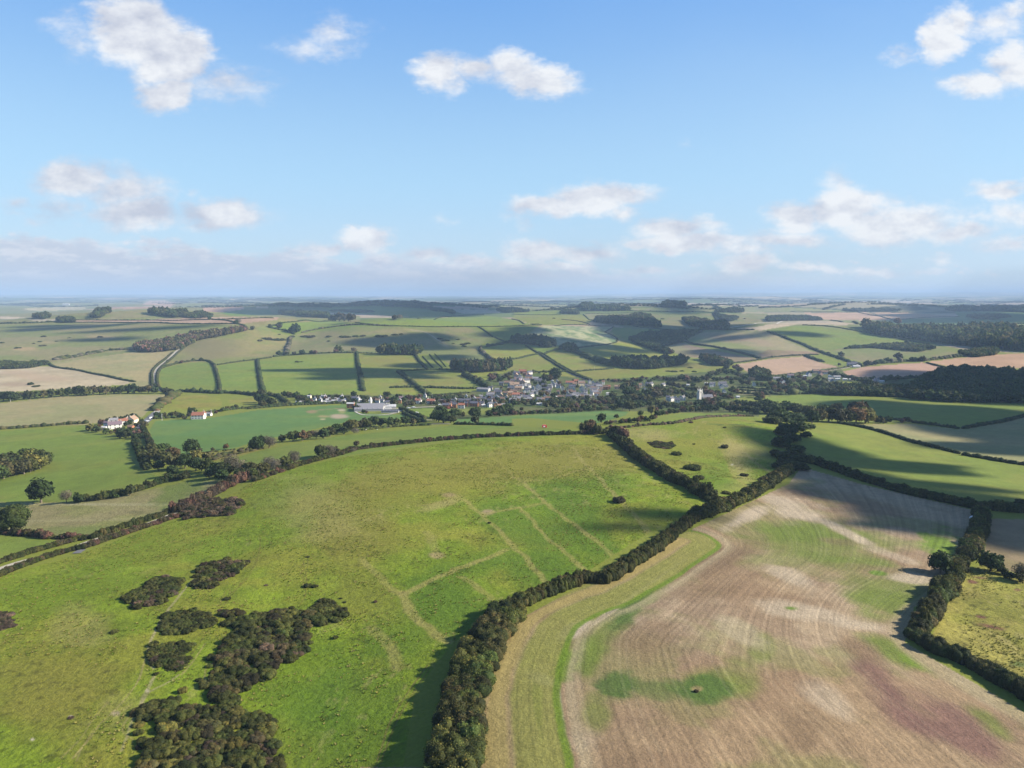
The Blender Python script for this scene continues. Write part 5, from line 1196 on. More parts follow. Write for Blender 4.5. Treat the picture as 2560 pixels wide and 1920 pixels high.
for lb, s, w_, kd, hr in [
 ('single round bush standing below the terraced bank', 'f 1800,455', 90, 'u', .8), ('small dark bush in the middle of the rough hollow', 'c 1420,1512', 95, 's', .7), ('largest dark bush in the rough hollow above the hedge', 'c 1560,1640', 165, 's', .6),
 ('small dark bush touching the hollow hedge', 'g 105,305', 75, 'k', .7), ('ragged bush high on the right of the hollow', 'c 1840,1450', 75, 'u', .8), ('ragged bush low on the right of the hollow beside bare soil', 'g 400,285', 55, 'u', .7),
 ('dark bush in the low corner of the hollow', 'g 285,400', 65, 's', .6), ('tiny bush on the hollow near the crest', 'g 75,80', 20, 's', .7), ('small low bush near the top of the hollow', 'c 1838,1278', 35, 's', .7), ('small brown bush on the crest hedge of the hollow', 'c 1545,1235', 40, 'r', .8), ('single tiny bush left on the crest hedge', 'c 1388,1245', 28, 'k', 1.2),
 ('small dark bush above the small gorse thicket', 'h 1003,445', 62, 'k', .8), ('tiny bush on the worn track', 'h 1012,640', 40, 'k', .8), ('small bush between the tracks and the broad thicket', 'h 1287,680', 48, 'k', .8), ('low flat dark bush alone on the open slope', 'h 740,365', 66, 's', .45),
 ('small round bush right of the large thicket', 'h 2175,405', 42, 's', .9), ('small round bush above the large thicket', 'h 1890,212', 42, 'k', .8), ('dark bush left of the broad thicket, upper of two', 'h 897,1022', 72, 's', .8), ('dark bush left of the broad thicket, lower of two', 'h 918,1080', 80, 's', .8),
 ('dark bush at the very bottom left of the broad thicket', 'h 888,1255', 60, 's', .8), ('small twiggy bush above the large thicket', 'h 1472,152', 58, 'k', .55), ('dark gorse bush, left of a pair on the open hill', 'h 1992,70', 62, 'k', .7), ('smaller dark gorse bush, right of a pair on the open hill', 'h 2040,72', 48, 'k', .7),
 ('small pinkish tussock bush above the pair of gorse bushes', 'e 1725,995', 34, 'p', .4), ('tiny dark bush between two faint paths', 'e 1997,812', 30, 'k', .5), ('lone small thorn bush right of the large thicket', 'i 222,170', 30, 'p', .8), ('tiny bush just right of the green gorse spur', 'i 22,172', 28, 's', .6), ('tiny bush above the green gorse spur', 'h 2208,148', 26, 'k', .7),
 ('tiny thorn bush on the terraced bank', 'f 960,592', 22, 'k', 1.0), ('small weathered bush alone at lower left', 'h 460,922', 42, 'p', .6), ('small leafless bush in the worn circle of the stubble field', 'j 88,752', 34, 'u', 1.1), ('small red bush beside the worn oval', 'h 1425,225', 40, 'p', .5),
 ('yellow flowering bush in the broad thicket', 'h 1182,755', 62, 'y', 1.2),
 ('upper dark bush on the pale tan stubble field', 'a 265,905', 62, 'd', .7), ('lower dark bush on the pale tan stubble field', 'a 315,922', 80, 'k', .4)]:
    bush(lb, s, w_, kd, hr)
rb = random.Random(5)
far_b = [('b 630,490', 60), ('b 632,530', 40), ('b 780,495', 80), ('b 860,490', 60), ('b 920,485', 60), ('b 740,490', 50), ('b 1070,490', 80), ('b 1110,485', 60), ('b 1200,475', 60), ('b 1250,470', 40), ('b 330,445', 90), ('b 310,490', 60), ('b 420,490', 70), ('b 470,495', 80), ('b 500,490', 40),
         ('b 30,525', 60), ('b 110,515', 80), ('b 170,520', 80), ('b 230,520', 70), ('b 70,505', 50), ('b 1590,510', 60), ('b 1620,525', 50), ('b 1650,525', 50), ('b 1705,550', 30), ('b 1790,560', 60), ('b 1830,550', 60), ('b 1800,575', 60), ('b 1745,515', 40), ('b 200,470', 30), ('b 1015,530', 20), ('b 360,710', 50), ('b 395,708', 30),
         ('a 150,590', 60), ('a 370,570', 60), ('a 345,535', 40), ('a 290,550', 30), ('a 490,530', 30), ('a 375,490', 50), ('a 10,545', 60), ('a 870,495', 50), ('a 600,500', 30), ('d 450,705', 60), ('d 930,385', 60), ('d 1130,375', 60), ('d 1320,385', 40), ('c 360,332', 30), ('c 1300,338', 40), ('c 1820,350', 40), ('c 1930,345', 40), ('c 2010,335', 30), ('c 1540,760', 50), ('c 1400,795', 60), ('c 1470,790', 50), ('c 1580,795', 50), ('c 1350,790', 50)]
pos_b = sorted([(P(s)[0][0], s, w_) for s, w_ in far_b])
for i_, (px_, s, w_) in enumerate(pos_b):
    (x, y, z), = at(s); r_ = w_ * .289 * y / F0 / 2
    o = link('bush', BUSH_MID[i_ % 3], loc=(x, y, z - .2 * r_), rot=(0, 0, rb.random() * 6), scl=(r_, r_, r_ * .55)); o.color = pal(rb.choice('dksu'))
    tag(o, 'small dark bush dotted on the far slopes, %s from the left' % ordinal(i_ + 1), 'bush', 'bushes dotted on the far slopes')

# ------------------------------------------------------------------ trees
z = 'in the autumn copse at the left edge'
Tfill(z, 'e -160,150 -40,110 80,105 180,110 290,150 335,190 300,225 200,265 100,290 0,318 -160,340', 6.0, 'mysgsmkg', 1.05, 1.0, 70, 3)
z = 'beside the pale meadow and lane field'
T(z, 'e 268,458,175 d; 430,458,85 b; 840,412,70 k; 75,655,215 s; 1185,312,55 k; 528,456,50 k; 750,428,40 k')
z = 'on the grass below the playing field'
T(z, 'e 1240,145,105 d; 1290,135,45 d; 1465,110,42 b; 1662,118,95 d; 1745,105,95 b; 1380,125,30 b')
z = 'at the bend of the sunken lane'
T(z, 'e 1060,150,100 g; 1120,165,90 o; 1000,190,100 m; 1060,215,110 k; 1130,240,110 m; 1200,235,100 d; 1270,190,90 y; 1270,250,110 d; 1340,260,100 s; 1350,195,70 m; 1400,270,100 d; 1460,290,110 k; 1500,260,120 b; 1560,275,110 b; 1620,280,110 m; 1560,310,90 k; 1640,300,80 s; 1440,320,90 d; 1360,300,80 d; 980,130,70 k; 1030,250,80 d; 1120,285,80 d')
z = 'along the hillside crest hedge'
T(z, 'e 1700,265,80 m; 1740,235,90 b; 1790,240,80 b; 1850,225,70 s; 1910,200,90 b; 2090,165,90 k; 2140,155,90 b; 2180,150,60 m; b 870,1435,55 b; b 840,1490,50 b; b 80,1660,90 m; b 150,1640,90 b; b 260,1610,80 s; b 330,1590,90 b; b 560,1520,110 k; b 640,1520,110 b; b 1870,1375,50 u; c 680,1320,110 o; c 620,1320,90 k; c 740,1335,90 k; c 800,1330,60 k')
T(z, 'c 900,1360,110 k; c 960,1385,110 r; c 880,1395,80 d')
z = 'in the belt below the playing field'
T(z, 'b 20,1465,130 d; 120,1440,110 b; 230,1395,70 m; 320,1395,110 s; 400,1390,90 o; 440,1380,80 m; 520,1370,90 b; 590,1370,90 d; 640,1350,100 k; 700,1330,110 g; 760,1330,80 k; 830,1310,130 y; 800,1290,90 m; 900,1295,90 u; 960,1290,100 s; 1020,1270,100 d; 1080,1265,90 d; 1150,1265,90 g; 1220,1260,80 s; 1290,1255,90 d; 1350,1250,70 y; 1400,1245,60 g; 940,1270,80 m; 1180,1250,60 g; 860,1330,70 b; 480,1350,60 o')
z = 'below the brick terrace'
T(z, 'b 1560,1220,110 g; 1620,1235,130 d; 1680,1235,90 k; 1600,1190,110 d; 1720,1185,90 g; 1530,1200,60 k; 1890,1190,105 d; 2010,1175,60 g; 2060,1165,70 d; 2120,1160,80 g; 2170,1150,90 d; 2200,1165,70 k; 1780,1180,50 g; 1890,1245,70 k')
z = 'in the belt below the village'
T(z, 'r 60,1300,110 d; 170,1290,120 g; 260,1290,110 d; 330,1250,110 g; 420,1270,120 d; 500,1260,120 g; 600,1270,130 g; 680,1260,110 d; 780,1270,110 d; 860,1260,100 g; 950,1250,100 g; 1050,1250,110 d; 1130,1240,110 d; 1220,1240,120 g; 1320,1240,130 d; 1420,1235,120 d; 1500,1230,120 k; 1620,1230,130 d; 1720,1225,150 d; 1840,1210,130 k; 1920,1200,120 m; 2030,1200,120 m; 2130,1200,110 s; 360,1190,80 g; 780,1160,90 y; 1560,1120,160 m; 1780,1090,170 k; 1950,1080,150 u')
T(z, 's 30,1180,130 k; 130,1180,120 d; 60,1090,120 s; 220,1170,100 k; 330,1160,100 m; 420,1160,120 s; 500,1150,120 g; 590,1130,130 s; 480,1020,130 k; 380,950,160 d; 560,1010,120 s; 640,1010,100 k; 660,860,150 k; 700,1150,150 d')
z = 'in the meadow corner beyond the crest'
T(z, 's 400,1450,230 d; 510,1490,110 d; 740,1340,110 d; 620,1480,110 u; 720,1470,120 m; 850,1470,130 g; 950,1450,120 y; 1050,1440,130 b; 1150,1430,120 b; 1250,1440,150 m; 1330,1400,160 k; 1420,1400,130 s; 1480,1420,110 b; 1560,1390,150 m; 1620,1360,130 s; 1700,1300,160 m; 1800,1280,150 m; 1560,1240,200 y; 1650,1220,160 g; 1880,1270,120 m; 1980,1250,150 o; 2080,1240,130 m; 2160,1230,110 m; 1760,1150,150 y')
T(z, 's 1300,1290,150 k; 900,1420,90 o; 180,1530,200 o; 80,1560,150 k; 60,1490,120 g')
z = 'in the grove between village and church'
T(z, 's 900,1150,260 d; 1050,1180,260 k; 950,1000,240 k; 1120,980,240 m; 1200,1130,240 d; 1300,1100,240 d; 1350,1000,200 k; 1440,1020,220 m; 1500,1080,200 s; 820,1060,200 d; 1280,900,200 g; 1180,860,180 s; 1000,840,220 d; 1100,760,170 d; 900,720,180 d; 980,640,160 k; 1060,600,170 u; 1150,640,150 d; 1200,720,160 g; 1380,800,150 s; 1450,830,180 d; 1560,800,170 m; 1500,660,140 k; 1680,880,220 u; 1740,820,190 m; 1640,760,170 r; 1620,1030,180 s; 1700,1060,150 u; 1820,860,170 k; 1900,830,180 k; 1980,800,180 u; 2060,770,180 s; 2130,800,160 u; 1850,1080,170 m; 1950,1100,150 r; 2060,1100,160 m; 2150,1130,150 g; 1780,700,150 s; 1680,680,140 r')
z = 'in the gardens above the village'
T(z, 's 940,520,100 g; 1010,560,100 r; 1130,500,120 d; 1200,510,130 g; 1280,520,130 d; 1340,440,90 y; 1440,450,70 m; 1500,560,140 d; 1610,470,90 y; 1700,440,110 k; 1760,470,110 u; 1850,460,110 d; 1930,480,110 b; 2020,480,110 g; 2110,490,120 s; 2180,460,110 d; 1950,600,130 d; 2060,620,140 s; 2160,650,130 k; 720,510,90 d; 790,500,80 k; 640,500,70 k; 560,480,70 g; 380,500,70 k; 460,490,70 u; 860,510,70 g')
z = 'among the village houses'
T(z, 'r 100,480,160 d; 200,420,130 g; 60,400,120 k; 160,380,130 u; 280,500,130 d; 360,440,110 g; 430,400,110 s; 500,360,100 u; 500,470,110 k; 560,300,60 k; 1030,300,90 d; 1180,310,60 k; 1330,300,60 k; 1300,480,150 d; 1220,470,100 d; 1390,470,100 g; 1560,470,190 d; 1090,560,90 o; 1030,500,80 g; 1250,600,160 g; 1320,660,120 s; 1400,690,130 s; 1300,740,120 g; 1240,840,160 d; 1330,820,120 y; 1500,850,120 u; 1560,820,90 m; 1700,640,110 k; 1750,800,140 r; 1650,560,90 k; 950,720,100 d; 860,560,60 d; 880,700,70 g; 530,980,130 m; 650,990,140 o; 700,1030,100 r; 760,1000,90 m; 800,840,110 d; 880,820,80 s; 920,980,90 d; 1000,1000,90 k; 480,720,90 g; 320,760,100 d; 590,740,70 k; 60,790,90 y; 100,900,70 u; 400,1020,80 k; 850,1040,80 s; 2050,640,90 k; 2120,560,120 d; 2180,520,90 d; 1980,640,80 g; 220,960,110 u; 380,870,70 k; 190,780,70 s; 310,660,60 k; 1960,480,50 k; 1450,970,120 m; 1560,960,120 k; 1650,960,130 m')
T(z, 'q 40,1060,170 m; 130,870,110 d; 200,860,90 s; 60,960,150 m; 320,1080,150 k; 270,960,130 d; 360,900,120 d; 440,1060,150 d; 430,920,120 d; 500,900,100 d; 560,940,130 g; 640,880,110 d; 500,1040,110 k; 370,1000,110 s; 960,900,120 d; 1040,930,110 d; 1110,890,110 k; 1010,860,90 g; 1290,900,90 k; 1330,870,90 s; 1450,880,100 g; 1500,960,110 d; 1560,860,110 o; 1480,830,80 m; 820,920,70 y; 740,980,70 y; 680,1020,80 k; 1000,1020,80 k; 2000,890,70 g; 2070,860,70 k; 2180,860,70 d; 1630,860,60 r; 1690,1080,40 m; 1380,1110,50 k')
z = 'around the bungalows and farm sheds'
T(z, 'p 940,900,130 d; 1030,900,120 d; 1060,940,110 m; 1160,930,110 d; 1220,940,120 g; 1330,830,130 k; 1400,880,100 d; 1500,900,110 m; 1570,930,130 m; 1640,930,110 u; 1700,940,90 r; 1290,960,80 g; 1780,930,80 k; 1870,960,50 k; 2060,820,110 d; 2130,830,120 d; 2100,930,110 k; 2180,960,120 m; 1990,870,60 k; 1460,1180,110 d; 1390,1170,180 d; 1340,1130,110 k; 1560,1220,100 m; 1620,1230,80 u; 70,940,150 d; 20,900,110 d; 150,1000,100 m; 230,1000,90 y; 290,1000,80 m; 530,990,80 g; 490,970,60 k; 40,860,90 k; 380,980,50 g; 140,920,80 k; 1830,1010,50 k; 1740,970,60 k')
T(z, 'b 20,1060,80 d; 70,1075,110 d; 130,1090,90 k; 40,1000,70 k; 290,1015,60 d; 350,1015,60 d; 390,1030,50 g; 250,1010,60 k; 60,1100,70 b; 420,1060,60 y')
z = 'round the farmhouse at the road bend'
T(z, 'v 150,430,120 y; 220,450,110 m; 280,440,90 m; 360,470,100 y; 120,420,70 m; 300,340,90 u; 390,320,90 u; 490,290,80 u; 580,290,80 u; 660,270,80 g; 740,260,100 g; 800,280,70 r; 850,310,60 k; 890,370,100 u; 780,370,70 y; 640,360,70 o; 690,340,80 o; 560,500,120 d; 620,480,110 d; 690,500,120 d; 640,530,130 k; 740,470,110 d; 800,520,120 r; 830,530,100 o; 760,540,100 d; 430,470,60 d; 500,450,70 d; 600,420,60 g; 820,340,60 m; 270,380,60 u; 550,530,80 k')
z = 'beside the white cottage'
T(z, 'v 1550,220,140 d; 1510,230,70 k; 1250,240,90 d; 1300,240,100 d; 1360,230,80 g; 1060,240,90 u; 1110,240,80 k; 1160,230,70 g; 1400,250,80 d; 1440,270,70 d; 1750,210,60 k; 1800,200,60 k; 1880,190,60 k; 1970,160,70 m; 2040,140,70 m; 2100,130,60 y; 2160,110,60 m; 1040,130,70 d')
z = 'in the belt below the pale tan stubble'
T(z, 'a 30,1050,110 d; 90,1050,110 d; 140,1040,80 k; 200,1030,80 m; 260,1030,80 k; 320,1025,80 g; 380,1020,80 m; 450,1015,80 k; 520,1010,80 s; 590,1005,80 d; 640,1000,80 g; 690,1000,100 k; 750,1000,90 s; 800,995,90 u; 860,990,80 k; 920,990,80 m; 980,985,80 s; 1040,985,80 d; 1100,980,90 d; 1160,980,90 d; 1220,980,80 k; 1280,980,80 m; 1340,980,70 k; 650,970,60 d; 815,960,50 u; 1480,985,60 d; 1430,980,60 s; -60,1055,100 d')
z = 'along the far green field hedges'
T(z, 'a 1740,700,35 d; 1670,700,30 k; 1565,722,35 k; b 400,645,50 d; 330,650,40 k; 200,655,50 u; 270,650,40 u; 480,640,40 k; 510,640,40 u; 715,625,70 u; 690,630,40 k; 850,630,55 d; 840,615,40 u; 1890,865,50 k; 1850,850,40 k; 200,420,50 u; 120,405,30 u; 335,462,90 d; 310,460,60 d')
T(z, 'b 655,355,60 m; 720,360,80 u; 760,362,80 u; 820,362,80 u; 690,355,60 k; 790,350,70 k; 1200,345,50 u; 1240,343,60 u; 980,215,35 d')
z = 'in the eastern gardens'
T(z, 'u 20,400,100 d; 20,470,90 k; 150,420,80 d; 220,400,80 k; 260,420,80 d; 280,460,90 k; 340,430,90 g; 350,380,70 m; 390,410,70 o; 430,440,80 k; 470,480,80 d; 500,400,80 d; 430,370,70 s; 560,440,70 m; 640,420,70 s; 680,400,80 d; 700,380,80 k; 770,400,60 d; 800,420,60 k; 160,470,70 k; 210,500,70 g; 280,530,90 u; 330,530,90 k; 380,530,90 m; 100,560,80 k; 160,570,80 g; 230,580,80 k; 320,580,70 s; 400,570,70 s; 480,560,80 m; 540,560,80 k; 600,580,90 s; 660,570,90 k; 640,520,80 m; 700,530,90 k; 860,490,80 r; 820,500,80 k; 920,500,90 d; 1000,500,90 k; 1080,510,90 d; 1150,500,90 k; 1200,500,90 d; 1270,490,80 d; 1370,500,140 d; 1480,500,110 d; 1350,420,90 d; 1300,430,70 k; 1420,500,80 d; 940,340,60 k; 760,300,50 g; 1250,410,70 d; 1180,400,60 k; 1030,310,25 k; 985,190,50 m; 1370,200,100 d; 1500,180,80 r; 1560,160,60 k; 1640,150,90 u; 1450,180,50 k; 1800,100,110 d; 1840,100,60 d; 1990,130,70 g; 2040,130,70 d; 2130,130,90 g; 1010,70,90 k; 1620,400,90 d; 1700,390,90 k; 1780,400,90 k; 1560,400,60 k; 750,450,60 k; 560,300,40 k; 1110,350,40 k')
z = 'on the rise behind the church'
T(z, 't 60,480,170 d; 150,480,150 g; 240,470,140 s; 330,500,150 d; 420,520,140 u; 500,480,140 d; 590,480,130 d; 660,420,130 s; 700,370,120 u; 760,330,120 d; 840,360,120 k; 900,300,120 g; 980,280,120 d; 1080,330,130 d; 1160,300,120 u; 1080,210,130 g; 1020,130,110 d; 1160,120,110 k; 1290,230,150 r; 1370,260,130 u; 1430,230,60 k; 1240,330,120 d; 1320,380,130 u; 1420,400,130 k; 1500,440,130 d; 1080,460,110 b; 1170,480,110 m; 1280,470,110 b; 1200,550,100 g; 1380,500,120 d; 1450,560,130 d; 1560,580,130 d; 1640,500,140 k; 1720,460,150 d; 1760,320,110 u; 1830,330,110 m; 1920,330,100 k; 1860,440,150 d; 1960,460,150 d; 2060,480,120 g; 1760,600,120 k; 1880,600,120 d; 1980,620,110 k; 940,480,110 u; 850,480,100 d; 780,470,100 k; 620,600,90 k; 2130,560,80 k; 200,560,100 g; 300,620,100 k; 80,640,100 d; 160,700,110 k; 30,740,90 k; 250,700,90 d')
z = 'round the church tower'
T(z, 't 330,700,110 d; 400,720,120 k; 120,850,130 r; 60,780,110 o; 200,840,110 r; 300,830,110 s; 240,900,110 d; 350,860,90 d; 640,850,220 r; 730,880,200 r; 780,830,150 o; 560,780,130 d; 590,880,110 k; 560,700,120 k; 880,800,130 u; 960,860,140 u; 1050,880,150 r; 1110,890,110 o; 1180,840,100 g; 1180,740,120 g; 1280,770,130 g; 1220,680,100 d; 1320,720,80 k; 1200,900,80 m; 700,950,110 r; 620,960,120 m; 780,970,120 d; 880,960,130 m; 530,980,110 u; 440,990,100 u; 1590,760,80 k; 1450,740,60 k; 1800,870,160 d; 1880,900,130 g; 1800,960,150 s; 1720,820,100 k; 1880,810,100 g')
z = 'in the wood edge beyond the crest'
T(z, 't 60,1200,170 g; 150,1200,160 g; 250,1200,160 g; 40,1100,150 s; 140,1080,150 g; 240,1070,150 m; 340,1190,170 k; 440,1190,170 d; 530,1190,180 d; 620,1190,180 k; 720,1190,190 d; 820,1190,190 d; 380,1080,170 d; 480,1070,170 d; 600,1070,180 m; 720,1070,170 k; 1000,1160,210 g; 900,1120,190 s; 1120,1190,170 k; 1230,1190,180 d; 1330,1190,190 m; 1430,1200,180 d; 1530,1220,190 d; 1640,1230,190 k; 1750,1250,190 d; 1300,1060,180 d; 1200,1080,150 m; 1420,1080,180 k; 1520,1060,160 y; 1600,1090,170 u; 1710,1100,180 m; 1820,1150,190 d; 1850,1070,180 u; 1950,1100,190 d; 1950,1230,200 d; 2060,1200,200 k; 2160,1240,200 d; 1980,1030,170 r; 2080,1060,170 d; 2170,1120,180 d')
z = 'in the shaded wood right of the hollow'
T(z, 'd 60,1160,200 d; 170,1140,180 d; 270,1150,180 k; 100,1240,220 d; 230,1230,200 d; 330,1220,160 k; 150,1340,200 d; 260,1310,190 d; 330,1360,120 d; 120,1440,180 d; 220,1400,160 d; 130,1550,160 d; 230,1500,150 d; 270,1560,130 k; 200,1640,160 d; 290,1640,150 k; 240,1620,120 s; 370,1290,90 d; 60,1520,120 k; 40,1240,180 k; 10,1150,160 d; 90,1630,120 k')
T(z, 'g 700,180,140 k; 740,130,120 s; 660,220,110 k; 700,60,110 d; 650,100,100 d; 740,200,110 d; 640,20,110 d; 820,195,80 k; 900,220,70 k; 980,245,70 d; 1100,290,50 d; 1540,410,70 d; 2190,480,90 d; 2040,490,70 d')
z = 'in the row above the clipped hedge'
T(z, 'd 430,1230,150 m; 520,1225,150 k; 600,1235,150 u; 680,1235,170 m; 760,1240,170 o; 840,1240,170 y; 870,1235,100 o; 470,1170,110 g; 590,1160,110 m; 350,1180,120 k; 750,1160,130 u; 800,1190,150 o; 980,1240,60 g; 1040,1235,70 g; 940,1235,50 d; 1160,1235,50 d; 380,1240,120 d; 1200,1230,60 k')
z = 'by the yellow pasture hedges'
T(z, 'w 660,1215,385 d', 1.0); T(z, 'w 1500,1180,400 d', .9); T(z, 'w 1820,1310,200 d', .75); T(z, 'w 2010,1330,300 b', 1.1); T(z, 'w 770,1620,220 g', .8); T(z, 'j 1920,600,90 k; j 2010,660,80 k', .8); T(z, 'w 1700,1230,180 k', .8); T(z, 'j 2190,40,90 m', .9)
z = 'rising from the dark eastern wood'
T(z, 'd 1575,790,95 d; 1700,790,110 d; 1740,790,90 k; 1820,800,90 d; 1640,790,70 k; 1780,790,80 d; 1960,810,60 k; 2080,800,70 d', 1.35)
z = 'in the far copses on the ridges'
T(z, 'd 940,395,50 d; d 1120,380,60 k; d 640,670,40 d; c 370,860,110 d; c 290,870,70 d; c 330,870,60 k; c 1370,640,45 d; c 1520,690,40 d; d 1200,560,50 k; d 1420,605,50 k', 1.0)
T('at the top of the climbing road', 'a 1810,345,35 d; a 2060,375,60 d; a 2180,430,40 d; a 2040,380,40 k; b 205,400,45 u')
z = 'in the small woods of the left hills'

Tfill('among the village houses', 'q 900,880 q 2212,820 r 500,300 r 1100,330 r 1800,520 s 100,470 s 700,600 s 800,1000 s 0,1150 r 1000,1060 r 300,1060 q 2150,1060 q 900,1060', 3.2, 'ddgkkmsuor', 5.4, 1.1, 130, 9)
Tfill('around the bungalows and farm sheds', 'p 0,900 p 2000,880 p 2200,980 p 1200,1000 p 0,1020', 2.6, 'dgkmsy', 5.0, 1.1, 70, 10)
Tfill('in the eastern gardens', 'u 0,330 u 700,300 u 1500,400 u 1900,450 u 1500,560 u 700,560 u 0,560', 3.6, 'ddkgmsu', 3.6, 1.1, 120, 12)
# rank by size in the picture: the largest stand alone, the rest share one object
for t in TREES:
    if 'right of the hollow' in t[5]: t[3] *= .95; t[6] *= .62
    if 'eastern wood' in t[5]: t[3] *= .75; t[6] = 1.0
    if 'village' in t[5] or 'brick' in t[5] or 'church' in t[5]: t[3] *= 1.14; t[6] *= .9
    t.append(t[3] * F0 / t[1])
TREES.sort(key=lambda t: -t[7])
MAXT = 296
solo, rest = TREES[:MAXT], TREES[MAXT:]
byk = {}
for t in solo: byk.setdefault((t[5], t[4]), []).append(t)
for k_ in byk.values(): k_.sort(key=lambda t: project(t[0], t[1], t[2])[0])
gT = np.random.RandomState(4)
for (zone, kd), lst in byk.items():
    for i_, t in enumerate(lst):
        x, y, z, r_, kd, zone, hr, px_ = t
        side = 'only' if len(lst) == 1 else None
        lb = (LOOK[kd] + ' ' + zone) if side else '%s %s from the left %s' % (ordinal(i_ + 1), LOOK[kd], zone)
        root = link('tree', None, loc=(x, y, z)); tag(root, lb, 'tree', 'trees ' + zone)
        L = crown_lib(kd, px_)
        rot = (0, 0, gT.rand() * 6.28); hgt = r_ * hr * (.92 + .2 * gT.rand())
        cr = link('crown', L[gT.randint(len(L))], root, (0, 0, -.26 * r_), rot, (r_, r_, hgt)); cr.color = pal(kd)
        tk = link('trunk', (TRUNK_BARE if kd == 'b' else TRUNK)[gT.randint(2)], root, (0, 0, -.02 * r_), rot, (r_, r_, hgt))
coR = bpy.data.collections.new('stock_village_trees')
for kd in 'ddgkkmsuogdmbr':
    for me in (CROWN_LOW if kd not in 'cb' else BARE):
        coR.objects.link(bpy.data.objects.new('stock_plant', dyed(me, pal(kd, .2))))
if rest:
    pts = np.array([(t[0], t[1], t[2] - .38 * t[3]) for t in rest]); scl = np.array([(t[3], t[3], t[3] * t[6]) for t in rest])
    scatter_group('trees', coR, 'smaller trees filling the gaps of the valley and village', pts, scl)
print('trees', len(TREES))

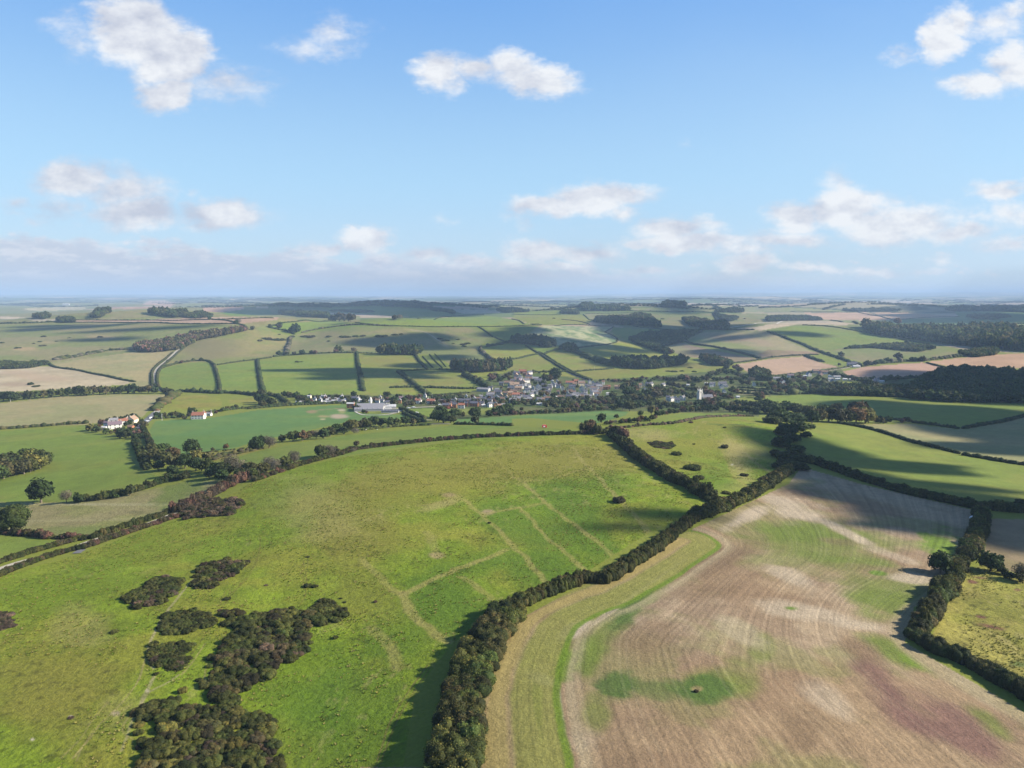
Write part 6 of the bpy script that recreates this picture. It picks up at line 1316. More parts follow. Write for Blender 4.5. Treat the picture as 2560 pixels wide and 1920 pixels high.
# ------------------------------------------------------------------ woods that read as one mass
WD = [
 ('dense dark wood in cloud shadow on the eastern valley side', 'd 1150,1005 1250,940 1330,880 1430,830 1560,800 1900,800 2420,830 2420,1075 2000,1062 1600,1060 1250,1030', 5.5, 'ddddkc', 1.25, 1.05),
 ('long blue green wood along the far eastern ridge', 'd 820,405 1000,425 1130,455 1600,450 1700,442 2000,440 2320,480 2320,628 2000,600 1450,540 1200,510 950,480 850,440', 5.9, 'dkmsd', 1.1, 1.3),
 ('brown autumn wood in the fold of the left down', 'a 1150,600 1200,575 1400,545 1600,500 1700,470 1900,460 2110,430 2140,442 1900,490 1700,530 1560,600 1440,618 1300,628 1180,622', 6, 'uurmk', 1.2, 1.2),
 ('dark hanging wood on the shaded central slope', 'c 1010,520 1130,480 1200,465 1450,455 1640,450 1500,515 1470,540 1260,578 1230,605 1150,580', 5.3, 'dddk', 1.1, 1.1),
 ('strip of trees running down from the hanging wood', 'c 1210,585 1260,600 1330,615 1390,640 1330,640 1220,610', 6, 'dk', 1.1, 1.0),
 ('blue grey wood with a pointed top on the middle ridge', 'c 710,365 800,352 1000,340 1080,310 1190,330 1215,370 1290,412 1100,395 860,385', 5.9, 'dkus', 1.1, 1.3),
 ('blue grey wood in the hollow right of the middle ridge', 'c 1475,350 1560,345 1700,375 1860,405 1870,435 1640,430', 5.9, 'dkus', 1.1, 1.2),
 ('narrow blue wood beside the pale plateau fields', 'c 1750,295 1850,320 1960,330 1900,360 1800,350', 5.9, 'dk', 1.2, 1.1),
 ('small blue copse on the far plateau', 'c 420,290 450,268 560,275 580,300', 5.9, 'dk', 1.1, 1.2),
 ('dark green tree belt above the village paddocks', 'c 875,740 960,725 1100,728 1250,725 1490,712 1480,735 1280,768 1160,775 1000,765', 7, 'ddgk', 1.1, 1.35),
 ('dark wood left of the streaky stubble', 'c 0,530 130,520 330,540 370,580 320,590 200,565 0,550', 7, 'ddk', 1.1, 1.3),
 ('dark trees below the streaky stubble', 'c 430,590 540,600 560,630 470,620', 7, 'dk', 1.1, 1.2),
 ('long brown and dark plantation above the barns', 'b 1690,775 1800,768 1950,772 2180,768 2190,785 1950,802 1720,795', 6, 'udkud', 1.05, 1.6),
 ('dark plantation under the shaded hillside', 'b 1065,645 1200,640 1430,640 1390,652 1080,652', 7, 'ddk', 1.1, 1.6),
 ('blue copse on the far western slope', 'a 785,325 840,290 930,258 945,285 860,330 820,340', 9.2, 'dk', 1.2, 1.0),
 ('blue wood strung along the far western valley', 'a 1280,285 1380,280 1500,300 1600,280 1620,320 1500,330 1380,310', 9.2, 'dk', 1.2, 1.1),
 ('blue scrubby trees right of the far western valley', 'a 1640,300 1750,290 1850,320 1700,335 1600,325', 9.2, 'dk', 1.5, .8),
 ('dark copse above the green down', 'a 490,355 560,340 640,350 650,370 540,372', 5.9, 'dk', 1.1, 1.2),
 ('far copse left of the cream stubble patch', 'a 290,330 360,310 430,330 380,340', 7.9, 'dk', 1.2, 1.0),
 ('long dark tree line on the far central ridge', 'b 0,214 300,219 620,221 940,217 940,223 600,228 200,224 0,222', 10.6, 'dk', 1.2, .8),
 ('blue woodland strip in the far central valley', 'b 200,280 400,290 620,318 630,335 400,318 210,300', 9.2, 'dk', 1.2, 1.1),
 ('dark woodland on the shaded blue ridge', 'b 640,268 760,262 940,262 1020,275 940,285 800,280', 8, 'dk', 1.1, .5),
 ('dark hedge trees down the blue ridge', 'b 1050,232 1400,225 1600,262 1720,292 1690,296 1500,250 1200,232', 7.9, 'dk', 1.2, 1.0),
 ('dark plantation at the edge of the central plain', 'c 465,218 700,238 850,252 1040,262 840,270 620,268 480,230', 10.6, 'dkc', 1.1, 1.1),
 ('blue rounded wood on the central plain', 'c 1300,238 1400,222 1500,215 1480,235 1380,242', 14.5, 'dk', 1.2, 1.0),
 ('wood on the far plateau by the hedge', 'c 1740,282 1850,270 1990,272 2000,282', 6.6, 'dk', 1.1, 1.3),
 ('rounded blue wood left of the plateau hedge', 'b 2080,270 2130,260 2212,255 c 70,268 150,275 60,280 b 2180,285', 6.6, 'dk', 1.1, 1.2),
 ('long dark wood along the far eastern skyline ridge', 'd 1540,262 1700,250 1900,245 2320,262 2320,285 1900,272 1600,272', 14.5, 'ddk', 1.1, .9),
 ('blue wood on the shaded far eastern slope', 'd 1720,318 1900,305 2100,320 1950,345 1780,335', 10.6, 'dk', 1.3, .7),
 ('blue wood beside the pale plateau at the right', 'd -20,340 150,325 350,330 470,350 250,352 0,362', 7.9, 'dk', 1.1, 1.0),
 ('far woods on the plain at the right', 'd 640,262 900,258 1150,268 900,275 700,272', 13.2, 'dk', 1.3, .7),
 ('dark scrub along the foot of the left down', 'a -120,735 60,715 200,730 400,715 420,728 240,765 -120,775', 5, 'ksd', 1.1, .8),
 ('scrubby bank on the eastern hill pasture', 'd 650,598 850,580 1000,570 1190,560 1300,575 1430,595 1300,622 1100,605 900,588', 6, 'kds', 1.2, .8),
 ('scrubby trees at the foot of the eastern wood', 'd 1660,640 1800,615 1990,610 1970,650 1800,668 1680,660', 5.3, 'gsdm', 1.1, 1.0),
 ('dark trees along the valley hedge before the eastern wood', 'd 430,985 560,945 800,955 1000,960 1260,950 1260,1010 900,1005 600,1000', 5.5, 'dk', 1.2, 1.0),
 ('dark trees on the bank above the eastern hedge', 'c 1620,680 1750,700 1870,730 1900,745 1760,745 1650,700', 6, 'dku', 1.1, 1.2),
 ('dark trees above the eastern gardens', 'c 2060,810 2212,830 d 0,850 c 2212,880 c 2100,860', 7, 'dk', 1.1, 1.1)]
for i_, (lb, s, rad, mix, sp_, hr) in enumerate(WD):
    wood(lb, s, rad, mix, sp_, hr, seed=20 + i_)
# distant tree lines on the plains
gD = np.random.RandomState(8)
pts, scl = [], []
for k_ in range(230):
    yb = gD.uniform(743, 768); xb = gD.uniform(-60, 2620)
    (x, y, z), = unproject([(xb, yb)])
    if y > 30000: continue
    L = gD.uniform(200, 900); an = gD.normal() * .35; n = int(L / 24)
    for j in range(n):
        X = x + (j - n / 2) * 24 * math.cos(an); Y = y + (j - n / 2) * 24 * math.sin(an) + gD.normal() * 6
        r_ = gD.uniform(6, 12); pts.append((X, Y, float(terr(X, Y)) - 3)); scl.append((r_ * 1.3, r_ * 1.3, r_ * .7))
scatter_group('distant_hedgerows', plant_coll('dk', CROWN_LOW), 'thin dark tree lines on the distant plains', pts, scl)

# tussocks of rough grass standing in the near pastures
def tuft_mesh(seed):
    g = np.random.RandomState(seed); V = []; Fq = []
    for k_ in range(14):
        a = g.rand() * 6.28; r0 = .28 * g.rand(); l = .35 + .4 * g.rand(); w_ = .10; bx, by = r0 * math.cos(a), r0 * math.sin(a); tx, ty = bx + math.cos(a) * l * .6, by + math.sin(a) * l * .6; px_, py_ = -math.sin(a) * w_, math.cos(a) * w_
        n0 = len(V); V += [(bx - px_, by - py_, 0), (bx + px_, by + py_, 0), (tx + px_ * .5, ty + py_ * .5, l), (tx - px_ * .5, ty - py_ * .5, l)]; Fq.append([n0, n0 + 1, n0 + 2, n0 + 3])
    V = np.array(V); c = np.ones((len(V), 4)); c[:, :3] = (.75 + .5 * g.rand(len(V)))[:, None]
    return mixed_mesh('tussock_blades', V, np.array(Fq), c)
def tussocks(label, words_, dens, near_, cols_, seed):
    co = bpy.data.collections.new('stock_tussocks')
    for i_, c_ in enumerate(cols_): co.objects.link(bpy.data.objects.new('stock_tussock', dyed(tuft_mesh(seed + i_), c_ + (1,))))
    m = fmask(*words_) & (rr < near_) & front & ~hid & (PX > -200) & (PX < 2760) & (PY < 2100)
    ii = np.nonzero(m); g = np.random.RandomState(seed)
    cell = np.gradient(Dr)[ii[1]] * (rr[ii] * .0015); nz = fbm(GX[ii], GY[ii], 9, 5, 3) * .6 + fbm(GX[ii], GY[ii], 40, 6, 2) * .4
    pr = np.abs(cell) * dens * smooth(.42, .62, nz); pick = g.rand(len(pr)) < pr
    x = GX[ii][pick]; y = GY[ii][pick]; n = len(x); s1 = .34 + .6 * g.rand(n) ** 2
    print('tussocks', n)
    scatter_group('grass_tussocks', co, label, np.stack([x, y, GZ[ii][pick] - .03], 1), np.stack([s1, s1, s1 * .7], 1))
tussocks('rough grass tussocks scattered over the curved hillside and hollow', ('long curved grass', 'rough grass hollow'), .55, 520, [(.10, .145, .014), (.13, .16, .02), (.085, .125, .014), (.17, .155, .035), (.21, .18, .06)], 3)
tussocks('rough yellowish tussocks in the lower right pasture', ('yellow rough pasture',), 1.0, 420, [(.18, .17, .035), (.14, .145, .025), (.21, .18, .055), (.12, .13, .025)], 9)
# ------------------------------------------------------------------ roads and tracks
TAR = simple_mat('tarmac', (.10, .10, .105), .85, .2, .5); PALE = simple_mat('pale_gravel', (.27, .245, .195), .9, .25, .6); WHT = simple_mat('chalk_track', (.42, .39, .34), .9, .2, .4)
def ribbon(name, label, s, w, mat, lift=.22):
    q = resample(smooth_line(at(s)[:, :2], 3), max(1.5, w * .7)); tg = np.gradient(q, axis=0); tg /= np.linalg.norm(tg, axis=1)[:, None] + 1e-9
    nm = np.stack([-tg[:, 1], tg[:, 0]], 1); rows = []
    for k_ in (-.5, 0, .5):
        p = q + nm * w * k_; rows.append(np.stack([p[:, 0], p[:, 1], terr(p[:, 0], p[:, 1]) + lift * (1 + np.hypot(p[:, 0], p[:, 1]) / 1500)], 1))
    n = len(q); V = np.concatenate(rows); Fq = []
    for r_ in range(2):
        for i in range(n - 1): Fq.append([r_ * n + i, r_ * n + i + 1, (r_ + 1) * n + i + 1, (r_ + 1) * n + i])
    me = np_mesh(name, V, np.array(Fq)[:, ::-1], [mat], True)
    return tag(link(name, me), label, kind='structure')
ribbon('lane', 'narrow grey sunken lane between low hedges at the left edge', 'e -260,985 0,888 150,838 300,808 420,775 520,735 600,705 700,675 850,628 1000,582 1150,520', 3.2, PALE)
ribbon('lane', 'short gateway spur beside the sunken lane', 'e 495,790 515,775 535,765', 3.4, TAR)
ribbon('road', 'grey main road junction beside the farmhouse', 'v 820,395 880,320 930,285 990,230 1060,168', 9, TAR)
ribbon('road', 'main road climbing the left valley between dark hedges', 'v 1060,168 a 1400,1060 1480,985 1400,960 1340,925 1330,860 1336,795 1385,742 1440,700 1500,635 1560,590 1700,510 1900,470 2090,430 2140,405 2080,385', 7, PALE)
ribbon('lane', 'grey farm lane running from the junction to the tree bend', 'v 850,380 a 1235,1290 1265,1360 1300,1440 1340,1500', 4, TAR)
ribbon('road', 'village street in front of the terrace', 'q -60,1125 100,1128 300,1112 600,1095 850,1085 1110,1070', 7, PALE)
ribbon('lane', 'hedged lane slanting down from the farm sheds', 'q 215,1170 350,1235 500,1300 640,1365 800,1385 1000,1390', 3.5, PALE)
ribbon('path', 'pale path below the playing field belt', 'q -120,1570 0,1545 200,1510 400,1497 700,1490 900,1482 1150,1478 1350,1478', 3, PALE)
ribbon('lane', 'straight hedged lane running down the slope into the village', 'c 225,638 300,680 370,730 450,780 540,828 630,858 690,878', 5, TAR)
ribbon('path', 'curved white kerb track round the farm sheds', 'p 1370,1195 1440,1235 1530,1265 1700,1275 1900,1272 2212,1270', 2.2, WHT)
ribbon('road', 'yard road beside the farm sheds', 'p 1900,1275 q 0,1250 150,1190 230,1150', 5, PALE)
ribbon('lane', 'lane beside the pink ploughed fields to the grey farm', 'd 420,800 520,788 640,768 740,748', 4, PALE)
ribbon('path', 'far white track curving over the eastern ridge', 'z 300,245 400,232 500,218 620,203 700,200', 7, WHT)
ribbon('path', 'thin white track below the far eastern ridge', 'z 850,204 960,210 1130,218 1400,222 1500,223', 6, PALE)
ribbon('path', 'chalk scar on the path below the far hillside', 'b 1330,432 1450,445 1520,480 1570,520 1620,545', 2.5, PALE)

# ------------------------------------------------------------------ buildings
WALLM = {'w': simple_mat('white_render', (.52, .505, .475), .8, .06), 'c': simple_mat('cream_render', (.50, .44, .32), .8, .06), 'b': simple_mat('red_brick', (.28, .12, .07), .85, .2, 2.),
         's': simple_mat('grey_stone', (.30, .27, .23), .85, .2, 1.5), 'o': simple_mat('orange_brick', (.34, .18, .095), .85, .15, 2.), 'p': simple_mat('pink_render', (.46, .30, .255), .8, .08), 'g': simple_mat('grey_sheeting', (.27, .27, .27), .6, .1)}
ROOFM = {'r': simple_mat('red_tiles', (.21, .088, .058), .8, .3, 1.2), 'k': simple_mat('dark_slate', (.07, .07, .088), .5, .25, 1.2, .4), 'g': simple_mat('grey_roof', (.16, .156, .165), .6, .25, .8, .4), 't': simple_mat('tan_tiles', (.22, .155, .11), .8, .3, 1.2),
         'l': simple_mat('light_roof', (.36, .355, .35), .55, .15, .6, .4), 'u': simple_mat('purple_slate', (.12, .085, .10), .6, .25, 1.2, .4), 'n': simple_mat('brown_tiles', (.14, .092, .068), .8, .3, 1.2)}
WN = {'w': 'white', 'c': 'cream', 'b': 'red brick', 's': 'grey stone', 'o': 'orange brick', 'p': 'pink', 'g': 'grey'}
RN = {'r': 'red tiled', 'k': 'dark slate', 'g': 'grey', 't': 'tan tiled', 'l': 'pale', 'u': 'purplish slate', 'n': 'brown tiled'}
GLASS = simple_mat('window_glass', (.03, .035, .045), .15, 0, 1, .6); FRAME = simple_mat('window_frame', (.55, .54, .53), .6)
def poly_mesh(name, V, Fs, mat):
    me = bpy.data.meshes.new(name); me.from_pydata([tuple(v) for v in V], [], Fs); me.materials.append(mat); me.update(); return me
def box(x0, x1, y0, y1, z0, z1): 
    V = [(x, y, z) for z in (z0, z1) for x, y in ((x0, y0), (x1, y0), (x1, y1), (x0, y1))]
    return V, [(0, 3, 2, 1), (4, 5, 6, 7), (0, 1, 5, 4), (1, 2, 6, 5), (2, 3, 7, 6), (3, 0, 4, 7)]
_bx = {}
def box_mesh(name, x0, x1, y0, y1, z0, z1, mat):
    k_ = (name, round(x0, 2), round(x1, 2), round(y0, 2), round(y1, 2), round(z0, 2), round(z1, 2), mat.name)
    if k_ not in _bx: V, Fs = box(x0, x1, y0, y1, z0, z1); _bx[k_] = poly_mesh(name, V, Fs, mat)
    return _bx[k_]
def gable_walls(L, Wd, e, rg_, mat):
    a, b = L / 2, Wd / 2
    V = [(-a, -b, -1.5), (a, -b, -1.5), (a, b, -1.5), (-a, b, -1.5), (-a, -b, e), (a, -b, e), (a, b, e), (-a, b, e), (-a, 0, rg_), (a, 0, rg_)]
    return poly_mesh('walls', V, [(0, 1, 5, 4), (2, 3, 7, 6), (1, 2, 6, 9, 5), (3, 0, 4, 8, 7)], mat)
def gable_roof(L, Wd, e, rg_, mat, ov=.35, th_=.18):
    a, b = L / 2 + ov, Wd / 2 + ov; sl = (rg_ - e) / (Wd / 2); eo = e - ov * sl; V = []; Fs = []
    for s_ in (-1, 1):
        n = len(V); V += [(-a, s_ * b, eo), (a, s_ * b, eo), (a, 0, rg_ + .02), (-a, 0, rg_ + .02), (-a, s_ * b, eo + th_), (a, s_ * b, eo + th_), (a, 0, rg_ + th_), (-a, 0, rg_ + th_)]
        Fs += [tuple(n + i for i in f) for f in ((0, 1, 2, 3), (7, 6, 5, 4), (0, 4, 5, 1), (1, 5, 6, 2), (3, 2, 6, 7), (0, 3, 7, 4))]
    return poly_mesh('roof', V, Fs, mat)
BUILD = []
def B(zone, s, hgt=None):
    """x,y,width ; wall roof style : f = long side to us, g = gable to us, l = low, t = tall, a/d = turned 35 degrees"""
    t = None; toks = s.replace(';', ' ').split(); i = 0
    while i < len(toks):
        w = toks[i]
        if w in TILES and len(w) == 1 and ',' in toks[i + 1]: t = w; i += 1; continue
        x_, y_, wd = [float(v) for v in w.split(',')]; st_ = toks[i + 1]; i += 2
        o = TILES[t]; (x, y, z), = unproject([(o[0] + x_ * o[2], o[1] + y_ * o[2])])
        BUILD.append([x, y, z, wd * o[2] * y / F0, st_, zone])
B('by the bungalow close', 'p 310,905,80 clf; 430,965,75 wkg; 590,915,60 wgg; 655,915,70 wgg; 660,1000,95 wlfl; 735,950,85 wlfl; 770,1000,90 wgfl; 800,920,115 wgfl; 870,975,90 wlfl; 880,925,90 wgfl; 960,975,85 wlfl; 985,935,90 slfl; 1050,910,60 wgg; 1085,975,115 wlfl; 1160,945,80 slfl; 560,985,50 wgg; 1020,985,60 wkfl; 70,1000,135 wlfl')
B('behind the farm sheds', 'p 1430,960,46 wgg; 1345,945,110 skf; 1490,960,60 wlfl; 1575,970,80 skfl; 1720,975,70 wlfl; 1940,930,60 cgg; 1880,1000,100 wnf; 1985,1010,70 wkf; 2060,1010,60 wkfl; 2130,1000,60 wkfl')
B('at the west end of the street', 'q 210,945,95 wuf; 180,1000,75 owg; 600,1005,95 wrf; 640,1000,50 wug; 900,1015,185 wrf; 820,990,60 cwg; 1150,965,140 wkfl; 1340,965,140 skfl; 1455,980,50 cwg; 760,880,40 wgg; 540,1000,50 otg')
B('in the brick terrace', 'q 1240,1115,155 bkf; 1400,1070,110 wkf; 1600,1115,150 wrf; 1710,1070,90 bkf; 1890,1070,190 bkf; 2070,1062,110 wkf; 1450,1100,70 okf; 1330,1105,70 btf')
B('behind the brick terrace', 'q 1600,1005,160 wkf; 1760,1000,130 skf; 1980,1000,150 skf; 1710,900,65 wgg; 1700,955,175 cgfl; 1890,950,80 wgg; 2050,905,90 wgf; 1990,960,90 snf; 2120,960,90 skf; 2180,900,70 wkg; 1800,960,60 wtg; 2110,1080,90 clfl')
B('at the west end of the village', 'r 60,900,110 skf; 40,1000,110 wkf; 50,1085,120 wka; 175,1080,80 owg; 260,1080,95 otfl; 290,875,100 stg; 400,820,100 snf; 430,910,65 wtg; 330,960,100 snf; 210,705,95 wgfl; 120,830,80 snf; 60,700,100 skf; 350,1070,60 cgfl; 110,950,70 wkf')
B('in the middle of the village', 'r 520,815,120 otf; 640,860,175 wrf; 745,830,100 ttf; 870,920,180 wkf; 860,780,90 wkg; 1070,790,145 sgf; 1000,850,110 wka; 1135,790,40 wgg; 1180,970,115 sgf; 1130,1005,60 wkg; 1310,905,80 wkg; 1380,940,110 wnf; 1170,1045,150 wlfl; 960,960,110 sgf; 1260,970,90 snf; 790,900,90 skf; 700,930,70 wnf'.replace('ttf', 'ctf'))
B('in the upper village', 'r 610,620,220 wtf; 700,700,160 ptf; 660,680,90 wlg; 490,605,60 wgg; 490,545,230 cnfl; 640,450,90 pkg; 650,400,100 ptg; 735,410,80 wtg; 800,310,170 prf; 940,400,80 brg; 850,360,90 pnf; 720,540,120 pkg; 805,550,85 ptg; 870,630,50 wga; 950,640,70 wka; 1040,700,75 wkg; 1145,715,55 wkg; 560,640,80 wtf; 500,670,80 wlfl; 610,330,70 wug; 760,480,90 wka; 700,480,90 skf'.replace('prf', 'brf').replace('pkg', 'pug').replace('pnf', 'bnf'))
B('beside the long low school', 'r 1020,450,340 wgfl')
B('on the upper eastern lane', 'r 1590,540,50 wgg; 1890,545,195 wrfl; 2030,535,100 orf; 1720,695,65 wgg; 1840,725,60 cng; 1840,830,65 cwg; 1990,745,50 wkg; 1960,880,140 sgf; 2070,905,110 wgf; 1620,885,120 clfl; 2185,775,50 wkg; 2160,900,90 snf; 1500,590,60 wkg; 1550,620,60 wka; 1960,800,110 snf; 1900,770,70 bnf; 1480,540,60 wlg; 1620,790,60 snf'.replace('owg', 'otg'))
B('at the eastern end of the village', 's 130,540,55 wkg; 215,575,65 wkg; 320,600,95 wtg; 350,665,150 wgf; 490,685,130 bnf; 220,740,160 wkf; 240,800,170 wka; 120,900,110 cgf; 35,890,80 wgf; 285,880,65 wkg; 550,800,55 wlfl; 760,670,115 ptf; 560,670,90 brf; 60,640,80 wkf; 30,780,90 wkf; 440,560,60 wnf; 400,720,60 snf')
B('half hidden among the great trees', 's 1350,610,70 ctg; 1290,630,60 snf; 1500,610,85 wkf; 1550,600,50 wka; 1400,730,60 wkg; 1820,625,110 wka; 1440,590,50 wkg')
B('beside the manor garden west of the church', 's 2010,950,105 wka; 2110,940,80 wkg; 2150,985,110 wkf; 1930,925,80 wkf; t 20,930,60 wkg; t 70,930,50 wga')
B('behind the church', 't 750,600,115 wgf; 975,600,180 wkf; 955,655,70 wkg; 930,440,95 wlfl; 1015,775,30 wgg; 600,565,50 wlfl; 650,900,45 wlg; 1330,880,75 wlfl; 1705,600,55 wgg; 1050,625,100 wkfl; 720,620,80 wkf; 180,600,60 wlfl')
B('in the eastern hamlet', 'u 120,380,115 wgfl; 310,355,85 wuf; 205,440,55 wrg; 725,320,42 pkg; 770,305,95 wnf; 900,440,62 wkg; 860,405,70 wgf; 950,358,95 wgfl; 1440,415,120 skfl; 1570,418,62 wlfl; 1500,408,60 wkf; 560,335,50 wgg; 960,388,60 wlfl; 215,500,40 wlfl; 860,365,45 wlg; 1060,390,60 wlfl; 1150,395,60 clfl; 510,345,50 wlfl; 660,290,90 nnf'.replace('pkg', 'pug').replace('nnf', 'snf'))
B('in the grey farmyard', 'u 1150,195,110 gkf; 1220,212,95 wlfl; 1255,190,60 wlfl; 1190,180,80 gkf')
B('at the road bend', 'v 380,398,50 wwt; 485,395,170 wua; 600,345,110 wra; 725,325,110 ctg; 705,398,60 bnfl; 340,410,40 wlfl; 470,335,110 wga; 640,330,60 wrg; 755,320,50 pkg'.replace('wwt', 'wut').replace('pkg', 'pug'))
B('beside the playing field', 'v 1640,262,165 wrf; 1765,218,110 wgfl; 1700,240,60 wrg')
BUILD_PHRASE = {'g': 'gable forward', 'f': '', 'a': 'turned askew'}
# the close packed core of the village: small houses fitted between the surveyed ones
core_ = at('r 250,640 r 620,320 r 960,330 r 1250,540 r 1700,640 s 130,520 s 420,600 s 500,820 s 100,900 r 1900,900 r 1400,980 r 900,960 r 350,1020 q 2080,1040 q 2000,900')[:, :2]
gC = np.random.RandomState(31); got = 0
while got < 40:
    p = core_.min(0) + gC.rand(2) * (core_.max(0) - core_.min(0))
    if not inside(p[:1], p[1:], core_)[0] or min(math.hypot(p[0] - b[0], p[1] - b[1]) for b in BUILD) < 13: continue
    BUILD.append([p[0], p[1], float(terr(p[0], p[1])), gC.uniform(7, 13), ['wkg', 'wkf', 'snf', 'wgf', 'cnf', 'wka', 'skf', 'snf', 'sgf'][gC.randint(9)], 'in the crowded village core']); got += 1
_order = {}
for b in BUILD: _order.setdefault((b[4], b[5]), []).append(b)
gB = np.random.RandomState(12)
def house(x, y, z, L, st_, label, group, cat='house', name='house', wd=None, eav=None, windows=True):
    wl, rf = st_[0], st_[1]; low = st_.endswith('l'); tall = st_.endswith('t'); o_ = st_[2]
    e = eav or (2.6 if low else 6.4 if tall else 4.9)
    rot = {'f': 0, 'g': math.pi / 2, 'a': .62, 't': 0}[o_] + (gB.rand() - .5) * .35
    if o_ == 'g': Wd = max(4.5, L); Ln = Wd * (1.3 + .4 * gB.rand())
    else: Ln = max(5.0, L); Wd = wd or min(max(5.0, Ln * .55), 8.5)
    rise = Wd * (.30 if low else .42) if rf not in 'l' else Wd * .22
    root = link(name, None, loc=(x, y, z), rot=(0, 0, rot)); tag(root, label, cat, group)
    link('walls', gable_walls(Ln, Wd, e, e + rise, WALLM[wl if wl in WALLM else 'w']), root)
    link('roof', gable_roof(Ln, Wd, e, e + rise, ROOFM[rf if rf in ROOFM else 'g']), root)
    if not low and cat == 'house':
        for sx in ((-1, 1) if Ln > 11 else (1,)):
            cx = sx * (Ln / 2 - .6)
            link('chimney', box_mesh('chimney', -.45, .45, -.4, .4, 0, rise + 1.5, WALLM['b' if wl in 'bop' else 's']), root, (cx, 0, e))
    if windows:
        fl = 1 if low else 2; n = max(1, min(6, int(Ln / 3.2)))
        for f in range(fl):
            for k_ in range(n):
                wx = (k_ + .5) / n * Ln - Ln / 2
                for sd_ in ((-1,) if o_ != 'g' else ()):
                    link('window', box_mesh('window', -.55, .55, -.05, .03, 0, 1.15, GLASS), root, (wx, sd_ * Wd / 2, .9 + f * 2.4))
        if o_ in 'ga':
            for f in range(fl):
                for k_ in (-1, 1):
                    link('window', box_mesh('window_end', -.05, .03, -.5, .5, 0, 1.1, GLASS), root, (-Ln / 2, k_ * Wd * .22, .9 + f * 2.4))
    return root
for (st_, zone), lst in _order.items():
    lst.sort(key=lambda b: project(b[0], b[1], b[2])[0])
    for i_, (x, y, z, L, st_, zone) in enumerate(lst):
        what = 'bungalow' if st_.endswith('l') and L < 22 else 'long low building' if st_.endswith('l') else 'house'
        ph = BUILD_PHRASE.get(st_[2], '')
        base = '%s %s, %s roof%s, %s' % (WN.get(st_[0], 'white'), what, RN.get(st_[1], 'grey'), (' ' + ph) if ph else '', zone)
        lb = base if len(lst) == 1 else '%s %s' % (ordinal(i_ + 1) + '-from-left', base)
        house(x, y, z, L, st_, lb, 'buildings ' + zone)

# farm sheds: wide low spans side by side
def shed(label, s, L, Wd, rot, eav, spans, roof, wall='g'):
    (x, y, z), = at(s); root = link('barn', None, loc=(x, y, z), rot=(0, 0, rot)); tag(root, label, 'barn', 'grey farm sheds')
    for k_ in range(spans):
        yo = (k_ - (spans - 1) / 2) * Wd
        link('walls', gable_walls(L - .01 * k_, Wd - .02, eav, eav + Wd * .16, WALLM[wall]), root, (0, yo, 0))
        link('roof', gable_roof(L, Wd - .1, eav, eav + Wd * .16, ROOFM[roof], .25, .12), root, (0, yo, .02 + .01 * k_))
    for k_ in range(5):
        link('skylight', box_mesh('skylight', -.6, .6, -Wd * .18, Wd * .18, 0, .06, ROOFM['l']), root, ((k_ - 2) * L / 5.5, -(spans - 1) / 2 * Wd - Wd * .25, eav + Wd * .08 + .2))
    return root
shed('large grey barn of four parallel roof spans beside the playing field', 'p 1700,1150', 34, 11, .12, 4.2, 4, 'g')
shed('grey barn right of the four span barn', 'p 1950,1110', 22, 9, -.5, 3.6, 2, 'g')
shed('pale glinting barn with low walls behind the yard', 'p 2030,1090', 15, 8, .2, 3.0, 1, 'l')
shed('light greenhouse like shed at the right of the yard', 'p 2150,1110', 17, 8, .15, 3.0, 2, 'l')
shed('long dark low shed at the lower right of the yard', 'p 2170,1215', 20, 7, .05, 2.6, 1, 'k')
shed('small pale shed among the yard clutter', 'p 2120,1165', 8, 6, .3, 2.6, 1, 'l')
shed('grey roofed barn standing alone at the top left of the village', 'q 2110,720', 20, 13, -.3, 4, 1, 'g')
shed('white roofed barn on the far western plateau', 'a 572,218', 70, 40, .2, 14, 1, 'l')
house(*at('p 1262,1105')[0], 9.5, 'blf', 'red brick house with white gable above the playing field', None, eav=6.0)
(x, y, z), = at('p 1722,1030'); o = link('silo', None, loc=(x, y, z)); tag(o, 'narrow white feed silo rising behind the barn', 'silo')
cv_ = [(1.6 * math.cos(k_ * .785), 1.6 * math.sin(k_ * .785)) for k_ in range(8)]
link('tank', poly_mesh('tank', [(a, b, 0) for a, b in cv_] + [(a, b, 9) for a, b in cv_] + [(0, 0, 10.6)], [(k_, (k_ + 1) % 8, 8 + (k_ + 1) % 8, 8 + k_) for k_ in range(8)] + [(8 + k_, 8 + (k_ + 1) % 8, 16) for k_ in range(8)], WALLM['w']), o)
link('ladder', box_mesh('ladder', -.2, .2, -1.8, -1.6, 0, 9, FRAME), o)

# church: square tower with pinnacles and a nave
(x, y, z), = at('t 455,935')
ch = link('church', None, loc=(x, y, z), rot=(0, 0, .35)); tag(ch, 'pale stone church tower with pinnacles rising from dark trees', 'church')
ST = simple_mat('pale_church_stone', (.50, .47, .43), .85, .15, .8)
tw = link('tower', box_mesh('tower', -2.7, 2.7, -2.7, 2.7, -1, 15.5, ST), ch)
link('string_course', box_mesh('string_course', -2.85, 2.85, -2.85, 2.85, 0, .3, ST), tw, (0, 0, 10.3))
for sx in (-1, 1):
    for sy in (-1, 1):
        V, Fs = box(-.4, .4, -.4, .4, 0, 1.3); V = V + [(0, 0, 3.0)]; Fs = [f for f in Fs if f != (4, 5, 6, 7)] + [(4, 5, 8), (5, 6, 8), (6, 7, 8), (7, 4, 8)]
        link('pinnacle', poly_mesh('pinnacle', V, Fs, ST), tw, (sx * 2.35, sy * 2.35, 15.5))
        link('buttress', box_mesh('buttress', -.45, .45, -.45, .45, -1, 12, ST), tw, (sx * 2.8, sy * 2.8, 0))
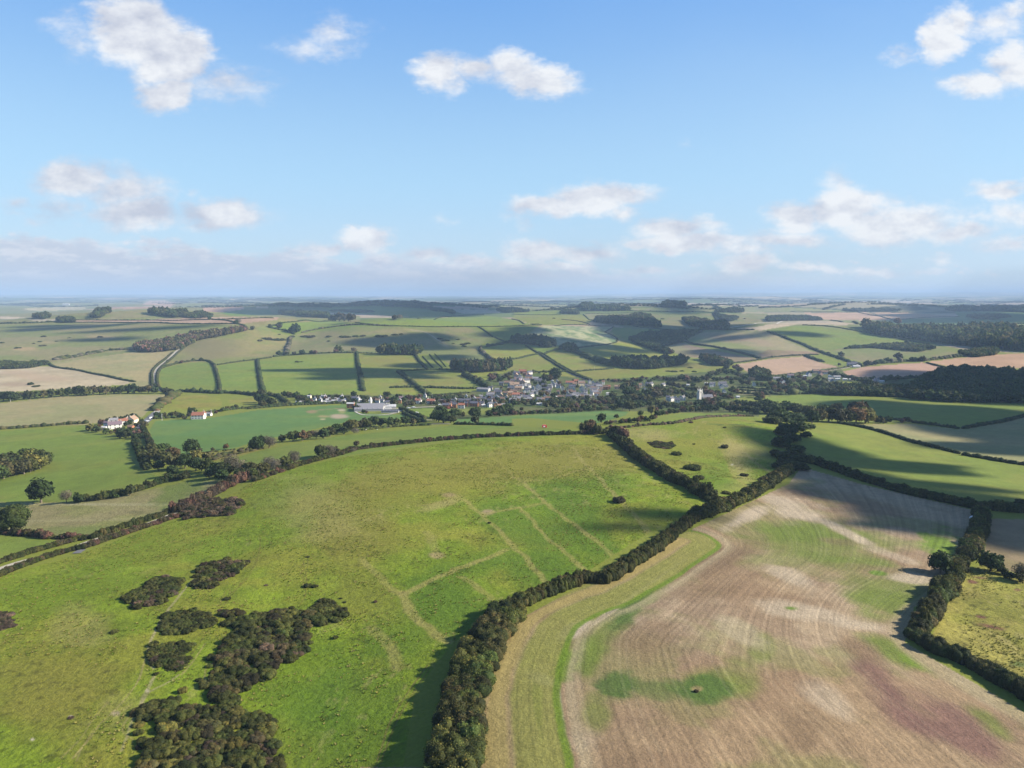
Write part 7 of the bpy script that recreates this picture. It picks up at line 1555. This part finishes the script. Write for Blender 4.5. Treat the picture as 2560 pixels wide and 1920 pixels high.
for k_, (dx_, dy_) in enumerate(((0, -2.72), (-2.72, 0), (2.72, 0))):
    link('louvre', box_mesh('louvre', -.6, .6, -.06, .06, 0, 2.6, GLASS), tw, (dx_, dy_, 11.4), (0, 0, 0 if dx_ == 0 else math.pi / 2))
link('flagpole', box_mesh('flagpole', -.09, .09, -.09, .09, 0, 6, FRAME), tw, (-2.0, 0, 15.5))
link('nave', gable_walls(18, 7, 5.5, 8.6, WALLM['s']), ch, (12, 0, 0)); link('nave_roof', gable_roof(18, 7, 5.5, 8.6, ROOFM['k']), ch, (12, 0, 0))

# ------------------------------------------------------------------ vehicles and small things
RED = simple_mat('red_paint', (.42, .04, .03), .4, 0, 1, .5); WPA = simple_mat('white_paint', (.62, .62, .62), .4, 0, 1, .5); BLK = simple_mat('black_rubber', (.02, .02, .02), .8)
GRYP = simple_mat('silver_paint', (.45, .46, .48), .35, 0, 1, .5); BLU = simple_mat('blue_paint', (.06, .10, .28), .4, 0, 1, .5)
def wheel_mesh():
    K = 12; V = []; Fs = []
    for yv in (-.11, .11): V += [(.33 * math.cos(k_ * 2 * math.pi / K), yv, .33 * math.sin(k_ * 2 * math.pi / K)) for k_ in range(K)]
    Fs = [(k_, (k_ + 1) % K, K + (k_ + 1) % K, K + k_) for k_ in range(K)] + [tuple(range(K))[::-1], tuple(range(K, 2 * K))]
    return poly_mesh('wheel', V, Fs, BLK)
WHEEL = wheel_mesh()
def profile(name, pts, w, mat, taper=0):
    n = len(pts); V = [(x_, -w / 2 + taper * (z_ > 1), z_) for x_, z_ in pts] + [(x_, w / 2 - taper * (z_ > 1), z_) for x_, z_ in pts]
    return poly_mesh(name, V, [tuple(range(n))[::-1], tuple(range(n, 2 * n))][::-1] + [(i, (i + 1) % n, n + (i + 1) % n, n + i) for i in range(n)], mat)
CARB = {}
def car(label, s, rot, paint, van=False, name='car'):
    (x, y, z), = at(s); root = link(name, None, loc=(x, y, z + .25), rot=(0, 0, rot)); tag(root, label, 'van' if van else 'car', 'parked vehicles')
    key = (paint.name, van)
    if key not in CARB:
        b = [(-2.1, .35), (2.1, .35), (2.15, .75), (1.9, .9), (1.1, .98), (.55, 1.45), (-1.3, 1.48), (-1.9, .98), (-2.15, .85)] if not van else [(-2.5, .4), (2.5, .4), (2.55, 1.0), (1.9, 1.25), (1.45, 2.1), (-2.5, 2.2)]
        g_ = [(1.0, .99), (.52, 1.40), (-1.25, 1.42), (-1.75, .99)] if not van else [(1.83, 1.28), (1.45, 2.0), (.8, 2.0), (.8, 1.28)]
        CARB[key] = (profile('body', b, 1.78, paint, .12), profile('windows', g_, 1.80, GLASS, .1))
    link('body', CARB[key][0], root); link('windows', CARB[key][1], root)
    for sx in (-1.3, 1.35):
        for sy in (-.82, .82): link('wheel', WHEEL, root, (sx * (1.15 if van else 1), sy, .33))
    return root
car('white car at the dark gap beside the ragged hedge', 'g 1888,565', .3, WPA)
car('white van turning at the junction beside the farmhouse', 'v 990,262', .9, WPA, True, 'van')
car('dark car parked before the farmhouse', 'v 850,400', .5, BLU); car('silver car on the road near the junction', 'v 930,300', .9, GRYP)
car('white van on the yard road by the barns', 'p 2040,1140', .1, WPA, True, 'van'); car('white car left on the village street', 'q 370,1120', 0, WPA); car('silver car in the middle of the village street', 'q 505,1105', 0, GRYP)
car('white car farther right on the village street', 'q 480,1108', .05, WPA); car('white van parked by the first brick house', 'q 1110,1055', .1, WPA, True, 'van'); car('red car parked by the terrace', 'q 1300,1128', 0, RED)
car('white car standing in the paddock below the street', 'q 570,1228', .2, WPA); car('blue car parked in the middle of the village', 'r 560,690', .3, BLU); car('white car parked beside the low school', 'r 1200,460', .3, WPA)
car('white van beside the white cottage', 'v 1560,262', .1, WPA, True, 'van'); car('silver car in the farm yard', 'p 1990,1160', .5, GRYP)
# red and white horse trailer beside the field hedge
(x, y, z), = at('r 1300,1562'); h_ = link('horse_trailer', None, loc=(x, y, z), rot=(0, 0, .15), scl=(.85, .85, .8)); tag(h_, 'red and white box trailer on the yellow green strip beside the hedge', 'trailer')
link('body', profile('body', [(-2.3, .6), (2.3, .6), (2.3, 2.3), (1.6, 3.0), (-1.8, 3.0), (-2.3, 2.6)], 2.4, RED), h_)
link('side_panel', box_mesh('side_panel', -1.3, .4, -1.26, -1.21, .9, 2.2, WPA), h_); link('drawbar', box_mesh('drawbar', 2.3, 3.8, -.08, .08, .6, .72, GRYP), h_)
for sx in (-.5, .5):
    for sy in (-1.15, 1.15): link('wheel', WHEEL, h_, (sx, sy, .4), scl=(1.2, 1.2, 1.2))
for i_, (s, c_) in enumerate([('p 1870,1620', 'n'), ('n 915,1076', 'w')]):
    (x, y, z), = at(s); sh = link('sheep', None, loc=(x, y, z), rot=(0, 0, i_)); tag(sh, ['pale sheep grazing on the yellow green strip by the tree belt', 'white sheep at the edge of the yellow green strip'][i_], 'sheep')
    cvs, cfs = ICO[2]
    link('body', poly_mesh('body', cvs * np.array([.55, .3, .3]) + np.array([0, 0, .72]), [tuple(f) for f in cfs], WALLM['w']), sh); link('head', poly_mesh('head', cvs * np.array([.18, .11, .13]) + np.array([.66, 0, .92]), [tuple(f) for f in cfs], BLK), sh)
    for a in (-.3, .3):
        for b in (-.14, .14): link('leg', box_mesh('leg', -.04, .04, -.04, .04, 0, .5, BLK), sh, (a, b, 0))
# poles
def pole(label, s, h):
    (x, y, z), = at(s); o = link('telegraph_pole', None, loc=(x, y, z)); tag(o, label, 'pole'); link('post', box_mesh('post', -.13, .13, -.13, .13, 0, h, FRAME), o); link('crossarm', box_mesh('crossarm', -.9, .9, -.07, .07, h - .8, h - .6, FRAME), o)
pole('pale pole at the foot of the far stubble hedge', 'a 90,1052', 8); pole('pole beside the road left of the white cottage', 'v 1135,285', 8); pole('pole in the hedge by the white cottage', 'v 1815,205', 7)
pole('white pole above the end of the diagonal hedge', 'q 770,890', 14); pole('thin white pole above the first red roof', 'q 925,915', 9); pole('white pole in the hedge gap above the tree belt', 's 235,255', 10)
# ------------------------------------------------------------------ clouds whose shade lies on the land (all stand outside the frame)
def cloud_mat(dens):
    m_ = bpy.data.materials.new('cloud_vapour'); m_.use_nodes = True; N = NT(m_.node_tree); N.n.clear()
    out = N.node('ShaderNodeOutputMaterial'); pv = N.node('ShaderNodeVolumePrincipled'); pv.inputs['Color'].default_value = (.98, .98, .98, 1); pv.inputs['Density'].default_value = dens; pv.inputs['Anisotropy'].default_value = .3
    N.l.new(pv.outputs[0], out.inputs['Volume']); m_.cycles.homogeneous_volume = True; return m_
SH = [ # ground centre (survey), half width / half depth on the ground in photo px, strength, cloud height
 ('d 1850,920', 190, 44, 1.2, 900), ('d 1450,1140', 215, 22, 1.1, 900), ('d 2100,1180', 120, 30, 1.1, 900), ('d 1500,1150', 175, 24, 1.0, 900), ('d 900,1080', 130, 14, 1.0, 900), ('d 1900,960', 190, 46, 1.2, 900), ('d 1500,1000', 120, 22, 1.1, 900),
 ('d 1900,1290', 150, 22, .9, 900), ('d 2150,1370', 120, 22, .9, 900),
 ('g 720,110', 75, 60, 1.1, 700), ('g 560,60', 42, 26, .9, 700), ('g 560,190', 38, 26, .9, 700), ('g 860,100', 60, 40, .6, 700),
 ('g 1150,390', 175, 22, 1.0, 700), ('g 1550,520', 200, 38, 1.1, 700), ('g 1950,640', 150, 36, 1.0, 700), ('g 950,290', 110, 22, 1.1, 700), ('g 1350,470', 170, 26, 1.1, 700), ('g 1700,600', 150, 30, 1.1, 700), ('d 1900,1450', 200, 14, .9, 800), ('d 1000,1150', 120, 14, 1.0, 900), ('g 2250,600', 120, 50, .9, 700), ('g 1500,620', 160, 18, .8, 700), ('g 2100,490', 190, 30, .9, 700),
 ('g 1350,230', 210, 10, 1.0, 600), ('g 950,120', 80, 16, 1.0, 700), ('g 1900,420', 120, 8, .9, 600), ('g 1350,200', 180, 7, .9, 600), ('g 1500,330', 220, 9, .8, 600), ('g 1050,260', 90, 10, .7, 600), ('g 1750,400', 150, 9, .6, 600),
 ('f 2090,540', 60, 16, .8, 600), ('f 1850,610', 70, 10, .4, 600),
 ('b 1180,540', 120, 15, 1.0, 1700), ('b 1450,500', 75, 12, .8, 1700), ('b 960,785', 190, 7, .9, 1200), ('b 1050,825', 130, 7, .9, 1200), ('b 680,850', 55, 5, .7, 1200), ('b 1350,740', 60, 7, .8, 1200), ('b 420,778', 60, 3, .5, 1200), ('b 1340,840', 60, 4, .6, 1200),
 ('b 1680,665', 50, 7, .6, 1400), ('b 2150,470', 60, 10, .9, 1800), ('b 2150,580', 60, 8, .8, 1600),
 ('c 120,430', 60, 10, .9, 1900), ('c 100,540', 90, 14, .8, 1700), ('c 650,565', 110, 9, .7, 1700), ('c 480,520', 60, 7, .4, 1700), ('c 1120,455', 80, 14, 1.0, 1900), ('c 1300,530', 70, 16, 1.0, 1800), ('c 1000,600', 60, 8, .6, 1700), ('c 1150,720', 100, 10, .6, 1300),
 ('c 1800,625', 90, 10, .8, 1700), ('c 1900,500', 70, 6, .6, 1900), ('c 560,605', 60, 8, .8, 1600), ('c 750,640', 80, 8, .5, 1600),
 ('d 270,465', 70, 6, .8, 2000), ('a 700,405', 130, 4, .9, 2400), ('a 1200,425', 160, 4, .9, 2300), ('a 350,400', 80, 3, .8, 2400), ('a 850,515', 90, 5, .5, 2000),
 ('b 1000,260', 230, 16, 1.1, 3600), ('b 1500,300', 120, 12, 1.1, 3300), ('c 1100,430', 120, 20, 1.1, 1900), ('c 1350,500', 130, 16, 1.1, 1800), ('b 1400,280', 90, 10, 1.0, 3400), ('b 700,230', 120, 5, .9, 3800), ('b 1900,240', 90, 3, .8, 4200),
 ('d 1700,330', 180, 12, 1.1, 3000), ('d 2100,300', 150, 14, 1.1, 3200), ('d 1350,300', 70, 5, .8, 3400), ('d 1750,262', 150, 5, .9, 3800), ('c 1400,225', 60, 3, .8, 5000),
]
gc = np.random.RandomState(3)
sd_ = np.array(sdir[:]); hz_ = math.cos(R(SUN_EL)) / math.sin(R(SUN_EL))
CM = {k_: cloud_mat(.0) for k_ in ()}
for i_, (s, wx, wy, st_, alt) in enumerate(SH):
    (cx, cyy), = P(s); (x, y, z), = unproject([(cx, cyy)])
    rx = wx * y / F0
    (ax, ay, _), (bx, by, _) = unproject([(cx, cyy + wy), (cx, cyy - wy)])
    ry = max(8.0, (by - ay) / 2); ry = min(ry, rx * 3)
    H_ = alt; ox = sd_[0] / sd_[2] * H_; oy = sd_[1] / sd_[2] * H_
    th_ = max(14.0, min(rx, ry) * .22)
    root = link('cloud', None, loc=(x + ox, y + oy, z + H_))
    tag(root, 'drifting grey cloud standing sunward of the land, %s in the row' % ordinal(i_ + 1), 'cloud', 'clouds beyond the frame')
    mat = cloud_mat(6.0 * st_ / (2 * th_ / sd_[2]))
    n = 4
    for k_ in range(n):
        fx, fy = (0, 0) if k_ == 0 else ((gc.rand() - .5) * 1.7, (gc.rand() - .5) * 1.3)
        q_ = 1.0 if k_ == 0 else .55 + .2 * gc.rand()
        cv_, cf_ = ICO[3]
        nz = 1 + .22 * (vnoise(cv_[:, 0] * 2.2 + i_ * 3 + k_, cv_[:, 1] * 2.2 + cv_[:, 2], 5 + k_) - .5)
        me = np_mesh('puff', cv_ * nz[:, None] * np.array([rx * q_ * 1.12, ry * q_ * 1.08, th_ * q_]), cf_, [mat], True)
        link('puff', me, root, (fx * rx, fy * ry, (k_ % 2 - .5) * th_ * .5))

# ------------------------------------------------------------------ haze
HZ_DENS = 1 / 13000.0
hb_ = 42000.0
hm_ = bpy.data.materials.new('haze_air'); hm_.use_nodes = True; N = NT(hm_.node_tree); N.n.clear()
out = N.node('ShaderNodeOutputMaterial'); pv = N.node('ShaderNodeVolumePrincipled'); pv.inputs['Color'].default_value = (.33, .46, .66, 1); pv.inputs['Density'].default_value = HZ_DENS; pv.inputs['Anisotropy'].default_value = .0
N.l.new(pv.outputs[0], out.inputs['Volume']); hm_.cycles.homogeneous_volume = True
zmin = float(VX[:, 2].min()) - 5; zmax = max(float(VX[:, 2].max()) + 25, ZC + 8)
V, Fs = box(-hb_ * 1.15, hb_ * 1.15, -hb_ * 1.15, hb_ * 1.15, zmin, zmax)
V = [(a * 1.12, b * 1.12, c) for a, b, c in V]
tag(link('haze', poly_mesh('haze', V, Fs, hm_)), 'thin blue haze filling the air over the whole landscape', kind='stuff')
print('haze box', zmin, zmax)
